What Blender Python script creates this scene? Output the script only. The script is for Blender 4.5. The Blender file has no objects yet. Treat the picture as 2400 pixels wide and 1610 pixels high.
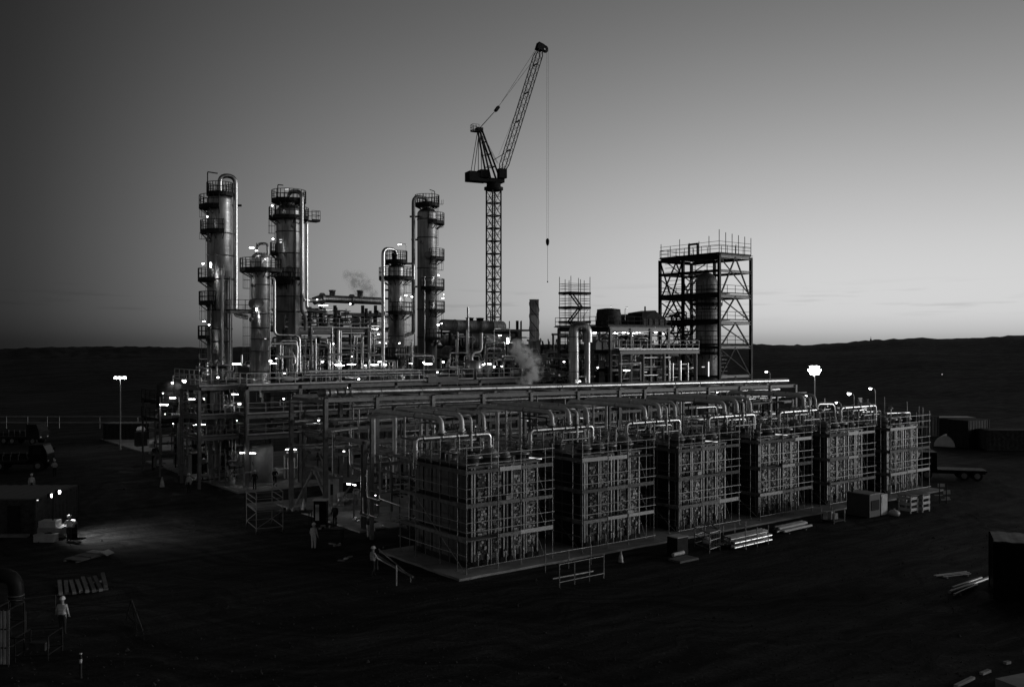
import bpy, bmesh, math, random
from mathutils import Vector, Matrix, noise
RND = random.Random(7)
sc = bpy.context.scene
COL = sc.collection
PI = math.pi
rad = math.radians

# ---------------------------------------------------------------- camera
# the plant's own axes are the world axes: x runs along the pipe rack, y away from the module row
TH = rad(37.4)
FPX = 2186.0
FW = Vector((math.sin(TH), math.cos(TH), 0))
RT = Vector((math.cos(TH), -math.sin(TH), 0))
_d0 = 13.7 * FPX / 545
CAM = -(FW * _d0 + RT * ((1093 - 1200) / FPX * _d0))
CAM.z = 13.7
cam = bpy.data.objects.new('camera', bpy.data.cameras.new('camera'))
COL.objects.link(cam)
cam.data.sensor_width = 36
cam.data.lens = 36 * FPX / 2400
cam.data.clip_end = 9000
cam.location = CAM
cam.rotation_euler = (PI / 2, 0, -TH)
sc.camera = cam

# ---------------------------------------------------------------- dusk sky, last light of the sun, exposure
SUN_AZ = TH + rad(85)          # clockwise from +Y
w = bpy.data.worlds.new('World')
sc.world = w
w.use_nodes = True
nt = w.node_tree
nt.nodes.clear()
def N(t, **k):
    n = nt.nodes.new('ShaderNode' + t)
    for a, b in k.items():
        setattr(n, a, b)
    return n
def L(a, b):
    nt.links.new(a, b)
tc = N('TexCoord')
sky = N('TexSky', sky_type='NISHITA', sun_disc=False)
sky.sun_elevation = rad(3.0)
sky.sun_rotation = SUN_AZ
vt = N('VectorMath', operation='MULTIPLY_ADD')
vt.inputs[1].default_value = (1, 1, 1)
vt.inputs[2].default_value = (0, 0, 0.055)
L(tc.outputs['Generated'], vt.inputs[0])
L(vt.outputs[0], sky.inputs[0])
bw = N('RGBToBW')
L(sky.outputs[0], bw.inputs[0])
# twilight arch: brighter round the sunset, darker on the far side of the sky
sp = N('SeparateXYZ')
L(tc.outputs['Generated'], sp.inputs[0])
rot = N('VectorRotate', rotation_type='Z_AXIS')
rot.inputs['Angle'].default_value = TH
L(tc.outputs['Generated'], rot.inputs['Vector'])
s2 = N('SeparateXYZ')
L(rot.outputs[0], s2.inputs[0])
az = N('Math', operation='ARCTAN2')
L(s2.outputs[0], az.inputs[0])
L(s2.outputs[1], az.inputs[1])
mr = N('MapRange')
mr.inputs[1].default_value = -PI
mr.inputs[2].default_value = PI
L(az.outputs[0], mr.inputs[0])
cr = N('ValToRGB')
cr.color_ramp.interpolation = 'B_SPLINE'
el = cr.color_ramp.elements
stops = [(-180, .2), (-130, .17), (-90, .11), (-60, .06), (-45, .045), (-34, .03), (-29, .042), (-25, .09), (-20, .215), (-15, .37), (-10, .53), (-5, .67), (0, .79), (6, .93), (12, 1.0), (18, .98), (24, .9), (30, .8), (45, .75), (100, .75), (135, .45), (180, .2)]
el[0].position, el[1].position = 0, 1
for i, (a, c) in enumerate(stops):
    p = (a + 180) / 360
    e = el[0] if i == 0 else el[-1] if i == len(stops) - 1 else el.new(p)
    e.color = (c, c, c, 1)
L(mr.outputs[0], cr.inputs[0])
# and it fades towards the zenith
er = N('ValToRGB')
er.color_ramp.interpolation = 'B_SPLINE'
ee = er.color_ramp.elements
es = [(0, .5), (.012, .74), (.03, .95), (.07, 1.0), (.12, 1.0), (.2, .82), (.28, .62), (.35, .48), (.5, .4), (.7, .28), (1, .2)]
for i, (a, c) in enumerate(es):
    e = ee[0] if i == 0 else ee[-1] if i == len(es) - 1 else ee.new(a)
    e.position = a
    e.color = (c, c, c, 1)
L(sp.outputs[2], er.inputs[0])
mu = N('Math', operation='MULTIPLY')
L(bw.outputs[0], mu.inputs[0])
pr_ = N('MapRange')
pr_.inputs[2].default_value = .35
pr_.inputs[3].default_value, pr_.inputs[4].default_value = 1.0, .65
L(sp.outputs[2], pr_.inputs[0])
pw = N('Math', operation='POWER')
L(cr.outputs[0], pw.inputs[0])
L(pr_.outputs[0], pw.inputs[1])
L(pw.outputs[0], mu.inputs[1])
m0 = N('Math', operation='MULTIPLY')
L(mu.outputs[0], m0.inputs[0])
L(er.outputs[0], m0.inputs[1])
# thin bars of evening cloud low over the hills
mp = N('Mapping')
mp.inputs['Scale'].default_value = (4, 4, 55)
L(tc.outputs['Generated'], mp.inputs[0])
nz = N('TexNoise')
nz.inputs['Scale'].default_value = 3.0
nz.inputs['Detail'].default_value = 4
L(mp.outputs[0], nz.inputs[0])
n2 = N('MapRange')
n2.inputs[1].default_value, n2.inputs[2].default_value = .56, .72
L(nz.outputs[0], n2.inputs[0])
bd = N('ValToRGB')
bd.color_ramp.interpolation = 'EASE'
be = bd.color_ramp.elements
be[0].position, be[1].position = .02, .07
be[0].color = (0, 0, 0, 1); be[1].color = (0, 0, 0, 1)
e = be.new(.042); e.color = (.17, .17, .17, 1)
L(sp.outputs[2], bd.inputs[0])
m2 = N('Math', operation='MULTIPLY'); L(n2.outputs[0], m2.inputs[0]); L(bd.outputs[0], m2.inputs[1])
m3 = N('Math', operation='SUBTRACT'); m3.inputs[0].default_value = 1; L(m2.outputs[0], m3.inputs[1])
m4 = N('Math', operation='MULTIPLY'); L(m0.outputs[0], m4.inputs[0]); L(m3.outputs[0], m4.inputs[1])
bg = N('Background')
bg.inputs[1].default_value = 0.12
L(m4.outputs[0], bg.inputs[0])
wo = N('OutputWorld')
L(bg.outputs[0], wo.inputs[0])

sun = bpy.data.objects.new('sun', bpy.data.lights.new('sun', 'SUN'))
COL.objects.link(sun)
sun.data.energy = 0.32
sun.data.angle = rad(14)
sun.data.color = (1, 1, 1)
_sd = Vector((math.sin(SUN_AZ), math.cos(SUN_AZ), math.tan(rad(4))))
sun.rotation_euler = _sd.to_track_quat('Z', 'Y').to_euler()

sc.view_settings.view_transform = 'Standard'
sc.view_settings.look = 'None'
sc.view_settings.exposure = 1.54
sc.view_settings.gamma = 1
sc.render.engine = 'CYCLES'
cy = sc.cycles
cy.max_bounces = 5
cy.diffuse_bounces = 2
cy.glossy_bounces = 3
cy.transparent_max_bounces = 6
cy.volume_bounces = 2
cy.sample_clamp_indirect = 4
cy.use_denoising = True
cy.caustics_reflective = False
cy.caustics_refractive = False

# ---------------------------------------------------------------- materials (all grey: the picture is monochrome)
def mat(name, col, metal=0.0, rough=0.6, var=0.25, scale=1.5, bump=0.0, bscale=20, emit=0, seam=0.0, seam_axis=2, streak=0.0):
    m = bpy.data.materials.new(name)
    m.use_nodes = True
    t = m.node_tree
    b = t.nodes['Principled BSDF']
    def n(k, **kw):
        q = t.nodes.new('ShaderNode' + k)
        for a, c in kw.items():
            setattr(q, a, c)
        return q
    l = t.links.new
    if emit:
        b.inputs['Base Color'].default_value = (.8, .8, .8, 1)
        b.inputs['Emission Color'].default_value = (1, 1, 1, 1)
        b.inputs['Emission Strength'].default_value = emit
        return m
    g = n('NewGeometry')
    oi = n('ObjectInfo')
    a1 = n('TexNoise')
    a1.inputs['Scale'].default_value = scale
    a1.inputs['Detail'].default_value = 5
    a1.inputs['Roughness'].default_value = .65
    l(g.outputs['Position'], a1.inputs['Vector'])
    r = n('MapRange')
    r.inputs[1].default_value, r.inputs[2].default_value = .3, .7
    r.inputs[3].default_value, r.inputs[4].default_value = col * (1 - var), col * (1 + var)
    l(a1.outputs[0], r.inputs[0])
    # each piece a little lighter or darker than the next
    r2 = n('MapRange')
    r2.inputs[3].default_value, r2.inputs[4].default_value = 1 - var * .8, 1 + var * .8
    l(oi.outputs['Random'], r2.inputs[0])
    mm = n('Math', operation='MULTIPLY')
    l(r.outputs[0], mm.inputs[0]); l(r2.outputs[0], mm.inputs[1])
    base = mm.outputs[0]
    if streak:
        # rain streaks and stains running down the sheets
        ms = n('Mapping'); ms.inputs['Scale'].default_value = (3.2, 3.2, .16)
        l(g.outputs['Position'], ms.inputs[0])
        a3 = n('TexNoise'); a3.inputs['Scale'].default_value = 1.6; a3.inputs['Detail'].default_value = 6; a3.inputs['Roughness'].default_value = .7
        l(ms.outputs[0], a3.inputs['Vector'])
        r3 = n('MapRange'); r3.inputs[1].default_value, r3.inputs[2].default_value = .38, .62
        r3.inputs[3].default_value, r3.inputs[4].default_value = 1 - streak, 1 + streak * .5
        l(a3.outputs[0], r3.inputs[0])
        m3_ = n('Math', operation='MULTIPLY'); l(base, m3_.inputs[0]); l(r3.outputs[0], m3_.inputs[1]); base = m3_.outputs[0]
    l(base, b.inputs['Base Color'])
    b.inputs['Metallic'].default_value = metal
    if metal < .5: b.inputs['Specular IOR Level'].default_value = .25 if col > .06 else .06
    rr = n('MapRange')
    rr.inputs[1].default_value, rr.inputs[2].default_value = .3, .7
    rr.inputs[3].default_value, rr.inputs[4].default_value = max(.05, rough - .1), min(1, rough + .1)
    l(a1.outputs[0], rr.inputs[0])
    l(rr.outputs[0], b.inputs['Roughness'])
    h = None
    if bump:
        a2 = n('TexNoise')
        a2.inputs['Scale'].default_value = bscale
        a2.inputs['Detail'].default_value = 4
        l(g.outputs['Position'], a2.inputs['Vector'])
        h = a2.outputs[0]
    if seam:
        # overlapping sheets of cladding: a fine lip every `seam` metres
        s = n('SeparateXYZ')
        l(g.outputs['Position'], s.inputs[0])
        d = n('Math', operation='DIVIDE'); d.inputs[1].default_value = seam
        l(s.outputs[seam_axis], d.inputs[0])
        f = n('Math', operation='FRACT'); l(d.outputs[0], f.inputs[0])
        p = n('Math', operation='POWER'); p.inputs[1].default_value = 14
        l(f.outputs[0], p.inputs[0])
        if h is not None:
            q = n('Math', operation='MULTIPLY_ADD'); q.inputs[1].default_value = .35
            l(h, q.inputs[0]); l(p.outputs[0], q.inputs[2]); h = q.outputs[0]
        else:
            h = p.outputs[0]
    if h is not None:
        bp = n('Bump')
        bp.inputs['Strength'].default_value = bump or .6
        bp.inputs['Distance'].default_value = .03
        l(h, bp.inputs['Height'])
        l(bp.outputs[0], b.inputs['Normal'])
    return m

M = dict(
    clad=mat('aluminium_cladding', .46, 1.0, .38, .2, .8, .22, 2.2, seam=.9, streak=.4),
    pclad=mat('pipe_cladding', .50, 1.0, .33, .2, 2, .1, 8),
    opipe=mat('matt_cladding', .58, .3, .45, .2, 2, .1, 8),
    galv=mat('galvanised_steel', .27, .8, .42, .3, 3),
    tube=mat('scaffold_tube', .25, .8, .42, .3, 3),
    steel=mat('painted_steel', .19, .1, .5, .3, 2),
    dark=mat('dark_steel', .022, .2, .5, .35, 2),
    black=mat('black_paint', .006, .0, .5, .3, 3),
    deck=mat('deck_grating', .035, .5, .6, .3, 4),
    plank=mat('scaffold_board', .17, 0, .8, .45, 2.5, .2, 30),
    conc=mat('concrete', .24, 0, .88, .35, .7, .3, 6),
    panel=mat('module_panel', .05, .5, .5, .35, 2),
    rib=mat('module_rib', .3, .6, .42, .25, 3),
    plate=mat('exchanger_plate', .16, .4, .5, .45, 9),
    crane=mat('crane_paint', .02, 0, .6, .3, 2),
    plate_d=mat('exchanger_plate_dark', .05, .3, .55, .4, 9),
    plate_l=mat('exchanger_plate_light', .36, .3, .5, .4, 9),
    stack=mat('chimney_steel', .36, .2, .6, .3, 1, .2, 4, streak=.45),
    vessel=mat('vessel_steel', .24, .3, .55, .3, 1, .15, 3, seam=1.6, streak=.5),
    white=mat('white_paint', .5, 0, .55, .15, 3),
    tank=mat('pale_tank', .4, .1, .5, .2, 2),
    timber=mat('timber', .16, 0, .85, .4, 3, .25, 25),
    hivis=mat('hi_vis_cloth', .45, 0, .85, .15, 10),
    reflect=mat('reflective_tape', .6, .3, .35, .05, 5),
    overall=mat('pale_overall', .42, 0, .9, .25, 12),
    cloth=mat('dark_cloth', .03, 0, .9, .3, 12),
    skin=mat('skin', .28, 0, .6, .1, 8),
    boot=mat('boot', .02, 0, .7, .2, 8),
    helmet=mat('helmet', .62, 0, .4, .08, 5),
    glass=mat('dark_glass', .02, 0, .12, .2, 2),
    rubber=mat('rubber', .02, 0, .8, .3, 5),
    corr=mat('container_steel', .10, .1, .6, .3, 1.5),
    rust=mat('weathered_steel', .05, .2, .7, .5, 3),
    lamp=mat('lit_tube', 1, emit=11),
    lamp2=mat('lit_lamp', 1, emit=7),
    flood=mat('lit_floodlight', 1, emit=22),
    dim=mat('dim_lamp', 1, emit=.36),
)

# ---------------------------------------------------------------- placing
def at(u, v, x=None, y=None, z=None, d=None):
    """the point of the place seen at photo position (u, v) on a given plane or at a given distance"""
    D = FW + RT * ((u - 1200) / FPX) + Vector((0, 0, (805 - v) / FPX))
    if d is not None: k = d
    elif x is not None: k = (x - CAM.x) / D.x
    elif y is not None: k = (y - CAM.y) / D.y
    else: k = (z - CAM.z) / D.z
    return CAM + D * k
def V(*a):
    return Vector(a)
MW = {}
def put(name, data, mtx, par=None):
    o = bpy.data.objects.new(name, data)
    COL.objects.link(o)
    if par is not None:
        o.parent = par
        o.matrix_parent_inverse = MW[par].inverted()
    o.matrix_basis = mtx
    MW[o] = mtx
    return o
def tag(o, label, cat, group=None, kind=None):
    if label: o['label'] = label
    if cat: o['category'] = cat
    if group: o['group'] = group
    if kind: o['kind'] = kind
    return o
def thing(name, loc, label, cat, group=None, rz=0):
    o = put(name, None, Matrix.Translation(Vector(loc)) @ Matrix.Rotation(rz, 4, 'Z'))
    o.empty_display_size = .2
    return tag(o, label, cat, group)
def structure(o):
    o['kind'] = 'structure'
    return o

# ---------------------------------------------------------------- shapes
UNIT = {}
def mesh_from(name, vs, fs, m, smooth=False, mats=None, mi=None):
    me = bpy.data.meshes.new(name)
    me.from_pydata([tuple(v) for v in vs], [], fs)
    for q in (mats or [m]):
        me.materials.append(M[q])
    if smooth:
        me.polygons.foreach_set('use_smooth', [True] * len(me.polygons))
    if mi:
        me.polygons.foreach_set('material_index', mi)
    me.update()
    return me
def unit(kind, m):
    k = (kind, m)
    if k in UNIT: return UNIT[k]
    if kind[0] == 'c':                     # cylinder, radius 1, z 0..1
        n = int(kind[1:])
        vs = [(math.cos(2 * PI * i / n), math.sin(2 * PI * i / n), z) for z in (0, 1) for i in range(n)]
        fs = [(i, (i + 1) % n, n + (i + 1) % n, n + i) for i in range(n)] + [tuple(range(n))[::-1], tuple(range(n, 2 * n))]
        me = mesh_from('round_bar_' + m, vs, fs, m)
        me.polygons.foreach_set('use_smooth', [True] * n + [False, False])
    elif kind == 'b':                      # box centred, z 0..1 along the piece
        vs = [(x, y, z) for z in (0, 1) for x, y in ((-.5, -.5), (.5, -.5), (.5, .5), (-.5, .5))]
        fs = [(3, 2, 1, 0), (4, 5, 6, 7), (0, 1, 5, 4), (1, 2, 6, 5), (2, 3, 7, 6), (3, 0, 4, 7)]
        me = mesh_from('square_bar_' + m, vs, fs, m)
    elif kind == 'i':                      # rolled I section, flanges in x, web in y
        f, t = .12, .07
        pr = [(-.5, -.5), (.5, -.5), (.5, -.5 + f), (t, -.5 + f), (t, .5 - f), (.5, .5 - f), (.5, .5), (-.5, .5), (-.5, .5 - f), (-t, .5 - f), (-t, -.5 + f), (-.5, -.5 + f)]
        n = 12
        vs = [(x, y, z) for z in (0, 1) for x, y in pr]
        fs = [(i, (i + 1) % n, n + (i + 1) % n, n + i) for i in range(n)] + [tuple(range(n))[::-1], tuple(range(n, 2 * n))]
        me = mesh_from('rolled_section_' + m, vs, fs, m)
    UNIT[k] = me
    return me
def frame_to(p, q, up=None):
    d = (q - p)
    ln = d.length or 1e-6
    z = d / ln
    u = Vector(up) if up else (V(0, 0, 1) if abs(z.z) < .95 else V(0, 1, 0))
    x = u.cross(z).normalized()
    y = z.cross(x)
    m = Matrix((x, y, z)).transposed().to_4x4()
    return Matrix.Translation(p) @ m, ln
def tube(par, name, p, q, r, m='tube', n=8):
    p, q = Vector(p), Vector(q)
    f, ln = frame_to(p, q)
    return put(name, unit('c%d' % n, m), f @ Matrix.Diagonal((r, r, ln, 1)), par)
def bar(par, name, p, q, wd, ht, m='steel', kind='b', up=None):
    """box or I bar from p to q; ht is its size along the up direction"""
    p, q = Vector(p), Vector(q)
    f, ln = frame_to(p, q, up)
    return put(name, unit(kind, m), f @ Matrix.Diagonal((wd, ht, ln, 1)), par)
def ibeam(par, name, p, q, wd=.2, ht=.3, m='steel', up=None):
    return bar(par, name, p, q, wd, ht, m, 'i', up)
def box(par, name, c0, c1, m='steel', rz=0):
    c0, c1 = Vector(c0), Vector(c1)
    s = c1 - c0
    c = (c0 + c1) / 2
    return put(name, unit('b', m), Matrix.Translation((c.x, c.y, c0.z)) @ Matrix.Rotation(rz, 4, 'Z') @ Matrix.Diagonal((s.x, s.y, s.z, 1)), par)
class MB:
    """collects shapes for one mesh"""
    def __init__(s):
        s.v, s.f, s.mi, s.sm = [], [], [], []
    def add(s, vs, fs, mi=0, sm=False):
        o = len(s.v)
        s.v += [tuple(v) for v in vs]
        s.f += [tuple(i + o for i in f) for f in fs]
        s.mi += [mi] * len(fs)
        s.sm += [sm] * len(fs)
    def box(s, c0, c1, mi=0, mtx=None):
        x0, y0, z0 = c0; x1, y1, z1 = c1
        vs = [Vector(q) for q in ((x0, y0, z0), (x1, y0, z0), (x1, y1, z0), (x0, y1, z0), (x0, y0, z1), (x1, y0, z1), (x1, y1, z1), (x0, y1, z1))]
        if mtx is not None: vs = [mtx @ q for q in vs]
        s.add(vs, [(3, 2, 1, 0), (4, 5, 6, 7), (0, 1, 5, 4), (1, 2, 6, 5), (2, 3, 7, 6), (3, 0, 4, 7)], mi)
    def bar(s, p, q, wd, ht=None, mi=0):
        f, ln = frame_to(Vector(p), Vector(q))
        ht = ht or wd
        s.box((-wd / 2, -ht / 2, 0), (wd / 2, ht / 2, ln), mi, f)
    def rod(s, p, q, r, n=6, mi=0, r2=None):
        f, ln = frame_to(Vector(p), Vector(q))
        r2 = r if r2 is None else r2
        vs = [f @ V(math.cos(2 * PI * i / n) * rr, math.sin(2 * PI * i / n) * rr, z) for z, rr in ((0, r), (ln, r2)) for i in range(n)]
        s.add(vs, [(i, (i + 1) % n, n + (i + 1) % n, n + i) for i in range(n)], mi, True)
        s.add(vs, [tuple(range(n))[::-1], tuple(range(n, 2 * n))], mi)
    def lathe(s, prof, n=20, mtx=None, mi=0):
        vs, fs = [], []
        for r, z in prof:
            for i in range(n):
                a = 2 * PI * i / n
                p = V(r * math.cos(a), r * math.sin(a), z)
                vs.append(mtx @ p if mtx is not None else p)
        for k in range(len(prof) - 1):
            for i in range(n):
                j = (i + 1) % n
                fs.append((k * n + i, k * n + j, (k + 1) * n + j, (k + 1) * n + i))
        s.add(vs, fs, mi, True)
    def sweep(s, pts, r, n=8, bend=None, mi=0, steps=5):
        P = [Vector(p) for p in pts]
        bend = bend or r * 2.2
        path = [P[0]]
        for i in range(1, len(P) - 1):
            a, b, c = P[i - 1], P[i], P[i + 1]
            d1, d2 = (a - b), (c - b)
            k = min(bend, d1.length * .49, d2.length * .49)
            e1, e2 = b + d1.normalized() * k, b + d2.normalized() * k
            for j in range(steps + 1):
                t = j / steps
                path.append(e1 * (1 - t) ** 2 + b * 2 * t * (1 - t) + e2 * t * t)
        path.append(P[-1])
        vs = []
        x = None
        for i, p in enumerate(path):
            d = (path[min(i + 1, len(path) - 1)] - path[max(i - 1, 0)]).normalized()
            if x is None:
                u = V(0, 0, 1) if abs(d.z) < .9 else V(0, 1, 0)
                x = u.cross(d).normalized()
            else:
                x = (x - d * x.dot(d)).normalized()
            y = d.cross(x)
            for k in range(n):
                a = 2 * PI * k / n
                vs.append(p + x * (r * math.cos(a)) + y * (r * math.sin(a)))
        fs = []
        for i in range(len(path) - 1):
            for k in range(n):
                j = (k + 1) % n
                fs.append((i * n + k, i * n + j, (i + 1) * n + j, (i + 1) * n + k))
        s.add(vs, fs, mi, True)
        e = (len(path) - 1) * n
        s.add(vs, [tuple(range(n))[::-1], tuple(range(e, e + n))], mi)
    def mesh(s, name, *mats):
        me = bpy.data.meshes.new(name)
        me.from_pydata(s.v, [], s.f)
        for q in mats: me.materials.append(M[q])
        me.polygons.foreach_set('use_smooth', s.sm)
        me.polygons.foreach_set('material_index', s.mi)
        me.update()
        return me
    def build(s, par, name, *mats, mtx=None):
        return put(name, s.mesh(name, *mats), mtx or Matrix.Identity(4), par)
def pipe(par, name, pts, r, m='pclad', n=10, bend=None, flanges=()):
    b = MB()
    P = [Vector(p) for p in pts]
    o = P[0].copy()
    b.sweep([p - o for p in P], r, n, bend)
    for i, t in flanges:
        p, q = P[i] - o, P[i + 1] - o
        d = (q - p).normalized()
        c = p.lerp(q, t)
        b.rod(c - d * r * .35, c + d * r * .35, r * 1.5, n)
    return b.build(par, name, m, mtx=Matrix.Translation(o))
def lathe(par, name, loc, prof, m, n=24):
    b = MB(); b.lathe(prof, n)
    return b.build(par, name, m, mtx=Matrix.Translation(Vector(loc)))
def railing(par, pts, h=1.1, step=1.5, m='galv', toe=True, name='railing', r=.024):
    b = MB()
    r *= 1.3
    P = [Vector(p) for p in pts]
    o = P[0].copy()
    P = [p - o for p in P]
    up = V(0, 0, 1)
    for i in range(len(P) - 1):
        p, q = P[i], P[i + 1]
        n = max(1, round((q - p).length / step))
        for k in range(n + (i == len(P) - 2)):
            c = p.lerp(q, k / n)
            b.rod(c, c + up * h, r, 5)
        for z in (h * .55, h):
            b.rod(p + up * z, q + up * z, r * .9, 5)
        if toe:
            b.bar(p + up * .08, q + up * .08, .012, .15)
    return b.build(par, name, m, mtx=Matrix.Translation(o))
def drum(par, name, p, q, r, m='clad', n=20, rings=0):
    p, q = Vector(p), Vector(q)
    f, ln = frame_to(p, q)
    b = MB()
    pr = [(.001, -r * .5), (r * .5, -r * .43), (r * .85, -r * .22), (r, 0)]
    for k in range(rings):
        z = ln * (k + 1) / (rings + 1)
        pr += [(r, z - .05), (r * 1.06, z - .05), (r * 1.06, z + .05), (r, z + .05)]
    pr += [(r, ln), (r * .85, ln + r * .22), (r * .5, ln + r * .43), (.001, ln + r * .5)]
    b.lathe(pr, n)
    return b.build(par, name, m, mtx=f)
def ladder(par, x, y, z0, z1, ang, m='galv', cage=True):
    """caged ladder at (x, y), its cage opening out along the world angle ang"""
    b = MB()
    h = z1 - z0
    for s in (-.22, .22):
        b.rod((0, s, 0), (0, s, h), .02, 5)
    k = 0
    while k * .32 < h:
        b.rod((0, -.22, k * .32), (0, .22, k * .32), .012, 4); k += 1
    if cage:
        z = 2.2
        while z < h:
            pts = [(.0, -.22, z)] + [(.36 + .36 * math.sin(a), -.36 * math.cos(a), z) for a in [PI * j / 6 for j in range(7)]] + [(0, .22, z)]
            b.sweep(pts, .016, 4, .02, steps=1)
            z += .85
        if h > 2.3:
            for a in [PI * j / 4 for j in range(5)]:
                b.rod((.36 + .36 * math.sin(a), -.36 * math.cos(a), 2.2), (.36 + .36 * math.sin(a), -.36 * math.cos(a), h), .012, 4)
    return b.build(par, 'ladder', m, mtx=Matrix.Translation((x, y, z0)) @ Matrix.Rotation(ang, 4, 'Z'))
def ring_platform(par, cx, cy, z, r0, r1, a0, a1, m='dark', rail='dark', h=1.1):
    """curved platform; angles in degrees seen from the camera: 0 right, 90 away, 180 left, 270 towards"""
    n = max(6, int((a1 - a0) / 15))
    A = [rad(a0 + (a1 - a0) * i / n) - TH for i in range(n + 1)]
    b = MB()
    vs = []
    for a in A:
        c, s = math.cos(a), math.sin(a)
        vs += [(c * r0, s * r0, -.18), (c * r1, s * r1, -.18), (c * r1, s * r1, .06), (c * r0, s * r0, .06)]
    fs = []
    for i in range(n):
        for k in range(4):
            fs.append((i * 4 + k, i * 4 + (k + 1) % 4, (i + 1) * 4 + (k + 1) % 4, (i + 1) * 4 + k))
    full = a1 - a0 >= 359
    if not full: fs += [(3, 2, 1, 0), tuple(n * 4 + k for k in range(4))]
    b.add(vs, fs)
    for a in A[::2]:
        c, s = math.cos(a), math.sin(a)
        b.bar((c * r0, s * r0, -.75), (c * (r1 - .1), s * (r1 - .1), -.2), .07)
    pf = b.build(par, 'platform', m, mtx=Matrix.Translation((cx, cy, z)))
    pts = [(cx + math.cos(a) * (r1 - .04), cy + math.sin(a) * (r1 - .04), z + .06) for a in A]
    if not full:
        pts = [(cx + math.cos(A[0]) * (r0 + .05), cy + math.sin(A[0]) * (r0 + .05), z + .06)] + pts + [(cx + math.cos(A[-1]) * (r0 + .05), cy + math.sin(A[-1]) * (r0 + .05), z + .06)]
    railing(pf, pts, h, .8, rail, r=.03)
    return pf
def cang(a):
    return rad(a) - TH
def polar(cx, cy, r, a, z):
    return V(cx + r * math.cos(cang(a)), cy + r * math.sin(cang(a)), z)
# lamps: a short housing with a lit tube under it, or a round bulkhead lamp
def tube_lamp(par, p, ln=1.2, yaw=None, m='lamp', drop=0):
    p = Vector(p)
    ln *= .62
    d = RT * math.cos(yaw or 0) + FW * math.sin(yaw or 0)
    o = bar(par, 'lamp', p - d * ln / 2 + V(0, 0, .07), p + d * ln / 2 + V(0, 0, .07), .1, .05, 'steel')
    tube(o, 'lit_tube', p - d * ln * .48, p + d * ln * .48, .034, m, 6)
    if drop:
        tube(par, 'lamp_post', p + V(0, 0, .1), p + V(0, 0, .1 - drop), .03, 'galv', 6)
    return o
BULB = {}
def bulb(par, p, r=.14, m='lamp2', post=0):
    k = m
    if k not in BULB:
        b = MB(); b.lathe([(.001, -1), (.5, -.86), (.87, -.5), (1, 0), (.8, .35), (.3, .5), (.001, .5)], 10)
        BULB[k] = b.mesh('bulkhead_lamp', m)
        b = MB(); b.lathe([(1.15, .3), (.9, .75), (.25, .95), (.001, .95)], 10)
        BULB['cap'] = b.mesh('lamp_cap', 'steel')
    r *= .72
    mt = Matrix.Translation(Vector(p)) @ Matrix.Diagonal((r, r, r, 1))
    o = put('lamp', BULB['cap'], mt, par)
    put('lit_bulb', BULB[k], mt, o)
    if post:
        tube(par, 'lamp_post', Vector(p) + V(0, 0, r * .8), Vector(p) + V(0, 0, -post), .03, 'galv', 6)
    return o
ORD = ['first', 'second', 'third', 'fourth', 'fifth', 'sixth', 'seventh', 'eighth', 'ninth', 'tenth', 'eleventh', 'twelfth']

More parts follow.
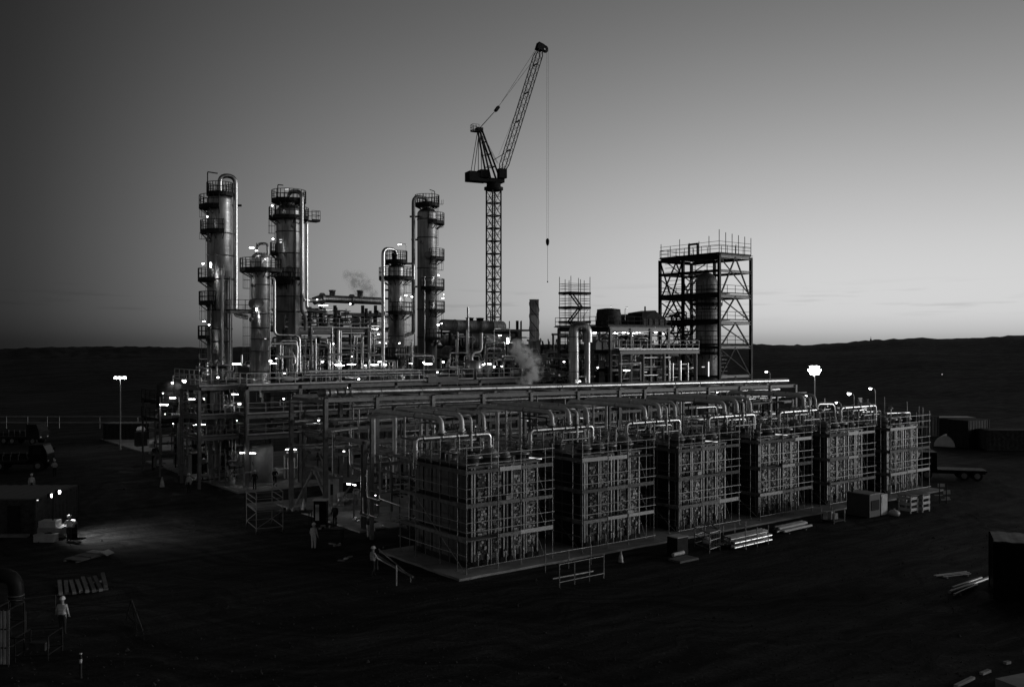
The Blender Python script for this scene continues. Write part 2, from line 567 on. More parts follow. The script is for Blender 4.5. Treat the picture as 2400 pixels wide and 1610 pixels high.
# ================================================================ the ground and the hills behind
def ground_material():
    m = bpy.data.materials.new('rutted_earth')
    m.use_nodes = True
    t = m.node_tree
    b = t.nodes['Principled BSDF']
    def n(k, **kw):
        q = t.nodes.new('ShaderNode' + k)
        for a, c in kw.items(): setattr(q, a, c)
        return q
    l = t.links.new
    g = n('NewGeometry')
    def nz(scale, detail, stretch=None, rz=0):
        q = n('TexNoise'); q.inputs['Scale'].default_value = scale; q.inputs['Detail'].default_value = detail
        q.inputs['Roughness'].default_value = .62
        mp = n('Mapping'); mp.inputs['Scale'].default_value = stretch or (1, 1, 1); mp.inputs['Rotation'].default_value = (0, 0, rz)
        l(g.outputs['Position'], mp.inputs[0]); l(mp.outputs[0], q.inputs['Vector'])
        return q.outputs[0]
    def rng(s, a, bb, c, d):
        q = n('MapRange'); q.inputs[1].default_value = a; q.inputs[2].default_value = bb; q.inputs[3].default_value = c; q.inputs[4].default_value = d
        l(s, q.inputs[0]); return q.outputs[0]
    def op(o, a, c):
        q = n('Math', operation=o); l(a, q.inputs[0])
        if isinstance(c, (int, float)): q.inputs[1].default_value = c
        else: l(c, q.inputs[1])
        return q.outputs[0]
    big = nz(.045, 5)
    mid = nz(.5, 6)
    tr1 = nz(.9, 4, (.06, 1, 1), .05)
    tr2 = nz(1.1, 4, (.06, 1, 1), 1.15)
    fine = nz(5, 5)
    # wheel tracks circling the plant
    sb = n('VectorMath', operation='SUBTRACT'); sb.inputs[1].default_value = (22, 30, 0); l(g.outputs['Position'], sb.inputs[0])
    ln_ = n('VectorMath', operation='LENGTH'); l(sb.outputs[0], ln_.inputs[0])
    wob = op('MULTIPLY', nz(.06, 3), 16.0)
    rad_ = op('ADD', ln_.outputs['Value'], wob)
    cmb = n('CombineXYZ'); l(op('MULTIPLY', rad_, .95), cmb.inputs[0]); l(op('MULTIPLY', big, 3.0), cmb.inputs[1])
    trn = n('TexNoise'); trn.inputs['Scale'].default_value = 1.0; trn.inputs['Detail'].default_value = 5; trn.inputs['Roughness'].default_value = .7
    l(cmb.outputs[0], trn.inputs['Vector'])
    ring = trn.outputs[0]
    col = op('MULTIPLY', rng(big, .35, .65, .015, .031), rng(mid, .3, .7, .7, 1.35))
    col = op('MULTIPLY', col, rng(tr1, .35, .65, .72, 1.3))
    col = op('MULTIPLY', col, rng(tr2, .35, .65, .8, 1.22))
    col = op('MULTIPLY', col, rng(fine, .25, .75, .65, 1.35))
    col = op('MULTIPLY', col, rng(ring, .38, .62, .62, 1.5))
    l(col, b.inputs['Base Color'])
    l(rng(mid, .35, .65, .62, .95), b.inputs['Roughness'])
    b.inputs['Specular IOR Level'].default_value = .03
    h = op('ADD', op('MULTIPLY', ring, .25), op('MULTIPLY', tr1, .2))
    h = op('ADD', h, op('ADD', op('MULTIPLY', tr2, .2), op('MULTIPLY', fine, .3)))
    bp = n('Bump'); bp.inputs['Strength'].default_value = .5; bp.inputs['Distance'].default_value = .25
    l(h, bp.inputs['Height']); l(bp.outputs[0], b.inputs['Normal'])
    return m
M['earth'] = ground_material()
PROFILE = [(-900, 836), (0, 822), (120, 818), (300, 814), (470, 815), (900, 812), (1250, 806), (1780, 809), (1900, 808), (2000, 802), (2150, 795), (2250, 794), (2400, 787), (3300, 778)]
def sky_line(u):
    for (a, va), (b, vb) in zip(PROFILE, PROFILE[1:]):
        if u <= b: return va + (vb - va) * max(0, u - a) / (b - a)
    return PROFILE[-1][1]
RIDGE = 430.0
def ground_z(p):
    q = p - CAM
    f, r = q.dot(FW), q.dot(RT)
    d = math.hypot(f, r)
    if d < 165: return 0.0
    if f > 1: u = max(-900, min(3300, 1200 + FPX * r / f))
    else: u = 3300 if r > 0 else -900
    top = 13.7 - (sky_line(u) - 805) * max(f, .35 * d) / d * RIDGE / FPX
    k = min(1, (d - 165) / (RIDGE - 165))
    k = k * k * (3 - 2 * k)
    z = top * k
    if d <= RIDGE + 1:
        z += (noise.noise(V(p.x * .02, p.y * .02, 0)) * 1.3 + noise.noise(V(p.x * .3, p.y * .3, 3)) * .75 * (k > .8)) * k
    else:
        z = top + noise.noise(V(p.x * .3, p.y * .3, 3)) * .75 - (d - RIDGE) * .03
    return z
def build_ground():
    az_ = [-180 + 5 * i for i in range(29)] + [-38 + .25 * i for i in range(305)] + [40 + 5 * i for i in range(28)]
    rings = [1] + [12 * i for i in range(1, 14)] + [165 + 12 * i for i in range(1, 22)] + [425, 430, 436, 470, 560, 800, 1400, 3000, 7000]
    vs = []
    for d in rings:
        for a in az_:
            p = CAM + (FW * math.cos(rad(a)) + RT * math.sin(rad(a))) * d
            vs.append((p.x, p.y, ground_z(p)))
    n = len(az_)
    fs = []
    for i in range(len(rings) - 1):
        for j in range(n):
            k = (j + 1) % n
            fs.append((i * n + j, i * n + k, (i + 1) * n + k, (i + 1) * n + j))
    fs.append(tuple(range(n))[::-1])
    me = bpy.data.meshes.new('ground')
    me.from_pydata(vs, [], [f[::-1] for f in fs])
    me.materials.append(M['earth'])
    me.polygons.foreach_set('use_smooth', [True] * len(me.polygons))
    me.update()
    structure(put('ground', me, Matrix.Identity(4)))
build_ground()
def slab(name, x0, x1, y0, y1, h, seed):
    """cast concrete base with slightly ragged edges"""
    rr = random.Random(seed)
    pts = []
    def edge(ax, ay, bx, by):
        ln = math.hypot(bx - ax, by - ay); k = max(2, int(ln / .8))
        for i in range(k):
            t = i / k
            j = rr.uniform(-.05, .05) if i else 0
            pts.append((ax + (bx - ax) * t + j * (ay != by), ay + (by - ay) * t + j * (ax != bx)))
    edge(x0, y0, x1, y0); edge(x1, y0, x1, y1); edge(x1, y1, x0, y1); edge(x0, y1, x0, y0)
    n = len(pts)
    vs = [(x, y, -.05) for x, y in pts] + [(x, y, h) for x, y in pts]
    fs = [(i, (i + 1) % n, n + (i + 1) % n, n + i) for i in range(n)] + [tuple(range(n, 2 * n))]
    return structure(put(name, mesh_from(name, vs, fs, 'conc'), Matrix.Identity(4)))
slab('concrete_slab', -1.0, 53.4, -.75, 8.6, .14, 1)
slab('concrete_slab', 1.0, 74.0, 15.0, 31.0, .12, 2)
slab('concrete_slab', .6, 78.0, 37.6, 66.0, .14, 3)
_c = at(300, 1050, z=0)
slab('concrete_slab', _c.x, _c.x + 13, _c.y - 6.5, _c.y + 14, .13, 4)

# ================================================================ the row of six modules wrapped in scaffolding
PITCH = 9.12
ROW = ['nearest', 'second', 'third', 'fourth', 'fifth', 'farthest']
PLATES = {}
def plate_strip(v=0):
    if v not in PLATES:
        rr = random.Random(3 + v)
        b = MB()
        z = 0.0
        while z < 5.1:
            h = rr.uniform(.09, .17)
            x = -.33
            while x < .3:
                wd = min(rr.uniform(.09, .3), .33 - x)
                dp = rr.choice((.02, .04, .07, .1)) + rr.uniform(0, .02)
                t = Matrix.Translation((x + wd / 2, 0, z + h / 2)) @ Matrix.Rotation(rr.uniform(-.04, .04), 4, 'Z')
                b.box((-wd / 2 + .012, -dp, -h / 2 + .012), (wd / 2 - .012, .02, h / 2 - .012), rr.choice((0, 0, 1, 1, 2)), t)
                x += wd
            z += h
        PLATES[v] = b.mesh('exchanger_plates', 'plate', 'plate_d', 'plate_l')
    return PLATES[v]
def cap_mesh(k):
    if k not in PLATES:
        b = MB()
        if k == 'dome':
            b.lathe([(.42, 0), (.42, .3), (.5, .3), (.5, .38), (.42, .38), (.38, .55), (.26, .68), (.1, .74), (.001, .75)], 18)
        else:
            b.lathe([(.3, 0), (.3, .34), (.52, .34), (.52, .42), (.5, .46), (.12, .46), (.12, .62), (.001, .62)], 18)
        PLATES[k] = b.mesh(k, 'galv')
    return PLATES[k]
VALVE = {}
def valve(par, p, s=1.0, axis='x'):
    if 'v' not in VALVE:
        b = MB()
        b.rod((-.3, 0, 0), (.3, 0, 0), .09, 8)
        for x in (-.3, -.1, .1, .3):
            b.rod((x - .02, 0, 0), (x + .02, 0, 0), .17, 10)
        b.rod((0, 0, 0), (0, 0, .45), .05, 6)
        b.lathe([(.14, .43), (.17, .45), (.14, .47), (.12, .45), (.14, .43)], 12)
        b.bar((-.14, 0, .45), (.14, 0, .45), .02)
        VALVE['v'] = b.mesh('valve', 'steel')
    return put('valve', VALVE['v'], Matrix.Translation(Vector(p)) @ Matrix.Rotation(0 if axis == 'x' else PI / 2, 4, 'Z') @ Matrix.Scale(s, 4), par)

def process_module(i):
    x0 = PITCH * i
    rr = random.Random(40 + i)
    t = thing('process_module', (x0 + 3.1, 3.8, .14), f'{ROW[i]} of the row of ribbed process modules inside scaffolding' if i else 'nearest ribbed process module of the row, behind the front corner scaffold', 'module', 'ribbed modules in a row')
    X0, X1, Y0, Y1, Z0, Z1 = x0 + .84, x0 + 6.3, .95, 7.3, .5, 6.15
    box(t, 'core', (X0 + .12, Y0 + .14, Z0), (X1 - .1, Y1, Z1), 'panel')
    box(t, 'base_frame', (X0, Y0 + .05, .14), (X1, Y1, Z0), 'dark')
    box(t, 'roof_plate', (X0 - .05, Y0 - .02, Z1), (X1 + .05, Y1 + .1, Z1 + .12), 'panel')
    # front face: strips of stacked plates between upright channels
    for k, c in enumerate((1.85, 3.0, 4.6, 5.66)):
        put('plate_stack', plate_strip((k + i * 2) % 5), Matrix.Translation((x0 + c, Y0 + .1, Z0 + .35)), t)['kind'] = 'stuff'
    for c in (1.06, 1.26, 2.32, 2.5, 3.48, 3.74, 4.1, 5.06, 5.24, 6.14):
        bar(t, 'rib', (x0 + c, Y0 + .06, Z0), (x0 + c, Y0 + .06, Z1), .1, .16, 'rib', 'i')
    for k in range(7):                      # pipework at the foot of the stacks
        xx = x0 + 1.4 + k * .7
        pipe(t, 'stub_pipe', [(xx, Y0 + .1, .95), (xx, Y0 - .16, .9), (xx, Y0 - .16, .22)], .055, 'galv', 6)
    # left face: flat panels between uprights
    for k in range(6):
        ya = Y0 + .2 + k * 1.0
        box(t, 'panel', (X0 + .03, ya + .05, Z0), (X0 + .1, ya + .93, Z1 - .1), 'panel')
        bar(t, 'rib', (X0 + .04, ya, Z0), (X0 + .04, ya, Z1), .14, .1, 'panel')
    # roof: capped nozzles, a header and its drops
    for k, (cx, cy) in enumerate(((1.7, 1.75), (2.9, 1.7), (4.1, 1.8), (5.4, 1.7), (2.0, 4.9), (4.3, 5.2))):
        put('nozzle_cap', cap_mesh('dome' if (k + i) % 3 else 'flange'), Matrix.Translation((x0 + cx, cy, Z1 + .1)) @ Matrix.Scale(rr.uniform(1.0, 1.4), 4), t)
    hz = 7.75
    pipe(t, 'header_pipe', [(x0 - .75, 4.5, 5.9), (x0 - .75, 4.5, hz), (x0 + 4.95, 4.5, hz), (x0 + 4.95, 4.5, 6.2)], .155, 'pclad', 12, .3, [(1, .1), (1, .34), (1, .55), (1, .8), (0, .6), (2, .5)])
    pipe(t, 'branch_pipe', [(x0 + .9, 3.2, 6.2), (x0 + .9, 3.2, 7.1), (x0 + 3.4, 3.2, 7.1)], .07, 'galv', 8)
    pipe(t, 'branch_pipe', [(x0 + 2.9, 5.6, 6.2), (x0 + 2.9, 5.6, 7.3), (x0 + 5.2, 5.6, 7.3), (x0 + 5.2, 5.6, 6.2)], .09, 'pclad', 8)
    for k in range(9):
        px, py = x0 + rr.uniform(1, 5.3), rr.uniform(1.3, 6.3)
        hh = rr.uniform(.5, 1.9)
        tube(t, 'riser', (px, py, Z1), (px, py, Z1 + hh), rr.choice((.03, .05, .07)), rr.choice(('galv', 'pclad', 'steel')), 6)
        if k % 2: valve(t, (px, py, Z1 + hh), rr.uniform(.5, .9), rr.choice('xy'))
    for k in range(3):
        xx = x0 + rr.uniform(.9, 4)
        valve(t, (xx, 4.5, hz + .25), .9)
    for xx in (x0 + .4, x0 + 2.2, x0 + 4.2):
        bar(t, 'pipe_support', (xx, 4.5, 6.2), (xx, 4.5, hz - .17), .1, .1, 'steel')
    return t
for i in range(6): process_module(i)

def module_scaffold(i):
    x0 = PITCH * i
    rr = random.Random(90 + i)
    lab = ['scaffold of poles and boards wrapped round the nearest module at the slab corner', 'pole scaffold round the second module, counted from the near corner',
           'pole scaffold round the third module, behind the wire trestles', 'pole scaffold round the fourth module, behind the stacked tubes',
           'pole scaffold round the fifth module, behind the pale generator box', 'pole scaffold round the farthest module at the right end of the row'][i]
    t = thing('scaffold', (x0, 0, .14), lab, 'scaffold', 'scaffolds round the module row')
    Wd, Dp = 6.6, 7.6
    g = .14
    fx, ly = (0, 2.55 + rr.uniform(-.35, .3), 4.3 + rr.uniform(-.3, .35), Wd), (.95, 2.75 + rr.uniform(-.3, .3), 5.6 + rr.uniform(-.4, .4), Dp)
    top = lambda: rr.uniform(7.35, 7.9)
    def P(x, y, z): return V(x0 + x, y, z)
    outer = [(x, 0) for x in fx] + [(0, y) for y in ly]
    inner = [(x, .72) for x in fx[1:]] + [(.72, y) for y in ly[1:]]
    back = [(Wd, 2.8), (Wd, 5.4), (Wd, Dp), (2.2, Dp), (4.4, Dp)]
    for x, y in outer:
        tube(t, 'standard', P(x, y, g), P(x + rr.uniform(-.02, .02), y, top()), .032, 'tube', 6)
        box(t, 'base_plate', P(x - .09, y - .09, g), P(x + .09, y + .09, g + .02), 'steel')
    for x, y in inner + back:
        tube(t, 'standard', P(x, y, g), P(x, y, rr.uniform(6.6, 7.3)), .027, 'tube', 6)
    for k, z in enumerate((.45, 1.15, 2.55, 3.1, 4.55, 5.1, 6.55, 7.1)):
        if k != 1:
            tube(t, 'ledger', P(-.1, -.05, z), P(Wd + .12, -.05, z), .027, 'tube', 6)
        if k != 0:
            tube(t, 'ledger', P(-.05, -.1, z), P(-.05, Dp + .12, z), .027, 'tube', 6)
        if z > 6:
            tube(t, 'ledger', P(Wd + .05, 0, z), P(Wd + .05, Dp, z), .024, 'tube', 6)
            tube(t, 'ledger', P(0, Dp + .05, z), P(Wd, Dp + .05, z), .024, 'tube', 6)
    for lv in (2, 4, 6):
        for x, y in outer:
            q = (x, .8) if y == 0 else (.8, y)
            tube(t, 'transom', P(x if y == 0 else -.1, y if x == 0 and y else -.1, lv - .07), P(q[0], q[1], lv - .07), .024, 'tube', 6)
        for a, b in zip(fx, fx[1:]):
            e = rr.uniform(-.02, .03)
            box(t, 'scaffold_board', P(a + (.0 if a else .03), .03, lv - .03 + e), P(b - .015, .74, lv + .03 + e), 'plank')
            if rr.random() < .92: box(t, 'toe_board', P(a + .015 + rr.uniform(-.1, .1), -.025 - rr.uniform(0, .02), lv - .03 + e), P(b - .015 + rr.uniform(-.1, .1), .015, lv + .2 + rr.uniform(-.04, .05)), rr.choice(('plank', 'plank', 'timber', 'tank')))
            if rr.random() < .3: bar(t, 'spare_board', P(a + .2, .4, lv + .06 + e), P(b - .4, .5, lv + .07 + e), .22, .04, 'plank')
        ys = (0,) + ly
        for a, b in zip(ys, ys[1:]):
            e = rr.uniform(-.02, .03)
            box(t, 'scaffold_board', P(.03, a + .76 * (a == 0), lv - .03 + e), P(.74, b - .015, lv + .03 + e), 'plank')
            box(t, 'toe_board', P(-.025, a + .015, lv - .03 + e), P(.015, b - .015, lv + .2 + rr.uniform(-.02, .02)), rr.choice(('plank', 'plank', 'timber')))
    for z in (0, 2, 4):
        tube(t, 'brace', P(5.7, .6, z + 1.9), P(6.5, .6, z + .1), .015, 'tube', 6)
    tube(t, 'brace', P(-.09, .1, .3), P(-.09, 2.7, 2.0), .022, 'tube', 6)
    tube(t, 'brace', P(-.09, 2.8, 2.1), P(-.09, 5.5, 4.0), .022, 'tube', 6)
    rr2 = random.Random(300 + i)
    for k in range(4):                       # loose tubes, hung sheets and gear left on the boards
        lv = rr2.choice((2, 4, 6)); xx = rr2.uniform(.4, 5.2)
        if k < 2: tube(t, 'loose_tube', P(xx, .3 + k * .15, lv + .08), P(xx + rr2.uniform(.8, 1.4), .34 + k * .15, lv + .08), .03, 'tube', 6)
        else: box(t, 'gear_box', P(xx, .25, lv + .04), P(xx + rr2.uniform(.25, .5), .55, lv + rr2.uniform(.2, .45)), rr2.choice(('steel', 'dark', 'tank', 'timber')))
    tube(t, 'hose', P(6.0 + rr2.uniform(-.2, .2), .2, 7.0), P(6.1, .1, rr2.uniform(.3, 3)), .018, 'rubber', 5)
    if i in (0, 2, 3):
        tube_lamp(t, P(5.5 - i * .8, .35, 6.5), 1.6, -TH, 'dim')
    return t
for i in range(6): module_scaffold(i)

# overhead pipes from the rack to the modules
def overhead_pipes():
    names = ['thick left', 'thick middle', 'thin', 'right-hand']
    for i in range(6):
        x0 = PITCH * i
        for k, (dx, r, zz, ye) in enumerate(((1.2, .165, 8.95, 4.5), (2.75, .165, 9.1, 4.5), (3.35, .085, 9.0, 4.3), (4.5, .12, 9.15, 4.5))):
            if i > 3 and k == 0 or i == 5: continue
            lab = f'{names[k]} elbowed pipe dropping onto the {ROW[i]} module from the rack'
            t = thing('overhead_pipe', (x0 + dx, ye, 7.9), lab, 'pipe', 'pipes bridging from rack to modules')
            pipe(t, 'pipe', [(x0 + dx - .1, 13.2 - k * .35, 4.5), (x0 + dx - .1, 13.2 - k * .35, zz), (x0 + dx, ye, zz - .05), (x0 + dx, ye, 7.85 - (k == 2) * 1.1)], r, 'opipe', 12, .62 if r > .1 else .4, [(2, .75)])
            tube(t, 'flange', (x0 + dx, ye, 7.9), (x0 + dx, ye, 8.02), r * 1.55, 'galv', 12)
            for y in (7.5, 11.5):
                tube(t, 'clamp', (x0 + dx - .02, y, zz - .03), (x0 + dx - .02, y + .1, zz - .03), r * 1.18, 'steel', 12)
overhead_pipes()
# goalpost frames that carry the overhead pipes half way
for i in range(6):
    x0 = PITCH * i
    t = thing('pipe_support_frame', (x0 + 3, 12.5, 0), f'steel goalpost frame under the overhead pipes of the {ROW[i]} module', 'frame', 'goalpost frames behind the modules')
    for x in (x0 + .6, x0 + 5.1):
        ibeam(t, 'column', (x, 12.5, 0), (x, 12.5, 8.5), .22, .22)
    ibeam(t, 'beam', (x0 + .3, 12.5, 8.6), (x0 + 5.4, 12.5, 8.6), .2, .26)
    ibeam(t, 'beam', (x0 + .6, 12.5, 5.2), (x0 + 5.1, 12.5, 5.2), .16, .22)
    rr = random.Random(i)
    for k in range(4):
        x = x0 + rr.uniform(-.8, 6)
        z = rr.uniform(3.8, 6.4)
        ye = 9 + rr.uniform(0, 2)
        pipe(t, 'pipe', [(x, 19, z), (x, ye, z), (x, ye, rr.uniform(.3, 3))], rr.choice((.05, .08, .11)), rr.choice(('galv', 'pclad', 'steel')), 8)

# ================================================================ the long pipe rack
def clutter(par, n, x0, x1, y0, y1, z0, z1, seed, rmin=.035, rmax=.13, runs='xyz', mats=('galv', 'pclad', 'steel', 'pclad', 'dark'), maxlen=5.0):
    """process piping: runs along the plant's axes with right-angle bends"""
    rr = random.Random(seed)
    lim = ((x0, x1), (y0, y1), (z0, z1))
    for k in range(n):
        p = [rr.uniform(*lim[a]) for a in range(3)]
        pts = [tuple(p)]
        ax = rr.choice(runs)
        last = None
        for s in range(rr.choice((1, 2, 2, 3))):
            a = 'xyz'.index(ax)
            lo, hi = lim[a]
            ln = min(maxlen, (hi - lo) * rr.uniform(.2, .8)) * rr.uniform(.6, 1) * rr.choice((-1, 1))
            q = list(p)
            q[a] = min(hi, max(lo, p[a] + ln))
            if abs(q[a] - p[a]) < .5: q[a] = p[a] + (.9 if p[a] + .9 < hi else -.9)
            pts.append(tuple(q)); p = q
            ax = rr.choice([c for c in runs if c != ax] or ['z'])
        r = rmin + (rmax - rmin) * rr.random() ** 2
        pipe(par, 'pipe', pts, r, rr.choice(mats), 8, None, [(0, rr.uniform(.2, .8))] if rr.random() < .5 else ())
        if rr.random() < .3:
            valve(par, Vector(pts[0]).lerp(Vector(pts[1]), .5), rr.uniform(.5, 1.1), rr.choice('xy'))
rack = thing('pipe_rack', (30, 23, .12), 'long steel pipe rack crossing the picture behind the scaffolded modules', 'pipe rack')
RU = [763, 883, 1014, 1132, 1244, 1354, 1451, 1510, 1584, 1660, 1734, 1805, 1864]
RX = [at(u, 930, y=20.5).x for u in RU]
def rz(x): return 9.55 - (x - RX[0]) * .0085           # the rack falls very slightly
for k, x in enumerate(RX):
    for y, zz in ((20.5, 0), (26.8, -.4)):
        ibeam(rack, 'column', (x, y, .12), (x, y, rz(x) + zz - .1), .3, .34, 'steel')
        box(rack, 'base_plate', (x - .28, y - .28, .12), (x + .28, y + .28, .16), 'steel')
    for z in (rz(x) - .35, 7.3, 5.4):
        ibeam(rack, 'cross_beam', (x, 20.66, z), (x, 26.64, z), .2, .28)
for a, b in zip(RX, RX[1:]):
    for y in (20.5, 26.8):
        ibeam(rack, 'beam', (a + .16, y, rz(a) - .22), (b - .16, y, rz(b) - .22), .24, .34)
        ibeam(rack, 'beam', (a + .16, y, 7.05), (b - .16, y, 7.05), .2, .26)
    ibeam(rack, 'beam', (a + .16, 20.5, 5.1), (b - .16, 20.5, 5.1), .18, .24)
for k in (0, 5, 9):
    tube(rack, 'brace', (RX[k] + .2, 20.5, .3), (RX[k + 1] - .2, 20.5, 5.0), .07, 'steel')
XL, XR = at(790, 928, y=21).x, at(1845, 900, y=21).x
mp_ = thing('main_pipe', (30, 21.0, 9.5), 'long bright clad pipe lying along the top of the pipe rack', 'pipe')
pipe(mp_, 'pipe', [(XL, 21.0, rz(XL) + .34), (XR, 21.0, rz(XR) + .34)], .27, 'pclad', 16, None, [(0, .012), (0, .02)])
drum(mp_, 'end_cap', (XL - 1.5, 21.0, rz(XL) + .3), (XL - .2, 21.0, rz(XL) + .34), .3, 'galv', 14, 2)
for k in range(1, 15):
    x = XL + (XR - XL) * k / 15
    tube(mp_, 'strap', (x, 21, rz(x) + .34), (x + .08, 21, rz(x) + .34), .283, 'galv', 16)
    box(mp_, 'saddle', (x - .1, 20.85, rz(x) - .05), (x + .2, 21.15, rz(x) + .1), 'steel')
rr = random.Random(5)
for y, z, r, a, b, m in ((23.2, 8.62, .17, 1, 12, 'pclad'), (22.4, 7.4, .12, 0, 12, 'pclad'), (24.5, 7.45, .16, 0, 12, 'galv'), (25.4, 7.4, .1, 1, 11, 'pclad'), (21.8, 7.35, .09, 0, 7, 'galv'),
                          (22.3, 5.5, .14, 0, 12, 'pclad'), (23.4, 5.55, .2, 1, 12, 'steel'), (24.6, 5.5, .12, 0, 12, 'galv'), (25.6, 5.5, .16, 2, 12, 'pclad'), (21.5, 5.45, .08, 0, 9, 'galv'),
                          (24.2, 9.0, .09, 3, 12, 'galv'), (25.2, 9.0, .13, 0, 12, 'pclad'), (21.4, 3.2, .1, 3, 12, 'galv'), (22.6, 3.0, .15, 3, 12, 'pclad'), (20.9, 2.2, .12, 4, 12, 'steel')):
    pipe(rack, 'pipe', [(RX[a] - .8, y, z), (RX[b] + .6, y, z - (.35 if z > 8 else 0))], r, m, 10, None, [(0, rr.random()), (0, rr.random()), (0, rr.random())])
for k in range(26):                    # drops between the levels
    x = rr.uniform(RX[0], RX[-1]); y = rr.choice((21.5, 22.3, 23.4, 24.6))
    pipe(rack, 'drop_pipe', [(x, y, 8.4), (x, y, rr.uniform(2, 6)), (x, y - rr.uniform(1, 2.4), rr.uniform(2, 6))] if k % 2 else [(x, y, 8.9), (x, y, 3)], rr.choice((.05, .08, .1)), rr.choice(('galv', 'pclad')), 8)
for u, v in ((747, 985), (806, 1057), (1681, 919), (813, 909), (665, 934)):
    bulb(rack, at(u, v, y=22), .1, 'lamp2')
tube_lamp(rack, at(823, 1135, y=21), 1.7, -TH, 'lamp2')
for u, v in ((1240, 986), (1365, 980), (1530, 960), (1690, 955), (1120, 1000), (975, 1010)):
    tube_lamp(rack, at(u, v, y=25.5), 1.0, -TH, 'dim')

_v = at(1240, 900, d=90)
pipe(rack, 'vent_pipe', [(_v.x, 25.5, 7.2), (_v.x, _v.y, 7.2), (_v.x, _v.y, _v.z)], .13, 'galv', 10)
# braced end frame of the rack with low goalpost in front
ef = thing('rack_end_frame', (2.5, 25, .12), 'braced steel trestle at the left end of the pipe rack', 'trestle')
PA, PB, PC = at(763, 1224, z=0), at(713, 1178, z=0), at(853, 1243, z=0)
ibeam(ef, 'column', (PB.x, PB.y, .12), (PB.x, PB.y, 7.7), .32, .36)
ibeam(ef, 'column', (PC.x, PC.y, .12), (PC.x, PC.y, 6.3), .32, .36)
ex = (RX[0] + PB.x) / 2
for z, h in ((7.5, .3), (6.35, .24), (5.95, .24), (4.9, .3), (3.35, .28)):
    ibeam(ef, 'cross_beam', (ex, 20.7, z), (PB.x, PB.y - .2, z), .2, h)
ibeam(ef, 'cross_beam', (PC.x, PC.y - .3, 6.45), (PC.x, 20.3, 6.45), .3, .3)
ibeam(ef, 'beam', (PC.x - .2, PC.y, 6.45), (PC.x + 6.5, PC.y, 6.45), .24, .3)
ibeam(ef, 'column', (PC.x + 6.4, PC.y, .12), (PC.x + 6.4, PC.y, 6.3), .28, .3)
for s in (-1, 1):
    tube(ef, 'brace', (ex, 25 + s * .25, 3.2), (ex, 25 + s * 3.4, .2), .11, 'steel')
    tube(ef, 'brace', (ex, 25 + s * 1.0, 4.75), (ex, 25 + s * 2.6, 3.4), .07, 'steel')
pipe(ef, 'loop_pipe', [at(716, 962, y=28), at(701, 990, y=29), at(698, 1004, y=29), at(752, 1018, y=24), at(752, 1000, y=24)], .11, 'galv', 8, .5)
pipe(ef, 'pipe', [at(690, 994, y=30), at(748, 984, y=24)], .16, 'pclad')
pipe(ef, 'pipe', [at(775, 1012, y=19.5), at(838, 1004, y=19.5)], .11, 'pclad')
pipe(ef, 'pipe', [at(781, 1010, y=19.5), at(781, 1118, y=19.5), at(806, 1118, y=19.5)], .1, 'galv', 8)
pipe(ef, 'pipe', [at(821, 1004, y=19.5), at(821, 1093, y=19.5), at(855, 1101, y=17.5), at(990, 1130, y=8)], .12, 'pclad', 10, .5)
pipe(ef, 'pipe', [at(891, 1160, y=10), at(890, 1072, y=12), at(915, 1072, y=12), at(915, 1138, y=12)], .075, 'pclad', 8, .35)
pipe(ef, 'pipe', [at(891, 1160, y=10), at(890, 1168, y=10), at(945, 1187, y=7.6)], .075, 'pclad', 8, .3)
clutter(ef, 26, PC.x, 9.5, 15.5, 20.0, .4, 5.4, 11)
clutter(ef, 16, -.3, 3.5, 9.5, 14, .4, 5.2, 12)
for u, v in ((860, 1121), (863, 1130), (869, 1150), (873, 1173), (874, 1185), (880, 1160)):
    bulb(ef, at(u, v, y=17), .06, 'lamp2')

# ================================================================ the long deck module with its three floors
dm = thing('deck_module', (20, 43, .14), 'long three-storey steel deck module carrying the process columns', 'module')
DX = [2.4 + 5.4 * k for k in range(10)]
DZ = (4.75, 6.75, 9.45)
for k, x in enumerate(DX):
    for y in (40, 47, 54, 61):
        ibeam(dm, 'column', (x, y, .14), (x, y, 9.3), .34, .38, 'steel')
    for z in DZ:
        ibeam(dm, 'cross_beam', (x, 40.2, z), (x, 61, z), .24, .34)
for a, b in zip(DX, DX[1:]):
    for z in DZ:
        for y in (40, 47, 54):
            ibeam(dm, 'beam', (a + .18, y, z), (b - .18, y, z), .26, .44 if z > 9 else .36)
for z, y1 in ((DZ[0], 46), (DZ[1], 46), (DZ[2], 61)):
    for a, b in zip(DX, DX[1:]):
        box(dm, 'floor_panel', (a + .02, 39.75, z + .19), (b - .02, y1, z + .26), 'deck')
    if z < 9:
        railing(dm, [(DX[0], 46, z + .26), (DX[0], 39.8, z + .26), (DX[-1], 39.8, z + .26)], 1.05, 1.8, 'tank', r=.03)
railing(dm, [(DX[0] - .1, 61, 9.73), (DX[0] - .1, 39.75, 9.73), (DX[5] - 1, 39.75, 9.73)], 1.15, 1.6, 'white', r=.036)
railing(dm, [(DX[5] - .6, 39.75, 9.73), (DX[-1], 39.75, 9.73)], 1.15, 1.6, 'white', r=.036)
box(dm, 'kick_plate', (at(1004, 890, y=39.6).x, 39.6, 9.5), (at(1075, 890, y=39.6).x, 39.7, 10.1), 'steel')
clutter(dm, 60, DX[0] + .5, DX[-1], 41, 46, 7.2, 9.1, 21)
clutter(dm, 50, DX[0] + .5, DX[-1], 41, 46, 5.1, 6.5, 22)
clutter(dm, 40, DX[0] + .5, DX[-1], 41, 47, .3, 4.4, 23, .05, .2)
clutter(dm, 120, DX[0] + .5, DX[-1], 41, 56, 9.8, 12.6, 24, .03, .14, 'xyzzz', ('galv', 'pclad', 'pclad', 'white', 'steel'), 3.0)
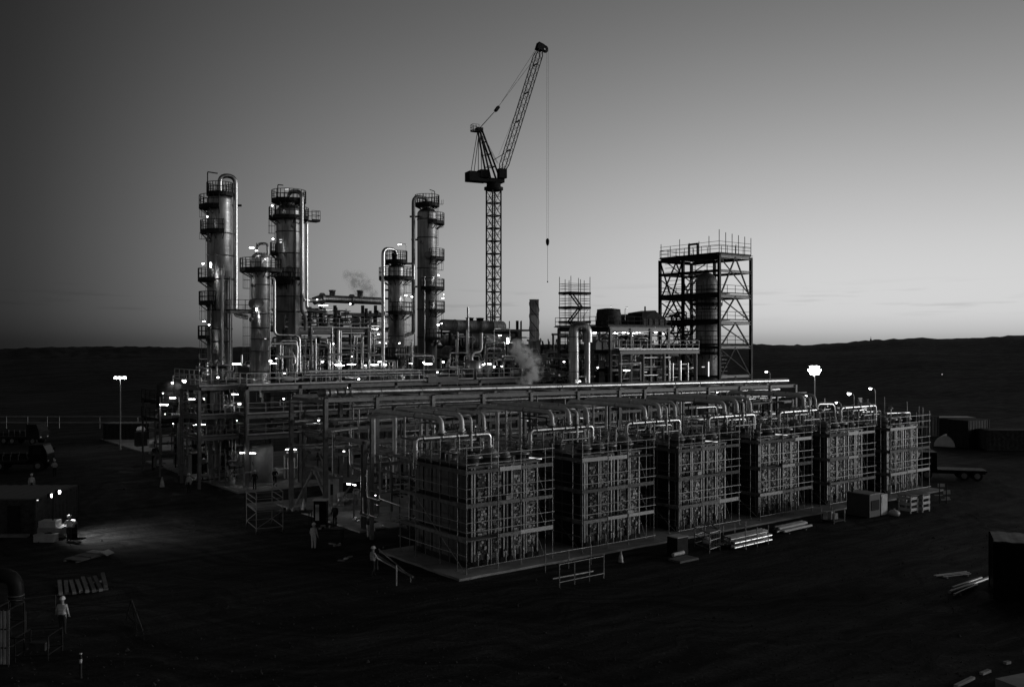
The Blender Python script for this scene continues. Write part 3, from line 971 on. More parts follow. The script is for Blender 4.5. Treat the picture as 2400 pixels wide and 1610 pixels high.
# bright stacked pipes lying just behind the deck rail
for k, (y, z, r) in enumerate(((41.2, 10.55, .16), (41.6, 10.9, .12), (42.1, 10.5, .14))):
    pipe(dm, 'pipe', [(DX[1] + 1 + k * .6, y, z), (DX[4] - 1.5 - k, y, z)], r, 'pclad', 12)
# ground floor: pale tank, switch box, lit pump set
q = at(615, 1135, y=42.5)
lathe(dm, 'tank', (q.x, 42.8, .14), [(.001, 0), (1.15, 0), (1.15, 3.3), (1.0, 3.55), (.5, 3.7), (.001, 3.75)], 'tank')
box(dm, 'nameplate', (q.x - 1.22, 42.1, 1.9), (q.x - 1.1, 42.4, 2.2), 'dark')
q = at(682, 1070, y=42)
for k in range(5):
    tube(dm, 'stub_pipe', (q.x + k * .35 - .7, 42, .3), (q.x + k * .35 - .7, 42, 2.6 - .3 * (k % 2)), .06 + .03 * (k % 3 == 0), 'white')
pipe(dm, 'pipe', [(q.x - 1.6, 41.8, 1.3), (q.x + .9, 41.8, 1.3), (q.x + .9, 41.8, 2.9), (q.x - .6, 41.8, 2.9)], .09, 'white', 8)
drum(dm, 'vessel', (q.x - 2.2, 42.6, .9), (q.x - .6, 42.6, .9), .45, 'white', 14)
lathe(dm, 'drum', (q.x + 2.1, 41, .14), [(.001, 0), (.42, 0), (.42, .5), (.45, .52), (.42, .54), (.42, 1.2), (.001, 1.2)], 'steel', 16)
pipe(dm, 'pipe', [(DX[0] - .5, 39.4, .14), (DX[0] - .5, 39.4, 1.6), (DX[0] + .9, 39.4, 1.6)], .1, 'galv', 8)
tube_lamp(dm, at(568, 1061, y=39.7), .7); tube_lamp(dm, at(592, 1062, y=40.4), .9); tube_lamp(dm, at(682, 1053, y=41), 1.8, 0, 'lamp2')
tube_lamp(dm, at(551, 924, y=42), 1.0); bulb(dm, at(561, 946, y=42), .2); bulb(dm, at(555, 985, y=42), .06)
for u, v, ln in ((555, 853, 1.5), (793, 855, 1.2), (798, 857, 1.4), (824, 854, 1.5), (878, 855, 1.3), (893, 848, 1.1), (1003, 853, 1.5), (1145, 853, 1.6), (1131, 855, .5)):
    p = at(u, v, y=44.5)
    tube_lamp(dm, p, ln, 0, 'lamp', p.z - 9.8)
for u, v, r in ((511, 884, .14), (756, 847, .17), (857, 856, .12), (904, 854, .15), (993, 849, .15), (1039, 848, .16), (1095, 848, .15), (1158, 859, .16), (1176, 858, .12), (1025, 872, .12), (841, 888, .15), (1073, 890, .17), (1049, 890, .1), (667, 874, .12), (647, 840, .1), (1322, 848, .17)):  # two of these bulbs are added glow for a bright nozzle and drum
    p = at(u, v, y=43)
    bulb(dm, p, r, 'lamp2', max(.3, p.z - 9.8))
tube_lamp(dm, at(641, 852, y=42.6), 1.0, .4, 'lamp2'); tube_lamp(dm, at(634, 846, y=42.4), .5, 0, 'lamp2'); tube_lamp(dm, at(962, 852, y=43), .7, .5, 'lamp2')
# small equipment standing on the top deck
rr = random.Random(31)
for k in range(16):
    x, y = rr.uniform(DX[0] + 4, DX[-1]), rr.uniform(41.5, 46)
    h = rr.uniform(.5, 1.3)
    if k % 3 == 0:
        drum(dm, 'vessel', (x, y, 10.2), (x + rr.uniform(.8, 1.8), y, 10.2), rr.uniform(.25, .42), rr.choice(('white', 'pclad', 'steel')), 12)
    elif k % 3 == 1:
        lathe(dm, 'vessel', (x, y, 9.7), [(.001, 0), (.35, 0), (.35, h), (.2, h + .2), (.001, h + .25)], rr.choice(('white', 'galv', 'pclad')), 14)
    else:
        box(dm, 'control_box', (x, y, 9.7), (x + .6, y + .4, 9.7 + h), rr.choice(('steel', 'white', 'dark')))
# clad pot with a pale front at the right end of the deck
q = at(1112, 905, y=41.5)
lathe(dm, 'tank', (q.x, 41.6, 9.4), [(.001, 0), (.95, 0), (.95, 2.2), (.8, 2.35), (.001, 2.4)], 'clad', 20)
# upright clad risers on the deck
for u, v0, v1, y, r in ((793, 775, 880, 46, .17), (799, 775, 830, 46, .08), (849, 790, 884, 45, .17), (866, 778, 870, 46.5, .2), (740, 793, 880, 45, .09), (779, 766, 880, 46, .06), (745, 806, 880, 46, .05), (823, 760, 860, 46.5, .05), (1074, 860, 900, 42, .14), (1097, 720, 830, 50, .14),
                        (1108, 845, 900, 42, .09), (1290, 862, 915, 41, .12), (1300, 862, 915, 41, .1)):
    p, q = at(u, v0, y=y), at(u, v1, y=y)
    tube(dm, 'riser', (p.x, p.y, 9.7), p, r, 'pclad', 10)
pipe(dm, 'pipe', [at(1105, 880, y=43), at(1105, 826, y=43), at(1128, 826, y=43), at(1128, 780, y=43)], .2, 'pclad', 10, .7)
pipe(dm, 'pipe', [at(1153, 870, y=43), at(1155, 844, y=43), at(1225, 842, y=43)], .16, 'pclad', 10, .6)
pipe(dm, 'pipe', [at(1140, 855, y=44), at(1140, 828, y=44), at(1157, 828, y=44), at(1157, 855, y=44)], .13, 'galv', 10, .4)

rr = random.Random(67)
for k in range(46):
    u = rr.uniform(645, 1170)
    if 900 < u < 960 or 985 < u < 1030: continue
    y = rr.uniform(45, 51)
    p = at(u, rr.uniform(765, 850), y=y)
    r_ = rr.choice((.05, .07, .09, .12, .16))
    if k % 3 == 0:
        s_ = rr.choice((-1, 1)) * rr.uniform(1.0, 3.2)
        pipe(dm, 'riser', [(p.x, y, 9.75), (p.x, y, p.z), (p.x + s_, y, p.z), (p.x + s_, y, p.z - rr.uniform(.6, 3))], r_, 'pclad', 9, None, [(0, .3)])
    else:
        tube(dm, 'riser', (p.x, y, 9.75), (p.x, y, p.z), r_, rr.choice(('pclad', 'pclad', 'galv')), 9)
        tube(dm, 'flange', (p.x, y, 9.95), (p.x, y, 10.05), r_ * 1.6, 'galv', 9)
        if k % 2: valve(dm, (p.x, y, 10.9), 1.1)
for k in range(22):
    u = rr.uniform(1180, 1330)
    y = rr.uniform(41, 46)
    p = at(u, rr.uniform(835, 890), y=y)
    tube(dm, 'riser', (p.x, y, 9.0), (p.x, y, max(p.z, 9.6)), rr.choice((.04, .06, .1)), rr.choice(('pclad', 'galv', 'steel')), 8)
# steelwork and pipes wrapped round the foot of the tallest column
for x, y in ((-1.6, 41.5), (-1.6, 46.5), (.4, 44.0)):
    ibeam(dm, 'column', (x, y, .14), (x, y, 9.3), .26, .28, 'steel')
for z in DZ:
    ibeam(dm, 'beam', (-1.6, 41.7, z), (-1.6, 46.3, z), .2, .3); ibeam(dm, 'beam', (-1.4, 41.5, z), (2.2, 41.5, z), .2, .3)
    box(dm, 'floor_panel', (-1.5, 41.6, z + .16), (2.2, 46.3, z + .22), 'deck')
    railing(dm, [(-1.6, 46.4, z + .22), (-1.6, 41.4, z + .22), (2.2, 41.4, z + .22)], 1.05, 1.2, 'galv', r=.026)
clutter(dm, 40, -1.3, 2.2, 41.8, 46.4, .4, 9.2, 25, .05, .2, 'xzz', ('dark', 'steel', 'galv', 'pclad'))
clutter(dm, 14, -1.3, 2.2, 41.8, 46.4, 9.9, 11.8, 26, .05, .12, 'xzz')
ladder(dm, -1.9, 43.5, .2, 6.9, PI)

# ================================================================ frame of floors and pipes behind the columns
uf = thing('upper_steel_frame', (18, 54, 9.7), 'open steel frame of pipes and floors between the left and middle columns', 'steel frame')
UX = [at(u, 800, y=55).x for u in (640, 700, 760, 830, 905)]
UZ = at(800, 775, y=55).z
for x in UX:
    for y in (52, 59):
        ibeam(uf, 'column', (x, y, 9.7), (x, y, UZ + (2.6 if x > UX[0] + 1 else 0)), .26, .28, 'dark')
for a, b in zip(UX, UX[1:]):
    for y in (52, 59):
        for z in (UZ, UZ - 2.4, UZ - 4.2):
            ibeam(uf, 'beam', (a, y, z), (b, y, z), .22, .34 if z == UZ else .22, 'steel' if z == UZ else 'dark')
    box(uf, 'floor_panel', (a + .02, 51.8, UZ + .18), (b - .02, 59.2, UZ + .25), 'dark')
    box(uf, 'floor_panel', (a + .02, 53, UZ - 2.25), (b - .02, 59.2, UZ - 2.2), 'dark')
railing(uf, [(UX[0], 59, UZ + .25), (UX[0], 51.8, UZ + .25), (UX[-1], 51.8, UZ + .25)], 1.1, 1.3, 'galv', r=.03)
pz = at(820, 703, y=55.5)
HP0, HP1 = at(752, 700, y=55.5), at(893, 706, y=55.5)
pipe(uf, 'large_pipe', [at(735, 706, y=55.5), HP0, HP1], .46, 'clad', 18, .5, [(1, .5), (1, .02)])
for u in (779, 844):
    p = at(u, 700, y=55.5)
    lathe(uf, 'nozzle', (p.x, p.y, p.z), [(.34, 0), (.34, .85), (.42, .85), (.42, 1.0), (.3, 1.02), (.001, 1.02)], 'galv', 16)
for u in (752, 785, 850, 880):
    p = at(u, 712, y=55.5)
    ibeam(uf, 'pipe_support', (p.x, p.y, UZ + .2), (p.x, p.y, p.z - .2), .3, .3, 'dark')
pipe(uf, 'pipe', [at(722, 728, y=56), at(762, 728, y=56)], .3, 'dark', 14)
clutter(uf, 55, UX[0], UX[-1], 52.5, 58.5, UZ + .4, UZ + 2.3, 41, .04, .15, 'xyz', ('dark', 'steel', 'galv', 'pclad'))
clutter(uf, 75, UX[0], UX[-1], 51.5, 58.5, 9.9, UZ - .4, 42, .04, .16, 'xxz', ('galv', 'pclad', 'steel', 'dark', 'dark'))
clutter(uf, 30, UX[0] - 2, UX[-1], 48, 51.5, 9.9, 13.5, 43, .05, .15, 'xzz')
for k in range(4):
    x = UX[1] + 1 + k * 2.3
    lathe(uf, 'vessel', (x, 56, UZ + .25), [(.001, 0), (.55, 0), (.55, 1.2), (.3, 1.45), (.001, 1.5)], 'dark', 16)
tube_lamp(uf, at(758, 716, y=52), 1.6); tube_lamp(uf, at(772, 727, y=52), 1.2, 0, 'dim'); tube_lamp(uf, at(878, 771, y=52), 1.3); tube_lamp(uf, at(880, 764, y=53), 1.6, 0, 'dim')
tube_lamp(uf, at(816, 810, y=51), 1.5, 0, 'dim'); bulb(uf, at(781, 806, y=51), .12); bulb(uf, at(743, 702, y=52), .1); bulb(uf, at(821, 712, y=52), .13)
bulb(uf, at(887, 783, y=52), .12); bulb(uf, at(824, 835, y=50), .1)
for u, v in ((890, 803), (905, 804), (700, 776), (735, 776), (650, 800)): bulb(uf, at(u, v, y=54), .08)

rr = random.Random(71)
for k in range(9):                     # banked equipment filling the back of the frame
    x = UX[0] + (UX[-1] - UX[0]) * (k + .5) / 9
    h = rr.uniform(2.2, UZ - 10.6)
    if k % 3 == 0: box(uf, 'switch_house', (x - .9, 57.5, 9.75), (x + .9, 59, 9.75 + h), 'dark')
    elif k % 3 == 1: lathe(uf, 'vessel', (x, 58, 9.75), [(.001, 0), (.8, 0), (.8, h - .4), (.5, h - .1), (.001, h)], 'rust', 18)
    else: drum(uf, 'vessel', (x - .9, 58, 9.75 + h * .5), (x + .9, 58, 9.75 + h * .5), .8, 'rust', 18, 1)
for k in range(26):
    x = UX[0] + (UX[-1] - UX[0]) * (k + rr.random()) / 26
    tube(uf, 'riser', (x, rr.uniform(51, 57), 9.8), (x, rr.uniform(51, 57), rr.uniform(12, UZ)), rr.choice((.06, .09, .13)), rr.choice(('steel', 'galv', 'pclad', 'dark')), 8)
for k in range(14):
    a_ = rr.uniform(UX[0], UX[-1] - 3); z_ = rr.uniform(10.2, UZ - .5)
    tube(uf, 'cross_pipe', (a_, 51.3, z_), (a_ + rr.uniform(1.5, 3.5), 51.3, z_), rr.choice((.05, .08)), rr.choice(('galv', 'pclad', 'steel')), 8)

# ================================================================ dark exchangers and drums on their frame, centre
xf = thing('exchanger_stack', (38, 60, 9.7), 'stack of large dark horizontal exchangers on a frame in front of the crane mast', 'exchanger')
def hvessel(par, u0, u1, v0, v1, y, r, m='clad', rings=3, name='exchanger'):
    p, q = at(u0, v0, y=y), at(u1, v1, y=y)
    q = V(q.x, y, p.z + (q.z - p.z) * .5)
    o = drum(par, name, p, q, r, m, 22, rings)
    for t in (.2, .45, .7, .9):
        c = p.lerp(q, t)
        ibeam(par, 'saddle', (c.x, c.y, c.z - r - 1.5), (c.x, c.y, c.z - r * .8), .35, .35, 'dark')
    return p, q
p1, q1 = hvessel(xf, 1036, 1178, 762, 768, 59, .78, 'vessel', 4)
p2, q2 = hvessel(xf, 1100, 1190, 797, 800, 54, .86, 'vessel', 2)
p3, q3 = hvessel(xf, 1045, 1175, 826, 828, 54.5, .88, 'vessel', 3)
p4, q4 = hvessel(xf, 1040, 1085, 797, 797, 58, .75, 'vessel', 1)
for u in (1101, 1125):
    p = at(u, 752, y=59)
    lathe(xf, 'manway', (p.x, p.y, p1.z + .6), [(.5, 0), (.5, .35), (.6, .35), (.6, .45), (.001, .5)], 'dark', 16)
tube(xf, 'vent', (p1.x + 8, 59, p1.z + .7), (p1.x + 8, 59, p1.z + 1.9), .08, 'dark')
XX = [at(u, 800, y=57).x for u in (1030, 1080, 1130, 1185)]
for x in XX:
    for y in (54.5, 61):
        ibeam(xf, 'column', (x, y, 9.7), (x, y, p1.z - .9), .3, .3, 'dark')
for a, b in zip(XX, XX[1:]):
    for y in (54.5, 61):
        for z in (p1.z - 1.0, p2.z - 1.0, p3.z - 1.1):
            ibeam(xf, 'beam', (a, y, z), (b, y, z), .24, .3, 'dark')
pipe(xf, 'pipe', [at(1060, 826, y=52), at(1100, 826, y=52), at(1106, 870, y=52)], .3, 'dark', 12, 1.2)
clutter(xf, 40, XX[0], XX[-1], 52, 54.5, 9.9, 14.5, 51, .05, .18, 'xz', ('dark', 'dark', 'steel', 'galv'))
tube(xf, 'lit_post', at(1190, 838, y=50), at(1190, 810, y=50), .09, 'white')
tube(xf, 'lit_tube', at(1190, 805, y=50), at(1190, 792, y=50), .12, 'lamp')
tube_lamp(xf, at(1172, 786, y=53), .7, -.4); bulb(xf, at(1027, 761, y=57), .2); bulb(xf, at(1035, 758, y=57), .1)
tube_lamp(xf, at(1199, 803, y=52), .9, 0, 'dim')
rr = random.Random(73)
for k in range(24):
    x = XX[0] + (XX[-1] + 6 - XX[0]) * (k + rr.random()) / 24
    y = rr.uniform(48, 53)
    z_ = rr.uniform(10.8, 13.6)
    if k % 3: tube(xf, 'riser', (x, y, 9.75), (x, y, z_), rr.choice((.05, .08, .12)), rr.choice(('steel', 'galv', 'pclad', 'dark')), 8)
    else: pipe(xf, 'pipe', [(x, y, 9.75), (x, y, z_), (x + rr.uniform(1, 2.4), y, z_), (x + 2.5, y, 9.8)], rr.choice((.08, .12, .16)), rr.choice(('galv', 'pclad', 'steel')), 9, .4)
for k in range(6):
    x = XX[0] + 1 + k * 2.6
    lathe(xf, 'pump_motor', (x, 47.5, 9.75), [(.001, 0), (.4, 0), (.4, .7), (.25, .95), (.25, 1.3), (.001, 1.35)], rr.choice(('steel', 'tank', 'dark')), 14)
# small roof structure right of the exchangers
rh = thing('roof_plant_house', at(1205, 800, y=66), 'small roofed plant house with mesh panels beside the exchangers', 'plant house')
a, b = at(1180, 776, y=66), at(1222, 776, y=66)
box(rh, 'wall', (a.x, 66, 9.7), (b.x, 69, a.z), 'rust')
for x in (b.x, b.x + 2.2):
    for y in (66, 69): tube(rh, 'post', (x, y, 9.7), (x, y, a.z + 1.6), .08, 'dark')
box(rh, 'roof', (a.x - .2, 65.8, a.z + .02), (b.x + 2.4, 69.2, a.z + .28), 'dark')
for z in (a.z - 1, a.z - 2): tube(rh, 'rail', (b.x, 66, z), (b.x + 2.2, 66, z), .04, 'dark')
tube(rh, 'vent_stack', (b.x - .4, 66.5, a.z), (b.x - .4, 66.5, a.z + 1.6), .22, 'dark', 12)

# ================================================================ the five process columns
def column(name_lab, u, y, z0, vtop, du, bands, legs=()):
    """upright clad vessel with domed head; du = half width in the photo"""
    p = at(u, vtop, y=y)
    d = (p - CAM).dot(FW)
    r = du * d / FPX
    t = thing('process_column', (p.x, y, z0), name_lab, 'column', 'clad process columns')
    h = p.z - z0
    b = MB()
    pr = [(r * 1.04, 0), (r * 1.04, .5), (r, .5), (r, h - r * .62)]
    for k in range(1, 8):
        a = k / 7 * PI / 2
        pr.append((max(.001, r * math.cos(a)), h - r * .62 + r * .62 * math.sin(a)))
    b.lathe(pr, 40)
    b.build(t, 'shell', 'clad', mtx=Matrix.Translation((p.x, y, z0)))
    for v in bands:
        z = at(u, v, y=y).z
        tube(t, 'band', (p.x, y, z - .05), (p.x, y, z + .05), r * 1.045, 'steel', 32)
    rr = random.Random(int(u))
    for k in range(5):                     # manways, nozzles and nameplates
        a = rr.uniform(225, 320); z = z0 + h * rr.uniform(.15, .88); rn = rr.choice((.12, .16, .3))
        q0, q1 = polar(p.x, y, r - .05, a, z), polar(p.x, y, r + .22, a, z)
        n_ = tube(t, 'nozzle' if rn < .3 else 'manway', q0, q1, rn, 'galv', 14)
        tube(n_, 'flange', polar(p.x, y, r + .18, a, z), polar(p.x, y, r + .27, a, z), rn * 1.45, 'steel', 14)
    return t, p.x, y, r, p.z, d
def zc(u, v, y): return at(u, v, y=y).z
def px(c, n): return n * c[5] / FPX       # photo pixels to metres at this column
def vapour_pipe(c, u_leg, v_arch, v_end, r, tail=(), m='pclad', ang=None, br=None):
    """goose-neck from the head of the column over and down its side"""
    t, x, y, R_, zt, d = c
    leg = at(u_leg, 800, y=y - (.3 if u_leg < 1200 else 0))
    leg = V(leg.x, leg.y, 0)
    za = zc(u_leg, v_arch, y) - r
    ze = zc(u_leg, v_end, y)
    pts = [(x, y, zt - .1), (x, y, za), (leg.x, leg.y, za), (leg.x, leg.y, ze)] + [tuple(q) for q in tail]
    return pipe(t, 'vapour_pipe', pts, r, m, 14, br or abs(leg.x - x) * .5 + .2)
def stub_clip(c, u, v, ln, m='dark'):
    p = at(u, v, y=c[2])
    bar(c[0], 'pipe_bracket', p - RT * ln / 2, p + RT * ln / 2, .16, .2, m)

# --- far left, tallest
C1 = column('tallest process column, far left, with the outer side platforms', 515, 48, .14, 452, 28.5, (548, 600, 655, 727, 770, 800, 890))
t, x, y, r, zt, d = C1
for v, R_, a0, a1 in ((456, 30, 0, 360), (487, 47, 130, 285), (545, 44, 150, 300), (657, 49, 150, 262), (711, 47, 150, 270), (791, 49, 150, 250)):
    ring_platform(t, x, y, zc(515, v, y), r * (.3 if v == 456 else 1.02), px(C1, R_), a0, a1)
tube(t, 'neck', (x, y, zt - .2), (x, y, zc(515, 455, y)), r * .45, 'steel', 16)
vapour_pipe(C1, 552, 410, 728, .235, [at(553, 738, y=48), at(580, 744, y=47)], br=.85)
stub_clip(C1, 549, 482, 1.5); stub_clip(C1, 540, 600, .6); stub_clip(C1, 540, 655, .6)
for v0, v1 in ((611, 545), (560, 487), (711, 657), (800, 711), (900, 795)):
    q = polar(x, y, r + .12, 178, 0)
    ladder(t, q.x, q.y, zc(515, v0, y), zc(515, v1, y), cang(178))
q = polar(x, y, r + .25, 300, 0)
pipe(t, 'side_pipe', [polar(x, y, r * .9, 290, zc(515, 632, y)), polar(x, y, r + .3, 296, zc(515, 632, y)), polar(x, y, r + .3, 296, zc(515, 850, y)), polar(x, y, r + .3, 296, 10)], .15, 'pclad', 10)
pipe(t, 'side_pipe', [polar(x, y, r + .22, 330, zc(515, 650, y)), polar(x, y, r + .22, 330, 5)], .09, 'galv', 8)
pipe(t, 'side_pipe', [polar(x, y, r + .2, 250, zc(515, 690, y)), polar(x, y, r + .2, 250, 3)], .07, 'galv', 8)
pipe(t, 'davit', [polar(x, y, r * .95, 200, zc(515, 452, y)), polar(x, y, r * .95, 200, zc(515, 405, y)), polar(x, y, .2, 190, zc(515, 407, y))], .06, 'dark', 6, .1)
bulb(t, at(476, 618, y=47), .15); bulb(t, at(486, 508, y=46.5), .1); tube(t, 'lit_tube', at(494, 627, y=45.9), at(494, 616, y=45.9), .07, 'lamp')
tube_lamp(t, at(478, 753, y=46), .5, .6); bulb(t, at(490, 761, y=46), .12); tube(t, 'lit_tube', at(487, 880, y=46), at(487, 850, y=46), .04, 'dim')
# --- second, behind
C2 = column('thick process column standing behind the short left one', 677, 53, 9.7, 479, 29, (545, 595, 695, 730))
t, x, y, r, zt, d = C2
for v, R_, a0, a1 in ((472, 40, 0, 360), (512, 46, 0, 360), (594, 43, 150, 215), (655, 30, 200, 330), (664, 36, 150, 290)):
    ring_platform(t, x, y, zc(677, v, y), r * (.3 if v == 472 else 1.02), max(px(C2, R_), r + .5 if v != 472 else 0), a0, a1)
q = polar(x, y, r + 1.6, 350, zc(677, 520, y))
box(t, 'side_platform', (q.x - .5, q.y - .5, q.z - .1), (q.x + .5, q.y + .5, q.z), 'dark'); railing(t, [(q.x - .5, q.y - .5, q.z), (q.x + .5, q.y - .5, q.z), (q.x + .5, q.y + .5, q.z), (q.x - .5, q.y + .5, q.z)], 1.1, .6, 'dark')
tube(t, 'neck', (x, y, zt - .2), (x, y, zc(677, 470, y)), r * .45, 'steel', 16)
for a in (160, 20, 250):
    q = polar(x, y, r * 1.25, a, 0)
    tube(t, 'platform_strut', (q.x, q.y, zc(677, 512, y)), (q.x, q.y, zc(677, 472, y)), .07, 'dark')
lp = at(707, 700, y=51.0)
pipe(t, 'vapour_pipe', [(x, y, zt - .2), (x, y, zc(690, 450, y)), (lp.x, lp.y, zc(707, 450, 51)), (lp.x, lp.y, zc(707, 702, 51)), at(735, 705, y=53), at(752, 703, y=55)], .23, 'pclad', 14, .75)
pipe(t, 'side_pipe', [polar(x, y, r + .7, 352, zc(677, 524, y)), polar(x, y, r + .7, 352, zc(677, 725, y)), polar(x, y, r + 3, 352, zc(677, 733, y))], .17, 'pclad', 10)
pipe(t, 'side_pipe', [polar(x, y, r + .15, 310, zc(677, 515, y)), polar(x, y, r + .15, 310, 10)], .1, 'steel', 8)
pipe(t, 'side_pipe', [at(707, 695, y=50.6), at(707, 728, y=50.6), at(716, 742, y=50.6), at(716, 775, y=50.6)], .2, 'steel', 10)
for v0, v1 in ((594, 514), (680, 596), (770, 664)):
    q = polar(x, y, r + .12, 190, 0)
    ladder(t, q.x, q.y, zc(677, v0, y), zc(677, v1, y), cang(190), 'dark')
pipe(t, 'davit', [polar(x, y, 1.2, 190, zc(677, 470, y)), polar(x, y, 1.2, 190, zc(677, 434, y)), polar(x, y, .6, 190, zc(677, 435, y))], .06, 'dark', 6, .1)
bulb(t, at(638, 482, y=51.5), .12, 'lamp2', 1.2); bulb(t, at(640, 560, y=51.5), .14); tube_lamp(t, at(672, 444, y=51), .7, -.3, 'dim'); tube_lamp(t, at(658, 562, y=51), .5, 0, 'dim')
tube(t, 'lit_tube', at(656, 568, y=50.4), at(660, 568, y=50.4), .06, 'dim')
# --- short one in front, left
C3 = column('short process column, front left, with the round platform below its dome', 611, 44, 9.7, 592, 21.8, (668, 702, 735, 768, 794, 822, 870))
t, x, y, r, zt, d = C3
ring_platform(t, x, y, zc(611, 634, y), r * 1.02, px(C3, 48), 0, 360)
pipe(t, 'vapour_pipe', [polar(x, y, r * .45, 150, zt - .2), polar(x, y, r * .45, 150, zc(611, 571, y)), polar(x, y, r * .75, 0, zc(611, 571, y)), polar(x, y, r * .75, 0, zc(611, 600, y))], .13, 'galv', 10, .4)
tube(t, 'vent', polar(x, y, .4, 200, zt - .1), polar(x, y, .4, 200, zc(611, 570, y)), .04, 'dark')
for a in (250, 290, 320): lathe(t, 'nozzle', polar(x, y, r * .6, a, zt - .5), [(.2, 0), (.2, .35), (.27, .35), (.27, .42), (.001, .44)], 'galv', 12)
q = polar(x, y, r + .1, 185, 0)
ladder(t, q.x, q.y, 9.7, zc(611, 716, y), cang(185)); ladder(t, q.x, q.y, zc(611, 728, y), zc(611, 636, y), cang(185))
pl = at(643, 645, y=44.0)
pipe(t, 'side_pipe', [polar(x, y, r, 330, zc(611, 652, y)), (pl.x, pl.y, zc(643, 652, 44)), (pl.x, pl.y, zc(643, 785, 44)), at(701, 786, y=44), at(703, 872, y=44)], .15, 'pclad', 12, .55, [(2, .55)])
pipe(t, 'side_pipe', [at(630, 850, y=43.6), at(630, 806, y=43.6), at(697, 805, y=43.6), at(695, 876, y=43.6)], .14, 'pclad', 12, .5)
pipe(t, 'side_pipe', [polar(x, y, r + .15, 340, zc(611, 640, y)), polar(x, y, r + .15, 340, 10)], .06, 'galv', 8)
q = polar(x, y, r + 1.1, 180, zc(611, 729, y))
box(t, 'side_platform', (q.x - 1.2, q.y - .6, q.z - .25), (q.x + 1.0, q.y + .8, q.z), 'steel'); railing(t, [(q.x + 1, q.y - .6, q.z), (q.x - 1.2, q.y - .6, q.z), (q.x - 1.2, q.y + .8, q.z)], 1.1, .7, 'dark')
tube_lamp(t, at(590, 581, y=43), .7); tube_lamp(t, at(601, 588, y=43), .35, 0, 'lamp2'); tube(t, 'lit_tube', at(601, 729, y=42.9), at(601, 722, y=42.9), .05, 'lamp'); bulb(t, at(622, 607, y=42.5), .07)
tube_lamp(t, at(622, 794, y=42.8), .3, 0, 'dim')
# --- short one in the middle
C4 = column('short process column, middle, with goose-neck pipe on its left', 929, 44, 9.7, 618, 19.5, (652, 733, 787, 870))
t, x, y, r, zt, d = C4
for v, R_, a0, a1 in ((614, 26, 0, 360), (653, 41, 0, 360), (734, 40, 250, 390), (840, 27, 0, 360)):
    ring_platform(t, x, y, zc(929, v, y), r * (.3 if v == 614 else 1.02), px(C4, R_), a0, a1)
tube(t, 'neck', (x, y, zt - .2), (x, y, zc(929, 614, y)), r * .5, 'steel', 16)
vapour_pipe(C4, 898, 579, 862, .2, br=.72)
for v in (620, 680, 700, 770): stub_clip(C4, 905, v, .55)
pipe(t, 'side_pipe', [polar(x, y, r * .8, 0, zc(929, 618, y)), polar(x, y, r + 1.0, 0, zc(929, 618, y)), polar(x, y, r + 1.0, 0, zc(929, 655, y))], .12, 'pclad', 10)
for v0, v1 in ((734, 655), (880, 736)):
    q = polar(x, y, r + .15, 340, 0); ladder(t, q.x, q.y, zc(929, v0, y), zc(929, v1, y), cang(340))
for a, rr_ in ((230, .07), (255, .09), (282, .05)): pipe(t, 'side_pipe', [polar(x, y, r + .12, a, zc(929, 838, y)), polar(x, y, r + .12, a, 9.8)], rr_, 'pclad', 8)
lathe(t, 'relief_valve', polar(x, y, .5, 250, zc(929, 612, y)), [(.2, 0), (.2, .5), (.3, .5), (.3, .8), (.001, .9)], 'dark', 12)
pipe(t, 'lamp_pole', [polar(x, y, 1.1, 350, zc(929, 612, y)), polar(x, y, 1.1, 350, zc(929, 573, y)), polar(x, y, .5, 330, zc(929, 571, y))], .03, 'galv', 6, .1)
tube_lamp(t, at(937, 573, y=43), .6, -.3); tube_lamp(t, at(951, 693, y=42.6), .4, -.5); tube_lamp(t, at(965, 696, y=42.6), .4, -.5); bulb(t, at(936, 804, y=42.5), .1)
pipe(t, 'lamp_pole', [polar(x, y, r + 1.0, 340, zc(929, 732, y)), polar(x, y, r + 1.0, 340, zc(929, 698, y)), polar(x, y, r + .7, 330, zc(929, 696, y))], .03, 'galv', 6, .1)
# --- tall one in the middle
C5 = column('tall process column, middle, with platforms stepping down its right side', 1001, 50, 9.7, 488, 23, (515, 558, 629, 725, 790))
t, x, y, r, zt, d = C5
for v, R_, a0, a1 in ((481, 29, 0, 360), (523, 41, 280, 400), (607, 41, 290, 400), (677, 41, 255, 400), (729, 42, 290, 400), (794, 36, 270, 420)):
    ring_platform(t, x, y, zc(1001, v, y), r * (.3 if v == 481 else 1.02), px(C5, R_), a0, a1)
tube(t, 'neck', (x, y, zt - .2), (x, y, zc(1001, 480, y)), r * .5, 'steel', 16)
vapour_pipe(C5, 969, 457, 772, .22, [at(968, 780, y=50), at(948, 787, y=50)], 'steel', br=.85)
for v, ln in ((508, 1.2), (562, .8), (672, .6)): stub_clip(C5, 972, v, ln)
for v0, v1 in ((523, 470), (577, 525), (677, 609), (727, 679), (794, 731)):
    q = polar(x, y, r + .15, 345, 0); ladder(t, q.x, q.y, zc(1001, v0, y), zc(1001, v1, y), cang(345), 'dark')
q = polar(x, y, r + .1, 300, 0)
ladder(t, q.x, q.y, zc(1001, 677, y), zc(1001, 609, y), cang(300), 'dark')
tube(t, 'side_pipe', polar(x, y, r + .1, 262, zc(1001, 650, y)), polar(x, y, r + .1, 262, 9.8), .07, 'pclad')
for a, v in ((120, 452), (60, 448)): tube(t, 'vent', polar(x, y, 1.0, a, zc(1001, 481, y)), polar(x, y, 1.0, a, zc(1001, v, y)), .03, 'dark')
pipe(t, 'davit', [polar(x, y, 1.0, 340, zc(1001, 481, y)), polar(x, y, 1.0, 340, zc(1001, 450, y)), polar(x, y, .75, 300, zc(1001, 447, y))], .05, 'dark', 6, .1)
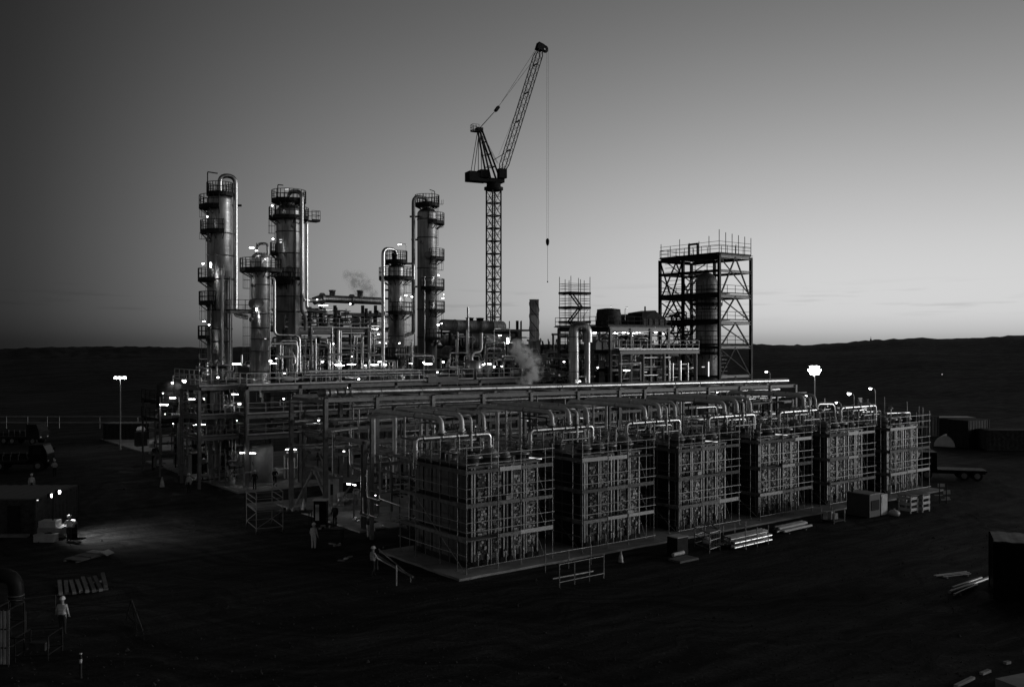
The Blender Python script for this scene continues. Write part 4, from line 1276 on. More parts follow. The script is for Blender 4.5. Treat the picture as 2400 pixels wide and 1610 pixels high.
tube_lamp(t, at(1028, 645, y=48.5), .35, .9); tube_lamp(t, at(1038, 699, y=48.5), .4, -.6); bulb(t, at(1040, 690, y=49), .05)

# ================================================================ big inverted-U duct
ud = thing('duct', at(1345, 915, y=31.5), 'thick clad duct bending over in an inverted U, centre right', 'duct')
p = at(1345, 780, y=32.5); q = at(1375, 790, y=34.5)
za = at(1345, 766, y=32.5).z
dq = V(p.x, 32.5, 0) + RT * 1.5 + FW * .3
pipe(ud, 'duct', [(p.x, 32.5, .2), (p.x, 32.5, za), (dq.x, dq.y, za), (dq.x, dq.y, za - 1.7)], .57, 'clad', 24, .76)
for v in (790, 826, 872, 893): tube(ud, 'band', (p.x, 32.5, at(1345, v, y=32.5).z), (p.x, 32.5, at(1345, v, y=32.5).z + .07), .595, 'steel', 24)
pipe(ud, 'leg', [(dq.x, dq.y, za - 1.6), (dq.x, dq.y, .2)], .33, 'clad', 16)
for k in range(6): tube(ud, 'conduit', (p.x + 2.6 + k * .16, 33.0, 9), (p.x + 2.6 + k * .16, 33.0, za - 2.6), .05, 'dark')
bulb(ud, at(1359, 893, y=31.5), .14); bulb(ud, at(1376, 899, y=31.5), .15); bulb(ud, at(1322, 848, y=33), .05)

# ================================================================ cooler module, centre right
cm = thing('cooler_module', (48, 38, .12), 'open two-deck steel module with fan hoods on its roof, centre right', 'module')
X0, X1, X2, Y0, Y1 = 43.6, 53.3, 57.5, 33.8, 43
ZT, ZM = 15.7, 12.95
for x in (X0, X0 + 3.3, X0 + 6.6, X1):
    for y in (Y0, Y1):
        ibeam(cm, 'column', (x, y, .12), (x, y, ZT - .2), .3, .32, 'steel')
for x in (X0 + .9, X0 + 4.6, X0 + 8.2, X2):
    tube(cm, 'round_column', (x, Y0 - .7, .12), (x, Y0 - .7, ZM - .3), .2, 'steel', 12)
for y in (Y0, Y1):
    ibeam(cm, 'beam', (X0 - .2, y, ZT - .3), (X1 + .3, y, ZT - .3), .3, .5)
    ibeam(cm, 'beam', (X0 - .2, y, ZM - .3), (X2, y, ZM - .3), .3, .4)
    ibeam(cm, 'beam', (X0, y, 10.6), (X2, y, 10.6), .22, .26)
for x in (X0, X0 + 3.3, X0 + 6.6, X1):
    for z in (ZT - .3, ZM - .3, 10.6): ibeam(cm, 'cross_beam', (x, Y0 + .2, z), (x, Y1 - .2, z), .24, .36, 'dark')
for k in range(4):
    a = X0 - .6 + k * (X1 - X0 + .9) / 4
    box(cm, 'floor_panel', (a, Y0 - .3, ZT - .03), (a + (X1 - X0 + .9) / 4 - .03, Y1 + .3, ZT + .06), 'deck')
for k in range(5):
    a = X0 + .4 + k * (X2 - X0) / 5
    box(cm, 'floor_panel', (a, Y0 - 1.1, ZM - .08), (a + (X2 - X0) / 5 - .03, Y1, ZM), 'deck')
ibeam(cm, 'beam', (X0 + .6, Y0 - 1.0, ZM - .3), (X2 + .3, Y0 - 1.0, ZM - .3), .2, .4)
railing(cm, [(X0 - .6, Y1, ZT + .06), (X0 - .6, Y0 - .25, ZT + .06), (X1 + .2, Y0 - .25, ZT + .06)], 1.1, 1.1, 'dark', r=.03)
railing(cm, [(X0 + .4, Y0 - 1.05, ZM), (X2 + .2, Y0 - 1.05, ZM)], 1.1, 1.1, 'galv', r=.03)
tube(cm, 'brace', (X0, Y0 + .3, ZT - .6), (X0, Y0 + 4.5, ZM), .08, 'steel'); tube(cm, 'brace', (X0 + 1.2, Y0 - .7, 9.4), (X0 + 3.2, Y0 - .7, 12.2), .08, 'steel')
rr = random.Random(5)
for k in range(8): box(cm, 'equipment', (X0 + .5 + k * 1.15, Y0 + 3, ZM + .02), (X0 + 1.4 + k * 1.15, Y0 + 5, ZM + rr.uniform(.8, 2.0)), rr.choice(('dark', 'rust', 'steel')))
for k in range(9): box(cm, 'equipment', (X0 + .5 + k * 1.4, Y0 + 2.5, 7), (X0 + 1.5 + k * 1.4, Y0 + 5, 9.4 + rr.uniform(.3, 2.6)), rr.choice(('dark', 'rust', 'black')))
clutter(cm, 55, X0 + .3, X1, Y0 + .8, Y1 - 1, ZM + .2, ZT - .7, 61, .04, .16, 'xyz', ('dark', 'steel', 'galv', 'pclad'))
clutter(cm, 60, X0 + .3, X2, Y0 + .2, Y1 - 2, 8.6, ZM - .6, 62, .04, .16, 'xxz', ('dark', 'steel', 'galv', 'pclad', 'pclad'))
clutter(cm, 40, X0 - 6, X0, Y0, Y1, 8.6, 12, 63, .05, .2, 'xyz', ('dark', 'steel', 'galv'))
for k, x in enumerate((X0 + 8.9, X0 + 9.5, X0 + 10.8, X0 + 12.2)):
    tube(cm, 'riser', (x, Y0 - .9, 8), (x, Y0 - .9, 11.6 - .3 * (k % 2)), .13 if k != 2 else .2, 'pclad', 10)
pipe(cm, 'pipe', [(X0 + .6, Y0 - .8, 11.35), (X0 + 4.1, Y0 - .8, 11.35), (X0 + 4.1, Y0 - .8, 9.2)], .09, 'galv', 8)
for z, m in ((10.9, 'white'), (9.9, 'pclad'), (12.0, 'pclad')): pipe(cm, 'pipe', [(X0 + 4.6, Y0 - .3, z), (X0 + 9.8, Y0 - .3, z)], .1, m, 8)
# fan hoods
def fan_hood(u0, u1, v0, y, kind):
    a, b = at(u0, 755, y=y), at(u1, 755, y=y)
    h = at((u0 + u1) / 2, v0, y=y).z - ZT
    w_ = (b.x - a.x)
    bb = MB()
    if kind == 0:
        bb.lathe([(.95, 0), (1.0, h * .25), (1.0, h * .7), (.86, h * .95), (.3, h), (.001, h)], 20, Matrix.Diagonal((w_ / 2, 1.5, 1, 1)))
        for k in range(10):
            an = 2 * PI * k / 10
            bb.bar((math.cos(an) * w_ / 2 * 1.02, math.sin(an) * 1.53, 0), (math.cos(an) * w_ / 2 * .9, math.sin(an) * 1.35, h * .95), .08)
    else:
        hw = w_ / 2
        vs = [(-hw, -1.6, 0), (hw, -1.6, 0), (hw, 1.6, 0), (-hw, 1.6, 0), (-hw, -1.6, h * .45), (hw, -1.6, h * .45), (hw, 1.6, h * .45), (-hw, 1.6, h * .45), (-hw * .8, -1.2, h * .85), (hw * .25, -1.2, h), (hw * .25, 1.2, h), (-hw * .8, 1.2, h * .85)]
        bb.add(vs, [(0, 1, 5, 4), (1, 2, 6, 5), (2, 3, 7, 6), (3, 0, 4, 7), (4, 5, 9, 8), (5, 6, 10, 9), (6, 7, 11, 10), (7, 4, 8, 11), (8, 9, 10, 11), (3, 2, 1, 0)])
        bb.rod((0, 0, h * .8), (0, 0, h * 1.25), .1, 8)
        for s in (-.9, -.45, 0, .45, .9): bb.bar((s * hw, -1.66, 0), (s * hw, -1.66, h * .45), .08)
    o = bb.build(cm, 'fan_hood', 'dark' if kind else 'rust', mtx=Matrix.Translation(((a.x + b.x) / 2, y, ZT + .06)))
    return o
fan_hood(1405, 1448, 724, 37, 0); fan_hood(1451, 1478, 738, 38, 0); fan_hood(1483, 1540, 729, 37, 1)
pipe(cm, 'lamp_pole', [at(1465, 752, y=36), at(1465, 725, y=36), at(1471, 719, y=36)], .04, 'galv', 6, .1)
tube_lamp(cm, at(1469, 721, y=35.8), .5, 0, 'dim'); tube_lamp(cm, at(1432, 719, y=36), .3, 0, 'dim'); tube_lamp(cm, at(1536, 730, y=36), .8, -.4, 'dim')
for u, v, ln in ((1394, 780, .7), (1479, 781, 1.4), (1425, 773, .4), (1462, 780, .6), (1495, 780, .8)): tube_lamp(cm, at(u, v, y=37), ln)
for u, v, r_ in ((1441, 780, .13), (1446, 781, .13), (1484, 787, .14), (1537, 779, .24), (1400, 861, .16), (1516, 864, .11), (1555, 782, .1)): bulb(cm, at(u, v, y=36), r_)
tube_lamp(cm, at(1469, 868, y=33), 1.2, .15); tube_lamp(cm, at(1508, 872, y=35), 1.5, 0, 'dim')

# ================================================================ tall open steel tower with its vessel
st = thing('steel_tower', (66, 39, .12), 'tall open braced steel tower, right, with scaffold poles on its roof', 'steel tower')
TX0, TX1, TY0, TY1 = 63.0, 69.4, 34.0, 44.4
TM = (TY0 + TY1) / 2 + 1
TZ = [9.4, 13.2, 16.4, 19.85, 23.1, 25.0]
for x in (TX0, TX1):
    for y in (TY0, TM, TY1):
        ibeam(st, 'column', (x, y, .12), (x, y, 25.1), .34, .36, 'dark')
for z in TZ:
    hh = .44 if z in (25.0, 19.85, 16.4) else .34
    for x in (TX0, TX1): ibeam(st, 'beam', (x, TY0 + .2, z), (x, TY1 - .2, z), .3, hh, 'dark')
    for y in (TY0, TM, TY1): ibeam(st, 'beam', (TX0 + .2, y, z), (TX1 - .2, y, z), .3, hh, 'steel' if y == TY0 else 'dark')
for k, (a, b) in enumerate(zip([.12] + TZ[:4], TZ[:4] + [TZ[5]])):
    mx = (TX0 + TX1) / 2
    for y in (TY0, TY1):
        bar(st, 'brace', (TX0 + .2, y, a), (mx, y, b), .16, .16, 'dark'); bar(st, 'brace', (TX1 - .2, y, a), (mx, y, b), .16, .16, 'dark')
    for ya, yb in ((TM, TY1),):
        my = (ya + yb) / 2
        bar(st, 'brace', (TX0, ya, a if k % 2 else b), (TX0, my, b if k % 2 else a), .16, .16, 'dark'); bar(st, 'brace', (TX0, yb, a if k % 2 else b), (TX0, my, b if k % 2 else a), .16, .16, 'dark')
    bar(st, 'brace', (TX0 + .3, TY0, b - .3), (TX1 - .3, TY0, a + .3), .12, .12, 'dark')
for z in (13.2, 16.4, 19.85, 25.0):
    for a in (TX0 - .15, TX0 + 2.2, TX0 + 4.5):
        if z == 25.0 or a < TX0 + 2: box(st, 'floor_panel', (a, TY0 - .1, z + .28), (a + 2.2, TY1 + .1, z + .34), 'dark')
    box(st, 'floor_panel', (TX0 + 2.2, TM + .3, z + .28), (TX1, TY1 + .1, z + .34), 'dark') if z < 25 else None
    railing(st, [(TX1, TY0, z + .34), (TX0, TY0, z + .34), (TX0, TY1, z + .34), (TX1, TY1, z + .34)], 1.1, 1.6, 'dark', r=.03)
rr = random.Random(77)
for x, y, h in [(TX0, TY0, 3.1)] + [(TX0 + k * 1.28, TY0, 2.9 - .1 * k) for k in range(1, 6)] + [(TX0, TY0 + k * 1.7, rr.uniform(1.5, 2.6)) for k in range(1, 7)] + [(TX1, TY0 + k * 2.5, 1.8) for k in range(1, 5)]:
    tube(st, 'scaffold_pole', (x, y, 25.3), (x, y, 25.3 + h), .045, 'dark', 6)
for z in (26.3, 26.9): 
    tube(st, 'scaffold_rail', (TX0, TY0, z), (TX1, TY0, z), .03, 'dark', 6); tube(st, 'scaffold_rail', (TX0, TY0, z), (TX0, TY1, z), .03, 'dark', 6)
ga, gb = at(1615, 605, x=TX0), at(1635, 600, x=TX0)
zg = at(1615, 574, x=TX0).z
for q in (ga, gb): bar(st, 'hoist_post', (TX0, q.y, 25.2), (TX0, q.y, zg), .22, .22, 'dark')
bar(st, 'hoist_beam', (TX0, ga.y + .11, zg), (TX0, gb.y - .11, zg), .22, .26, 'dark')
# stair flights and mesh of scaffold tubes seen through the right bay
for k, (a, b) in enumerate(zip(TZ[:4], TZ[1:5])):
    s = k % 2
    for dy in (0, .8):
        bar(st, 'stair_stringer', (TX0 + (2.2 if s else 5.6), TY1 - 2.5 + dy, a + .4), (TX0 + (5.6 if s else 2.2), TY1 - 2.5 + dy, b + .4), .06, .25, 'dark')
    for j in range(9):
        f = (j + .5) / 9
        xx = TX0 + (2.2 + 3.4 * f if s else 5.6 - 3.4 * f)
        box(st, 'tread', (xx - .13, TY1 - 2.5, a + .4 + (b - a) * f), (xx + .13, TY1 - 1.7, a + .44 + (b - a) * f), 'deck')
for k in range(5):
    bar(st, 'knee_brace', (TX0 + .3, TM, 10 + k * 3.1), (TX1 - .3, TM, 13 + k * 3.1), .12, .12, 'dark'); bar(st, 'knee_brace', (TX1 - .3, TY1 - .1, 10 + k * 3.1), (TX0 + .3, TY1 - .1, 13 + k * 3.1), .12, .12, 'dark')
for k in range(4):
    x = TX0 + 1.8 + k * 1.2
    tube(st, 'scaffold_pole', (x, TM - .5 + .9 * (k % 2), 9), (x, TM - .5 + .9 * (k % 2), 25), .03, 'dark', 6)
for k in range(24):
    z = 10 + k * .62
    tube(st, 'scaffold_rail', (TX0 + 1.5, TM - .2, z), (TX1, TM - .2, z), .036, 'dark', 5)
for k in range(20):
    z = 13.6 + k * .58
    tube(st, 'scaffold_rail', (TX0 + .8, TM + .5, z), (TX0 + .8, TY1 - .2, z), .036, 'dark', 5)
clutter(st, 40, TX0 + .5, TX1 - 3, TM + .6, TY1 - .5, 13.6, 18, 78, .04, .14, 'xyz', ('dark', 'dark', 'steel'))
tube(st, 'lit_tube', at(1661, 848, x=TX0 - .6), at(1661, 882, x=TX0 - .6), .07, 'dim'); tube_lamp(st, at(1623, 862, x=TX0 - .5), .7, TH, 'dim'); tube_lamp(st, at(1648, 860, x=TX0 - .5), .9, TH, 'dim')
for k in range(8):
    tube(st, 'scaffold_rail', (TX0 + .4, TY0 + 1, 8.6 + k * .5), (TX0 + 2.8, TY0 + 1, 8.6 + k * .5), .03, 'galv', 5)
vs = thing('tower_vessel', (66.2, 37.5, .12), 'dark upright vessel standing inside the tall steel tower', 'vessel')
vx, vy = TX0 + 2.2, TY0 + 3.0
pc = at(1656, 630, x=vx)
lathe(vs, 'shell', (vx, pc.y, .12), [(1.45, 0), (1.45, 21.6), (1.35, 22.1), (1.05, 22.6), (.6, 22.95), (.35, 23.0), (.35, 23.4), (.001, 23.4)], 'vessel', 30)
for z in (9, 12.4, 15.3, 18.2, 20.8): tube(vs, 'band', (vx, pc.y, z), (vx, pc.y, z + .09), 1.5, 'dark', 30)
ring_platform(vs, vx, pc.y, 18.9, 1.48, 2.2, 180, 330); ring_platform(vs, vx, pc.y, 12.4, 1.48, 2.2, 180, 330)

# ================================================================ stair scaffold tower, chimney
sf = thing('scaffold_tower', at(1338, 860, d=127), 'free-standing scaffold stair tower behind the cooler module', 'scaffold tower')
o = at(1338, 800, d=127); o.z = 0
Wt, Dt = 3.5, 2.4
ztop = at(1338, 683, d=127).z
for ix in range(3):
    for iy in range(3):
        if ix == 1 and iy == 1: continue
        h = ztop + (2.1 if (ix + iy) % 2 == 0 else 1.7)
        tube(sf, 'standard', o + V(ix * Wt / 2, iy * Dt / 2, 0), V(o.x + ix * Wt / 2, o.y + iy * Dt / 2, h), .045, 'dark', 6)
k = 0
z = ztop
while z > 8:
    box(sf, 'platform', (o.x - .1, o.y - .1, z - .3), (o.x + Wt + .1, o.y + .9, z), 'dark'); box(sf, 'platform', (o.x - .1, o.y + 1.7, z - .3), (o.x + Wt + .1, o.y + Dt + .1, z), 'dark')
    box(sf, 'platform', (o.x - .1, o.y + .9, z - .3), (o.x + .8, o.y + 1.7, z), 'dark')
    for dz in (.4, .8, 1.1, 1.6):
        for a, b in ((V(0, 0, 0), V(Wt, 0, 0)), (V(0, 0, 0), V(0, Dt, 0)), (V(Wt, 0, 0), V(Wt, Dt, 0)), (V(0, Dt, 0), V(Wt, Dt, 0))):
            if dz > 1.2 and z == ztop: continue
            a, b = a + o, b + o; a.z = b.z = z + dz
            tube(sf, 'ledger', a, b, .028, 'dark', 5)
    if z > 10:
        xa, xb = (2.9, .9) if k % 2 else (.9, 2.9)
        for y in (.95, 1.6): bar(sf, 'stair_stringer', (o.x + xa, o.y + y, z), (o.x + xb, o.y + y, z - 2), .05, .2, 'dark')
        for j in range(8):
            f = (j + .5) / 8; xx = o.x + xa + (xb - xa) * f
            box(sf, 'tread', (xx - .12, o.y + .95, z - 2 * f - .02), (xx + .12, o.y + 1.6, z - 2 * f + .02), 'dark')
        tube(sf, 'brace', (o.x + (Wt if k % 2 else 0), o.y, z), (o.x + (Wt / 2), o.y, z - 2), .025, 'dark', 5)
    z -= 2.0; k += 1
ch = thing('chimney', at(1252, 860, d=125), 'plain dark chimney stack with spiral strakes left of the scaffold tower', 'chimney')
o = at(1252, 702, d=125)
b = MB()
b.lathe([(.78, -11), (.78, -5.6), (1.0, -5.6), (1.0, -5.35), (.66, -5.35), (.62, -.1), (.66, -.1), (.66, 0), (.5, 0), (.5, -1)], 24)
b.build(ch, 'stack', 'stack', mtx=Matrix.Translation(o))
for ph in (0, 2.1, 4.2):
    pts = [(math.cos(ph + k * .28) * .66, math.sin(ph + k * .28) * .66, -.3 - k * .22) for k in range(23)]
    b = MB(); b.sweep(pts, .05, 5, .1, steps=1); b.build(ch, 'strake', 'dark', mtx=Matrix.Translation(o))
for z in (-2.05, -4.2): tube(ch, 'band', o + V(0, 0, z), o + V(0, 0, z + .08), .67, 'dark', 24)
# low dark plant between chimney and scaffold
lb = thing('low_plant_frame', at(1290, 830, d=118), 'low dark frame of spiky pipework at the foot of the scaffold tower', 'steel frame')
a, b = at(1272, 818, y=62), at(1330, 818, y=62)
for x in (a.x, (a.x + b.x) / 2, b.x):
    ibeam(lb, 'column', (x, 62, 5), (x, 62, a.z + .4), .3, .3, 'dark')
ibeam(lb, 'beam', (a.x, 62, a.z), (b.x, 62, a.z), .3, .4, 'dark')
ibeam(lb, 'beam', (a.x, 62, a.z - 2), (b.x, 62, a.z - 2), .3, .4, 'dark')
rr = random.Random(8)
for k in range(26):
    x = rr.uniform(a.x, b.x - 1.5); y = rr.uniform(60, 63)
    tube(lb, 'vent', (x, y, a.z), (x + rr.uniform(-.3, .4), y, a.z + rr.uniform(.3, 1.6)), rr.choice((.05, .07, .1)), 'dark', 6)
hb = at(1315, 783, y=60)
box(lb, 'gantry', (hb.x - 1.6, 60, hb.z - .2), (hb.x + 1.6, 60.3, hb.z + .1), 'dark')
for s in (-1.5, 1.4): box(lb, 'gantry_post', (hb.x + s, 60.02, a.z), (hb.x + s + .2, 60.28, hb.z - .2), 'dark')
pipe(lb, 'pipe', [at(1285, 890, y=55), at(1285, 832, y=55), at(1330, 832, y=55)], .3, 'rust', 12, .9)
clutter(lb, 50, a.x - 3, b.x + 5, 48, 58, 8.5, 11.5, 81, .05, .2, 'xyz', ('dark', 'steel', 'rust', 'galv'))
tube_lamp(lb, at(1295, 876, y=40), .8, .2, 'dim')

# ================================================================ luffing tower crane
kr = thing('tower_crane', at(1157, 860, d=170), 'dark luffing tower crane with raised lattice jib behind the plant', 'crane')
base = at(1157, 800, d=170); bx_, by_ = base.x, base.y
zs = at(1157, 447, d=170).z
hw = .95
gz = ground_z(V(bx_, by_, 0))
cn = [(-hw, -hw), (hw, -hw), (hw, hw), (-hw, hw)]
for x, y in cn: bar(kr, 'mast_chord', (bx_ + x, by_ + y, gz - .2), (bx_ + x, by_ + y, zs), .2, .2, 'crane')
nb = 18
sh = (zs - gz) / nb
for k in range(nb):
    z0, z1 = gz + k * sh, gz + (k + 1) * sh
    if z1 < 10: continue
    for j in range(4):
        (xa, ya), (xb, yb) = cn[j], cn[(j + 1) % 4]
        pa, pb = V(bx_ + xa, by_ + ya, 0), V(bx_ + xb, by_ + yb, 0)
        mid = (pa + pb) / 2
        zm = (z0 + z1) / 2
        for e0, e1 in ((pa + V(0, 0, z0), mid + V(0, 0, zm)), (pb + V(0, 0, z0), mid + V(0, 0, zm)), (mid + V(0, 0, zm), pa + V(0, 0, z1)), (mid + V(0, 0, zm), pb + V(0, 0, z1))):
            tube(kr, 'lacing', e0, e1, .045, 'crane', 5)
        bar(kr, 'mast_rail', pa + V(0, 0, z1), pb + V(0, 0, z1), .12, .22, 'crane')
        if j % 2 == 0: tube(kr, 'lacing', pa + V(0, 0, zm), pb + V(0, 0, zm), .04, 'crane', 5)
ladder(kr, bx_, by_, max(gz, 12), zs, 0, 'crane', False)
PHI = rad(25)
AX = RT * math.cos(PHI) + FW * math.sin(PHI)         # jib heading
SD = V(-AX.y, AX.x, 0)
ct = V(bx_, by_, zs)
def K(a, s, z): return ct + AX * a + SD * s + V(0, 0, z)
lathe(kr, 'slew_ring', ct, [(1.2, -.1), (1.75, .1), (1.75, .55), (1.3, .6), (1.3, 1.3), (.001, 1.3)], 'crane', 24)
bar(kr, 'slew_platform', K(-1.6, 0, 1.75), K(1.7, 0, 1.75), 2.2, .7, 'crane')
bar(kr, 'counter_jib', K(-1.6, 0, 1.6), K(-5.0, 0, 1.6), 2.2, .55, 'crane')
bar(kr, 'machine_house', K(-1.2, .0, 2.9), K(-2.9, .0, 2.8), 1.8, 1.4, 'crane'); bar(kr, 'winch', K(-2.95, 0, 2.4), K(-3.65, 0, 2.4), 1.6, 1.1, 'crane')
bar(kr, 'counterweight', K(-3.7, 0, 2.2), K(-5.2, 0, 2.2), 2.3, 1.7, 'crane'); bar(kr, 'cab', K(.2, -1.6, 2.9), K(1.7, -1.6, 2.9), 1.1, 1.7, 'crane')
railing(kr, [K(-1.3, 1.2, 2.1), K(-4.9, 1.2, 2.1)], 1.0, 1.2, 'crane', r=.03)
# A-frame
ap_u, ap_v = 1124, 308
ap = at(ap_u, ap_v, d=170)
za_ = ap.z - zs
aa = (ap - ct).dot(RT) / AX.dot(RT)
for s in (-.8, .8):
    bar(kr, 'a_frame_leg', K(.9, s, 2.1), K(aa + .25, s * .6, za_), .26, .26, 'crane'); bar(kr, 'a_frame_leg', K(-1.0, s, 2.1), K(aa - .1, s * .6, za_ - .2), .24, .24, 'crane')
    tube(kr, 'tie_rod', K(-4.2, s, 2.9), K(aa - .2, s * .5, za_ - .3), .07, 'crane', 6); tube(kr, 'tie_rod', K(-2.7, s, 3.2), K(aa, s * .5, za_ - .4), .07, 'crane', 6)
for f in (.25, .5, .75):
    p0, p1 = K(.9, 0, 2.1).lerp(K(aa + .25, 0, za_), f), K(-1.0, 0, 2.1).lerp(K(aa - .1, 0, za_ - .2), f)
    for s in (-.65, .65): bar(kr, 'a_frame_rung', p0 + SD * s, p1 + SD * s, .14, .14, 'crane')
    bar(kr, 'a_frame_rung', p0 - SD * .65, p0 + SD * .65, .12, .12, 'crane')
bar(kr, 'a_frame_head', K(aa - .6, 0, za_), K(aa + .5, 0, za_), 1.3, .6, 'crane')
bar(kr, 'head_platform', K(aa - 1.5, 0, za_ - .4), K(aa - .2, 0, za_ - .4), 1.2, .12, 'crane')
railing(kr, [K(aa - .3, -.6, za_ - .3), K(aa - 1.5, -.6, za_ - .3), K(aa - 1.5, .6, za_ - .3), K(aa - .3, .6, za_ - .3)], 1.1, .6, 'crane', r=.03)
q0, q1 = K(1.2, .9, 5.2), K(aa + .6, .9, za_)
b = MB()
for s in (-.2, .2): b.rod(q0 + SD * s, q1 + SD * s, .03, 5)
for k in range(24): b.rod(q0.lerp(q1, k / 24) - SD * .2, q0.lerp(q1, k / 24) + SD * .2, .02, 4)
b.build(kr, 'a_frame_ladder', 'crane')
# jib
j0 = K(1.35, 0, 2.6)
tp = at(1269, 94, d=170)
aj = (tp - ct).dot(RT) / AX.dot(RT)
j1 = K(aj, 0, tp.z - zs)
jd = (j1 - j0).normalized()
jn = SD.cross(jd).normalized()
if jn.z < 0: jn = -jn
def J(f, s, n): return j0.lerp(j1, f) + SD * s + jn * n
def jw(f): return min(1, f / .09 + .12, (1 - f) / .07 + .25)
FR = [0, .09, .33, .6, .93, 1]
for s in (-.72, .72):
    for n in (-.62, .62):
        for f0, f1 in zip(FR, FR[1:]):
            bar(kr, 'jib_chord', J(f0, s * max(.55, jw(f0)), n * jw(f0)), J(f1, s * max(.55, jw(f1)), n * jw(f1)), .13, .13, 'crane')
nl = 34
for k in range(nl):
    f0, f1 = k / nl, (k + 1) / nl
    for s in (-.72, .72):
        a = 1 if k % 2 else -1
        tube(kr, 'lacing', J(f0, s * max(.55, jw(f0)), -.62 * a * jw(f0)), J(f1, s * max(.55, jw(f1)), .62 * a * jw(f1)), .035, 'crane', 5)
    for n in (-.62, .62):
        a = 1 if k % 2 else -1
        tube(kr, 'lacing', J(f0, -.72 * a * max(.55, jw(f0)), n * jw(f0)), J(f1, .72 * a * max(.55, jw(f1)), n * jw(f1)), .035, 'crane', 5)
for f in (.2, .42, .64, .86): bar(kr, 'jib_frame', J(f, -.72, 0), J(f, .72, 0), .2, .2, 'crane')
bar(kr, 'jib_head', J(.97, 0, .2), J(1.02, 0, .2), 1.2, 1.2, 'crane')
b = MB(); b.lathe([(.2, -.1), (.7, -.1), (.75, 0), (.7, .1), (.2, .1), (.2, -.1)], 18, frame_to(V(0, 0, 0), SD)[0]); b.build(kr, 'sheave', 'crane', mtx=Matrix.Translation(J(1.0, 0, -.9)))
# luffing ropes
bl = at(1164, 256, d=170)
blk = K((bl - ct).dot(RT) / AX.dot(RT), 0, bl.z - zs)
for s in (-.35, -.12, .12, .35): tube(kr, 'luffing_rope', K(aa, s, za_ + .2), blk + SD * s * .6, .025, 'crane', 5)
bar(kr, 'luffing_block', blk - (j1 - blk).normalized() * .4, blk + (j1 - blk).normalized() * .6, .8, .5, 'crane')
for s, f in ((-.3, 1.0), (.3, .88)): tube(kr, 'pendant_rope', blk + SD * s * .7, J(f, s, .6), .03, 'crane', 5)
tube(kr, 'safety_rope', K(1.0, 0, 6.5), J(.6, 0, .62), .02, 'crane', 4)
bar(kr, 'jib_stop', K(.1, .4, 5.6), J(.17, .4, .5), .12, .12, 'crane')
# hoist rope, hook block, sling
hk = J(1.0, 0, -1.5)
zb = at(1275, 560, d=170).z
for s in (-.12, .12): tube(kr, 'hoist_rope', hk + AX * s * 1.4, V(hk.x, hk.y, zb) + AX * s * 1.4, .022, 'crane', 4)
lathe(kr, 'hook_block', (hk.x, hk.y, zb - .5), [(.001, -.3), (.12, -.25), (.3, .1), (.34, .5), (.3, .9), (.1, 1.1), (.001, 1.1)], 'crane', 12)
tube(kr, 'sling', V(hk.x, hk.y, zb - .7), V(hk.x, hk.y, at(1275, 655, d=170).z), .03, 'crane', 5)
lathe(kr, 'hook', (hk.x, hk.y, at(1275, 657, d=170).z), [(.001, -.15), (.13, 0), (.13, .1), (.001, .2)], 'crane', 8)

# ================================================================ unit at the far left
lu = thing('process_unit', at(430, 1060, z=0), 'low cluttered process unit at the far left end of the plant', 'process unit')
ly = 52.0
def q(u, v): return at(u, v, y=ly)
for u in (375, 420, 470):
    for yy in (ly, ly + 6):
        p = at(u, 1040, y=ly)
        ibeam(lu, 'column', (p.x, yy, .13), (p.x, yy, at(u, 930, y=ly).z), .16, .18, 'steel')
xa, xb = q(372, 900).x, q(482, 900).x
for v in (945, 988):
    z = q(420, v).z
    for yy in (ly, ly + 6): ibeam(lu, 'beam', (xa, yy, z), (xb, yy, z), .22, .3, 'dark')
    box(lu, 'floor_panel', (xa, ly, z + .16), (xb, ly + 6, z + .22), 'dark')
    railing(lu, [(xa, ly + 6, z + .22), (xa, ly, z + .22), (xb, ly, z + .22)], 1.1, 1.5, 'dark')
p = q(407, 955)
lathe(lu, 'vessel', (p.x, ly + 1.5, p.z), [(.001, 0), (1.25, 0), (1.25, 2.2), (1.0, 2.5), (.4, 2.65), (.001, 2.7)], 'rust', 24)
for u, r_ in ((425, .18), (434, .14), (446, .1)):
    p = q(u, 905); tube(lu, 'riser', (p.x, ly + .8, 2), (p.x, ly + .8, p.z), r_, 'pclad', 10)
pipe(lu, 'pipe', [q(405, 905), q(405, 880), q(436, 880)], .06, 'galv', 8)
pipe(lu, 'pipe', [q(402, 974), q(460, 971)], .24, 'galv', 10)
p = q(510, 1000)
for u, r_ in ((503, .5), (521, .35)):
    p = q(u, 940); tube(lu, 'large_riser', (p.x, ly - 2, .2), (p.x, ly - 2, p.z), r_, 'vessel', 18)
clutter(lu, 45, xa, xb, ly + .3, ly + 5.5, .4, q(420, 950).z, 91, .04, .16, 'xyz', ('dark', 'steel', 'galv'))
clutter(lu, 22, xa + 2, xb + 3, ly + .3, ly + 5.5, q(420, 950).z + .3, q(420, 915).z, 92, .04, .12, 'xyz', ('dark', 'steel', 'galv'))
for u, v, ln in ((457, 995, 1.2), (477, 994, 1.2), (381, 948, 1.5), (401, 932, 1.0), (446, 935, 1.0)): tube_lamp(lu, q(u, v) - V(0, .5, 0), ln, 0 if u != 381 else -.2, 'lamp')
for u, v, r_ in ((432, 892, .3), (404, 897, .16), (479, 934, .14), (382, 921, .08), (392, 949, .1), (387, 970, .07), (406, 992, .1)):
    bulb(lu, q(u, v), r_, 'lamp2', .9 if v < 925 else 0)
for u, v in ((355, 1048), (366, 1048), (470, 1058), (500, 1060)):
    p = at(u, v, z=.13); lathe(lu, 'drum', p, [(.001, 0), (.3, 0), (.3, .45), (.32, .46), (.3, .48), (.3, .9), (.001, .9)], 'white', 12)
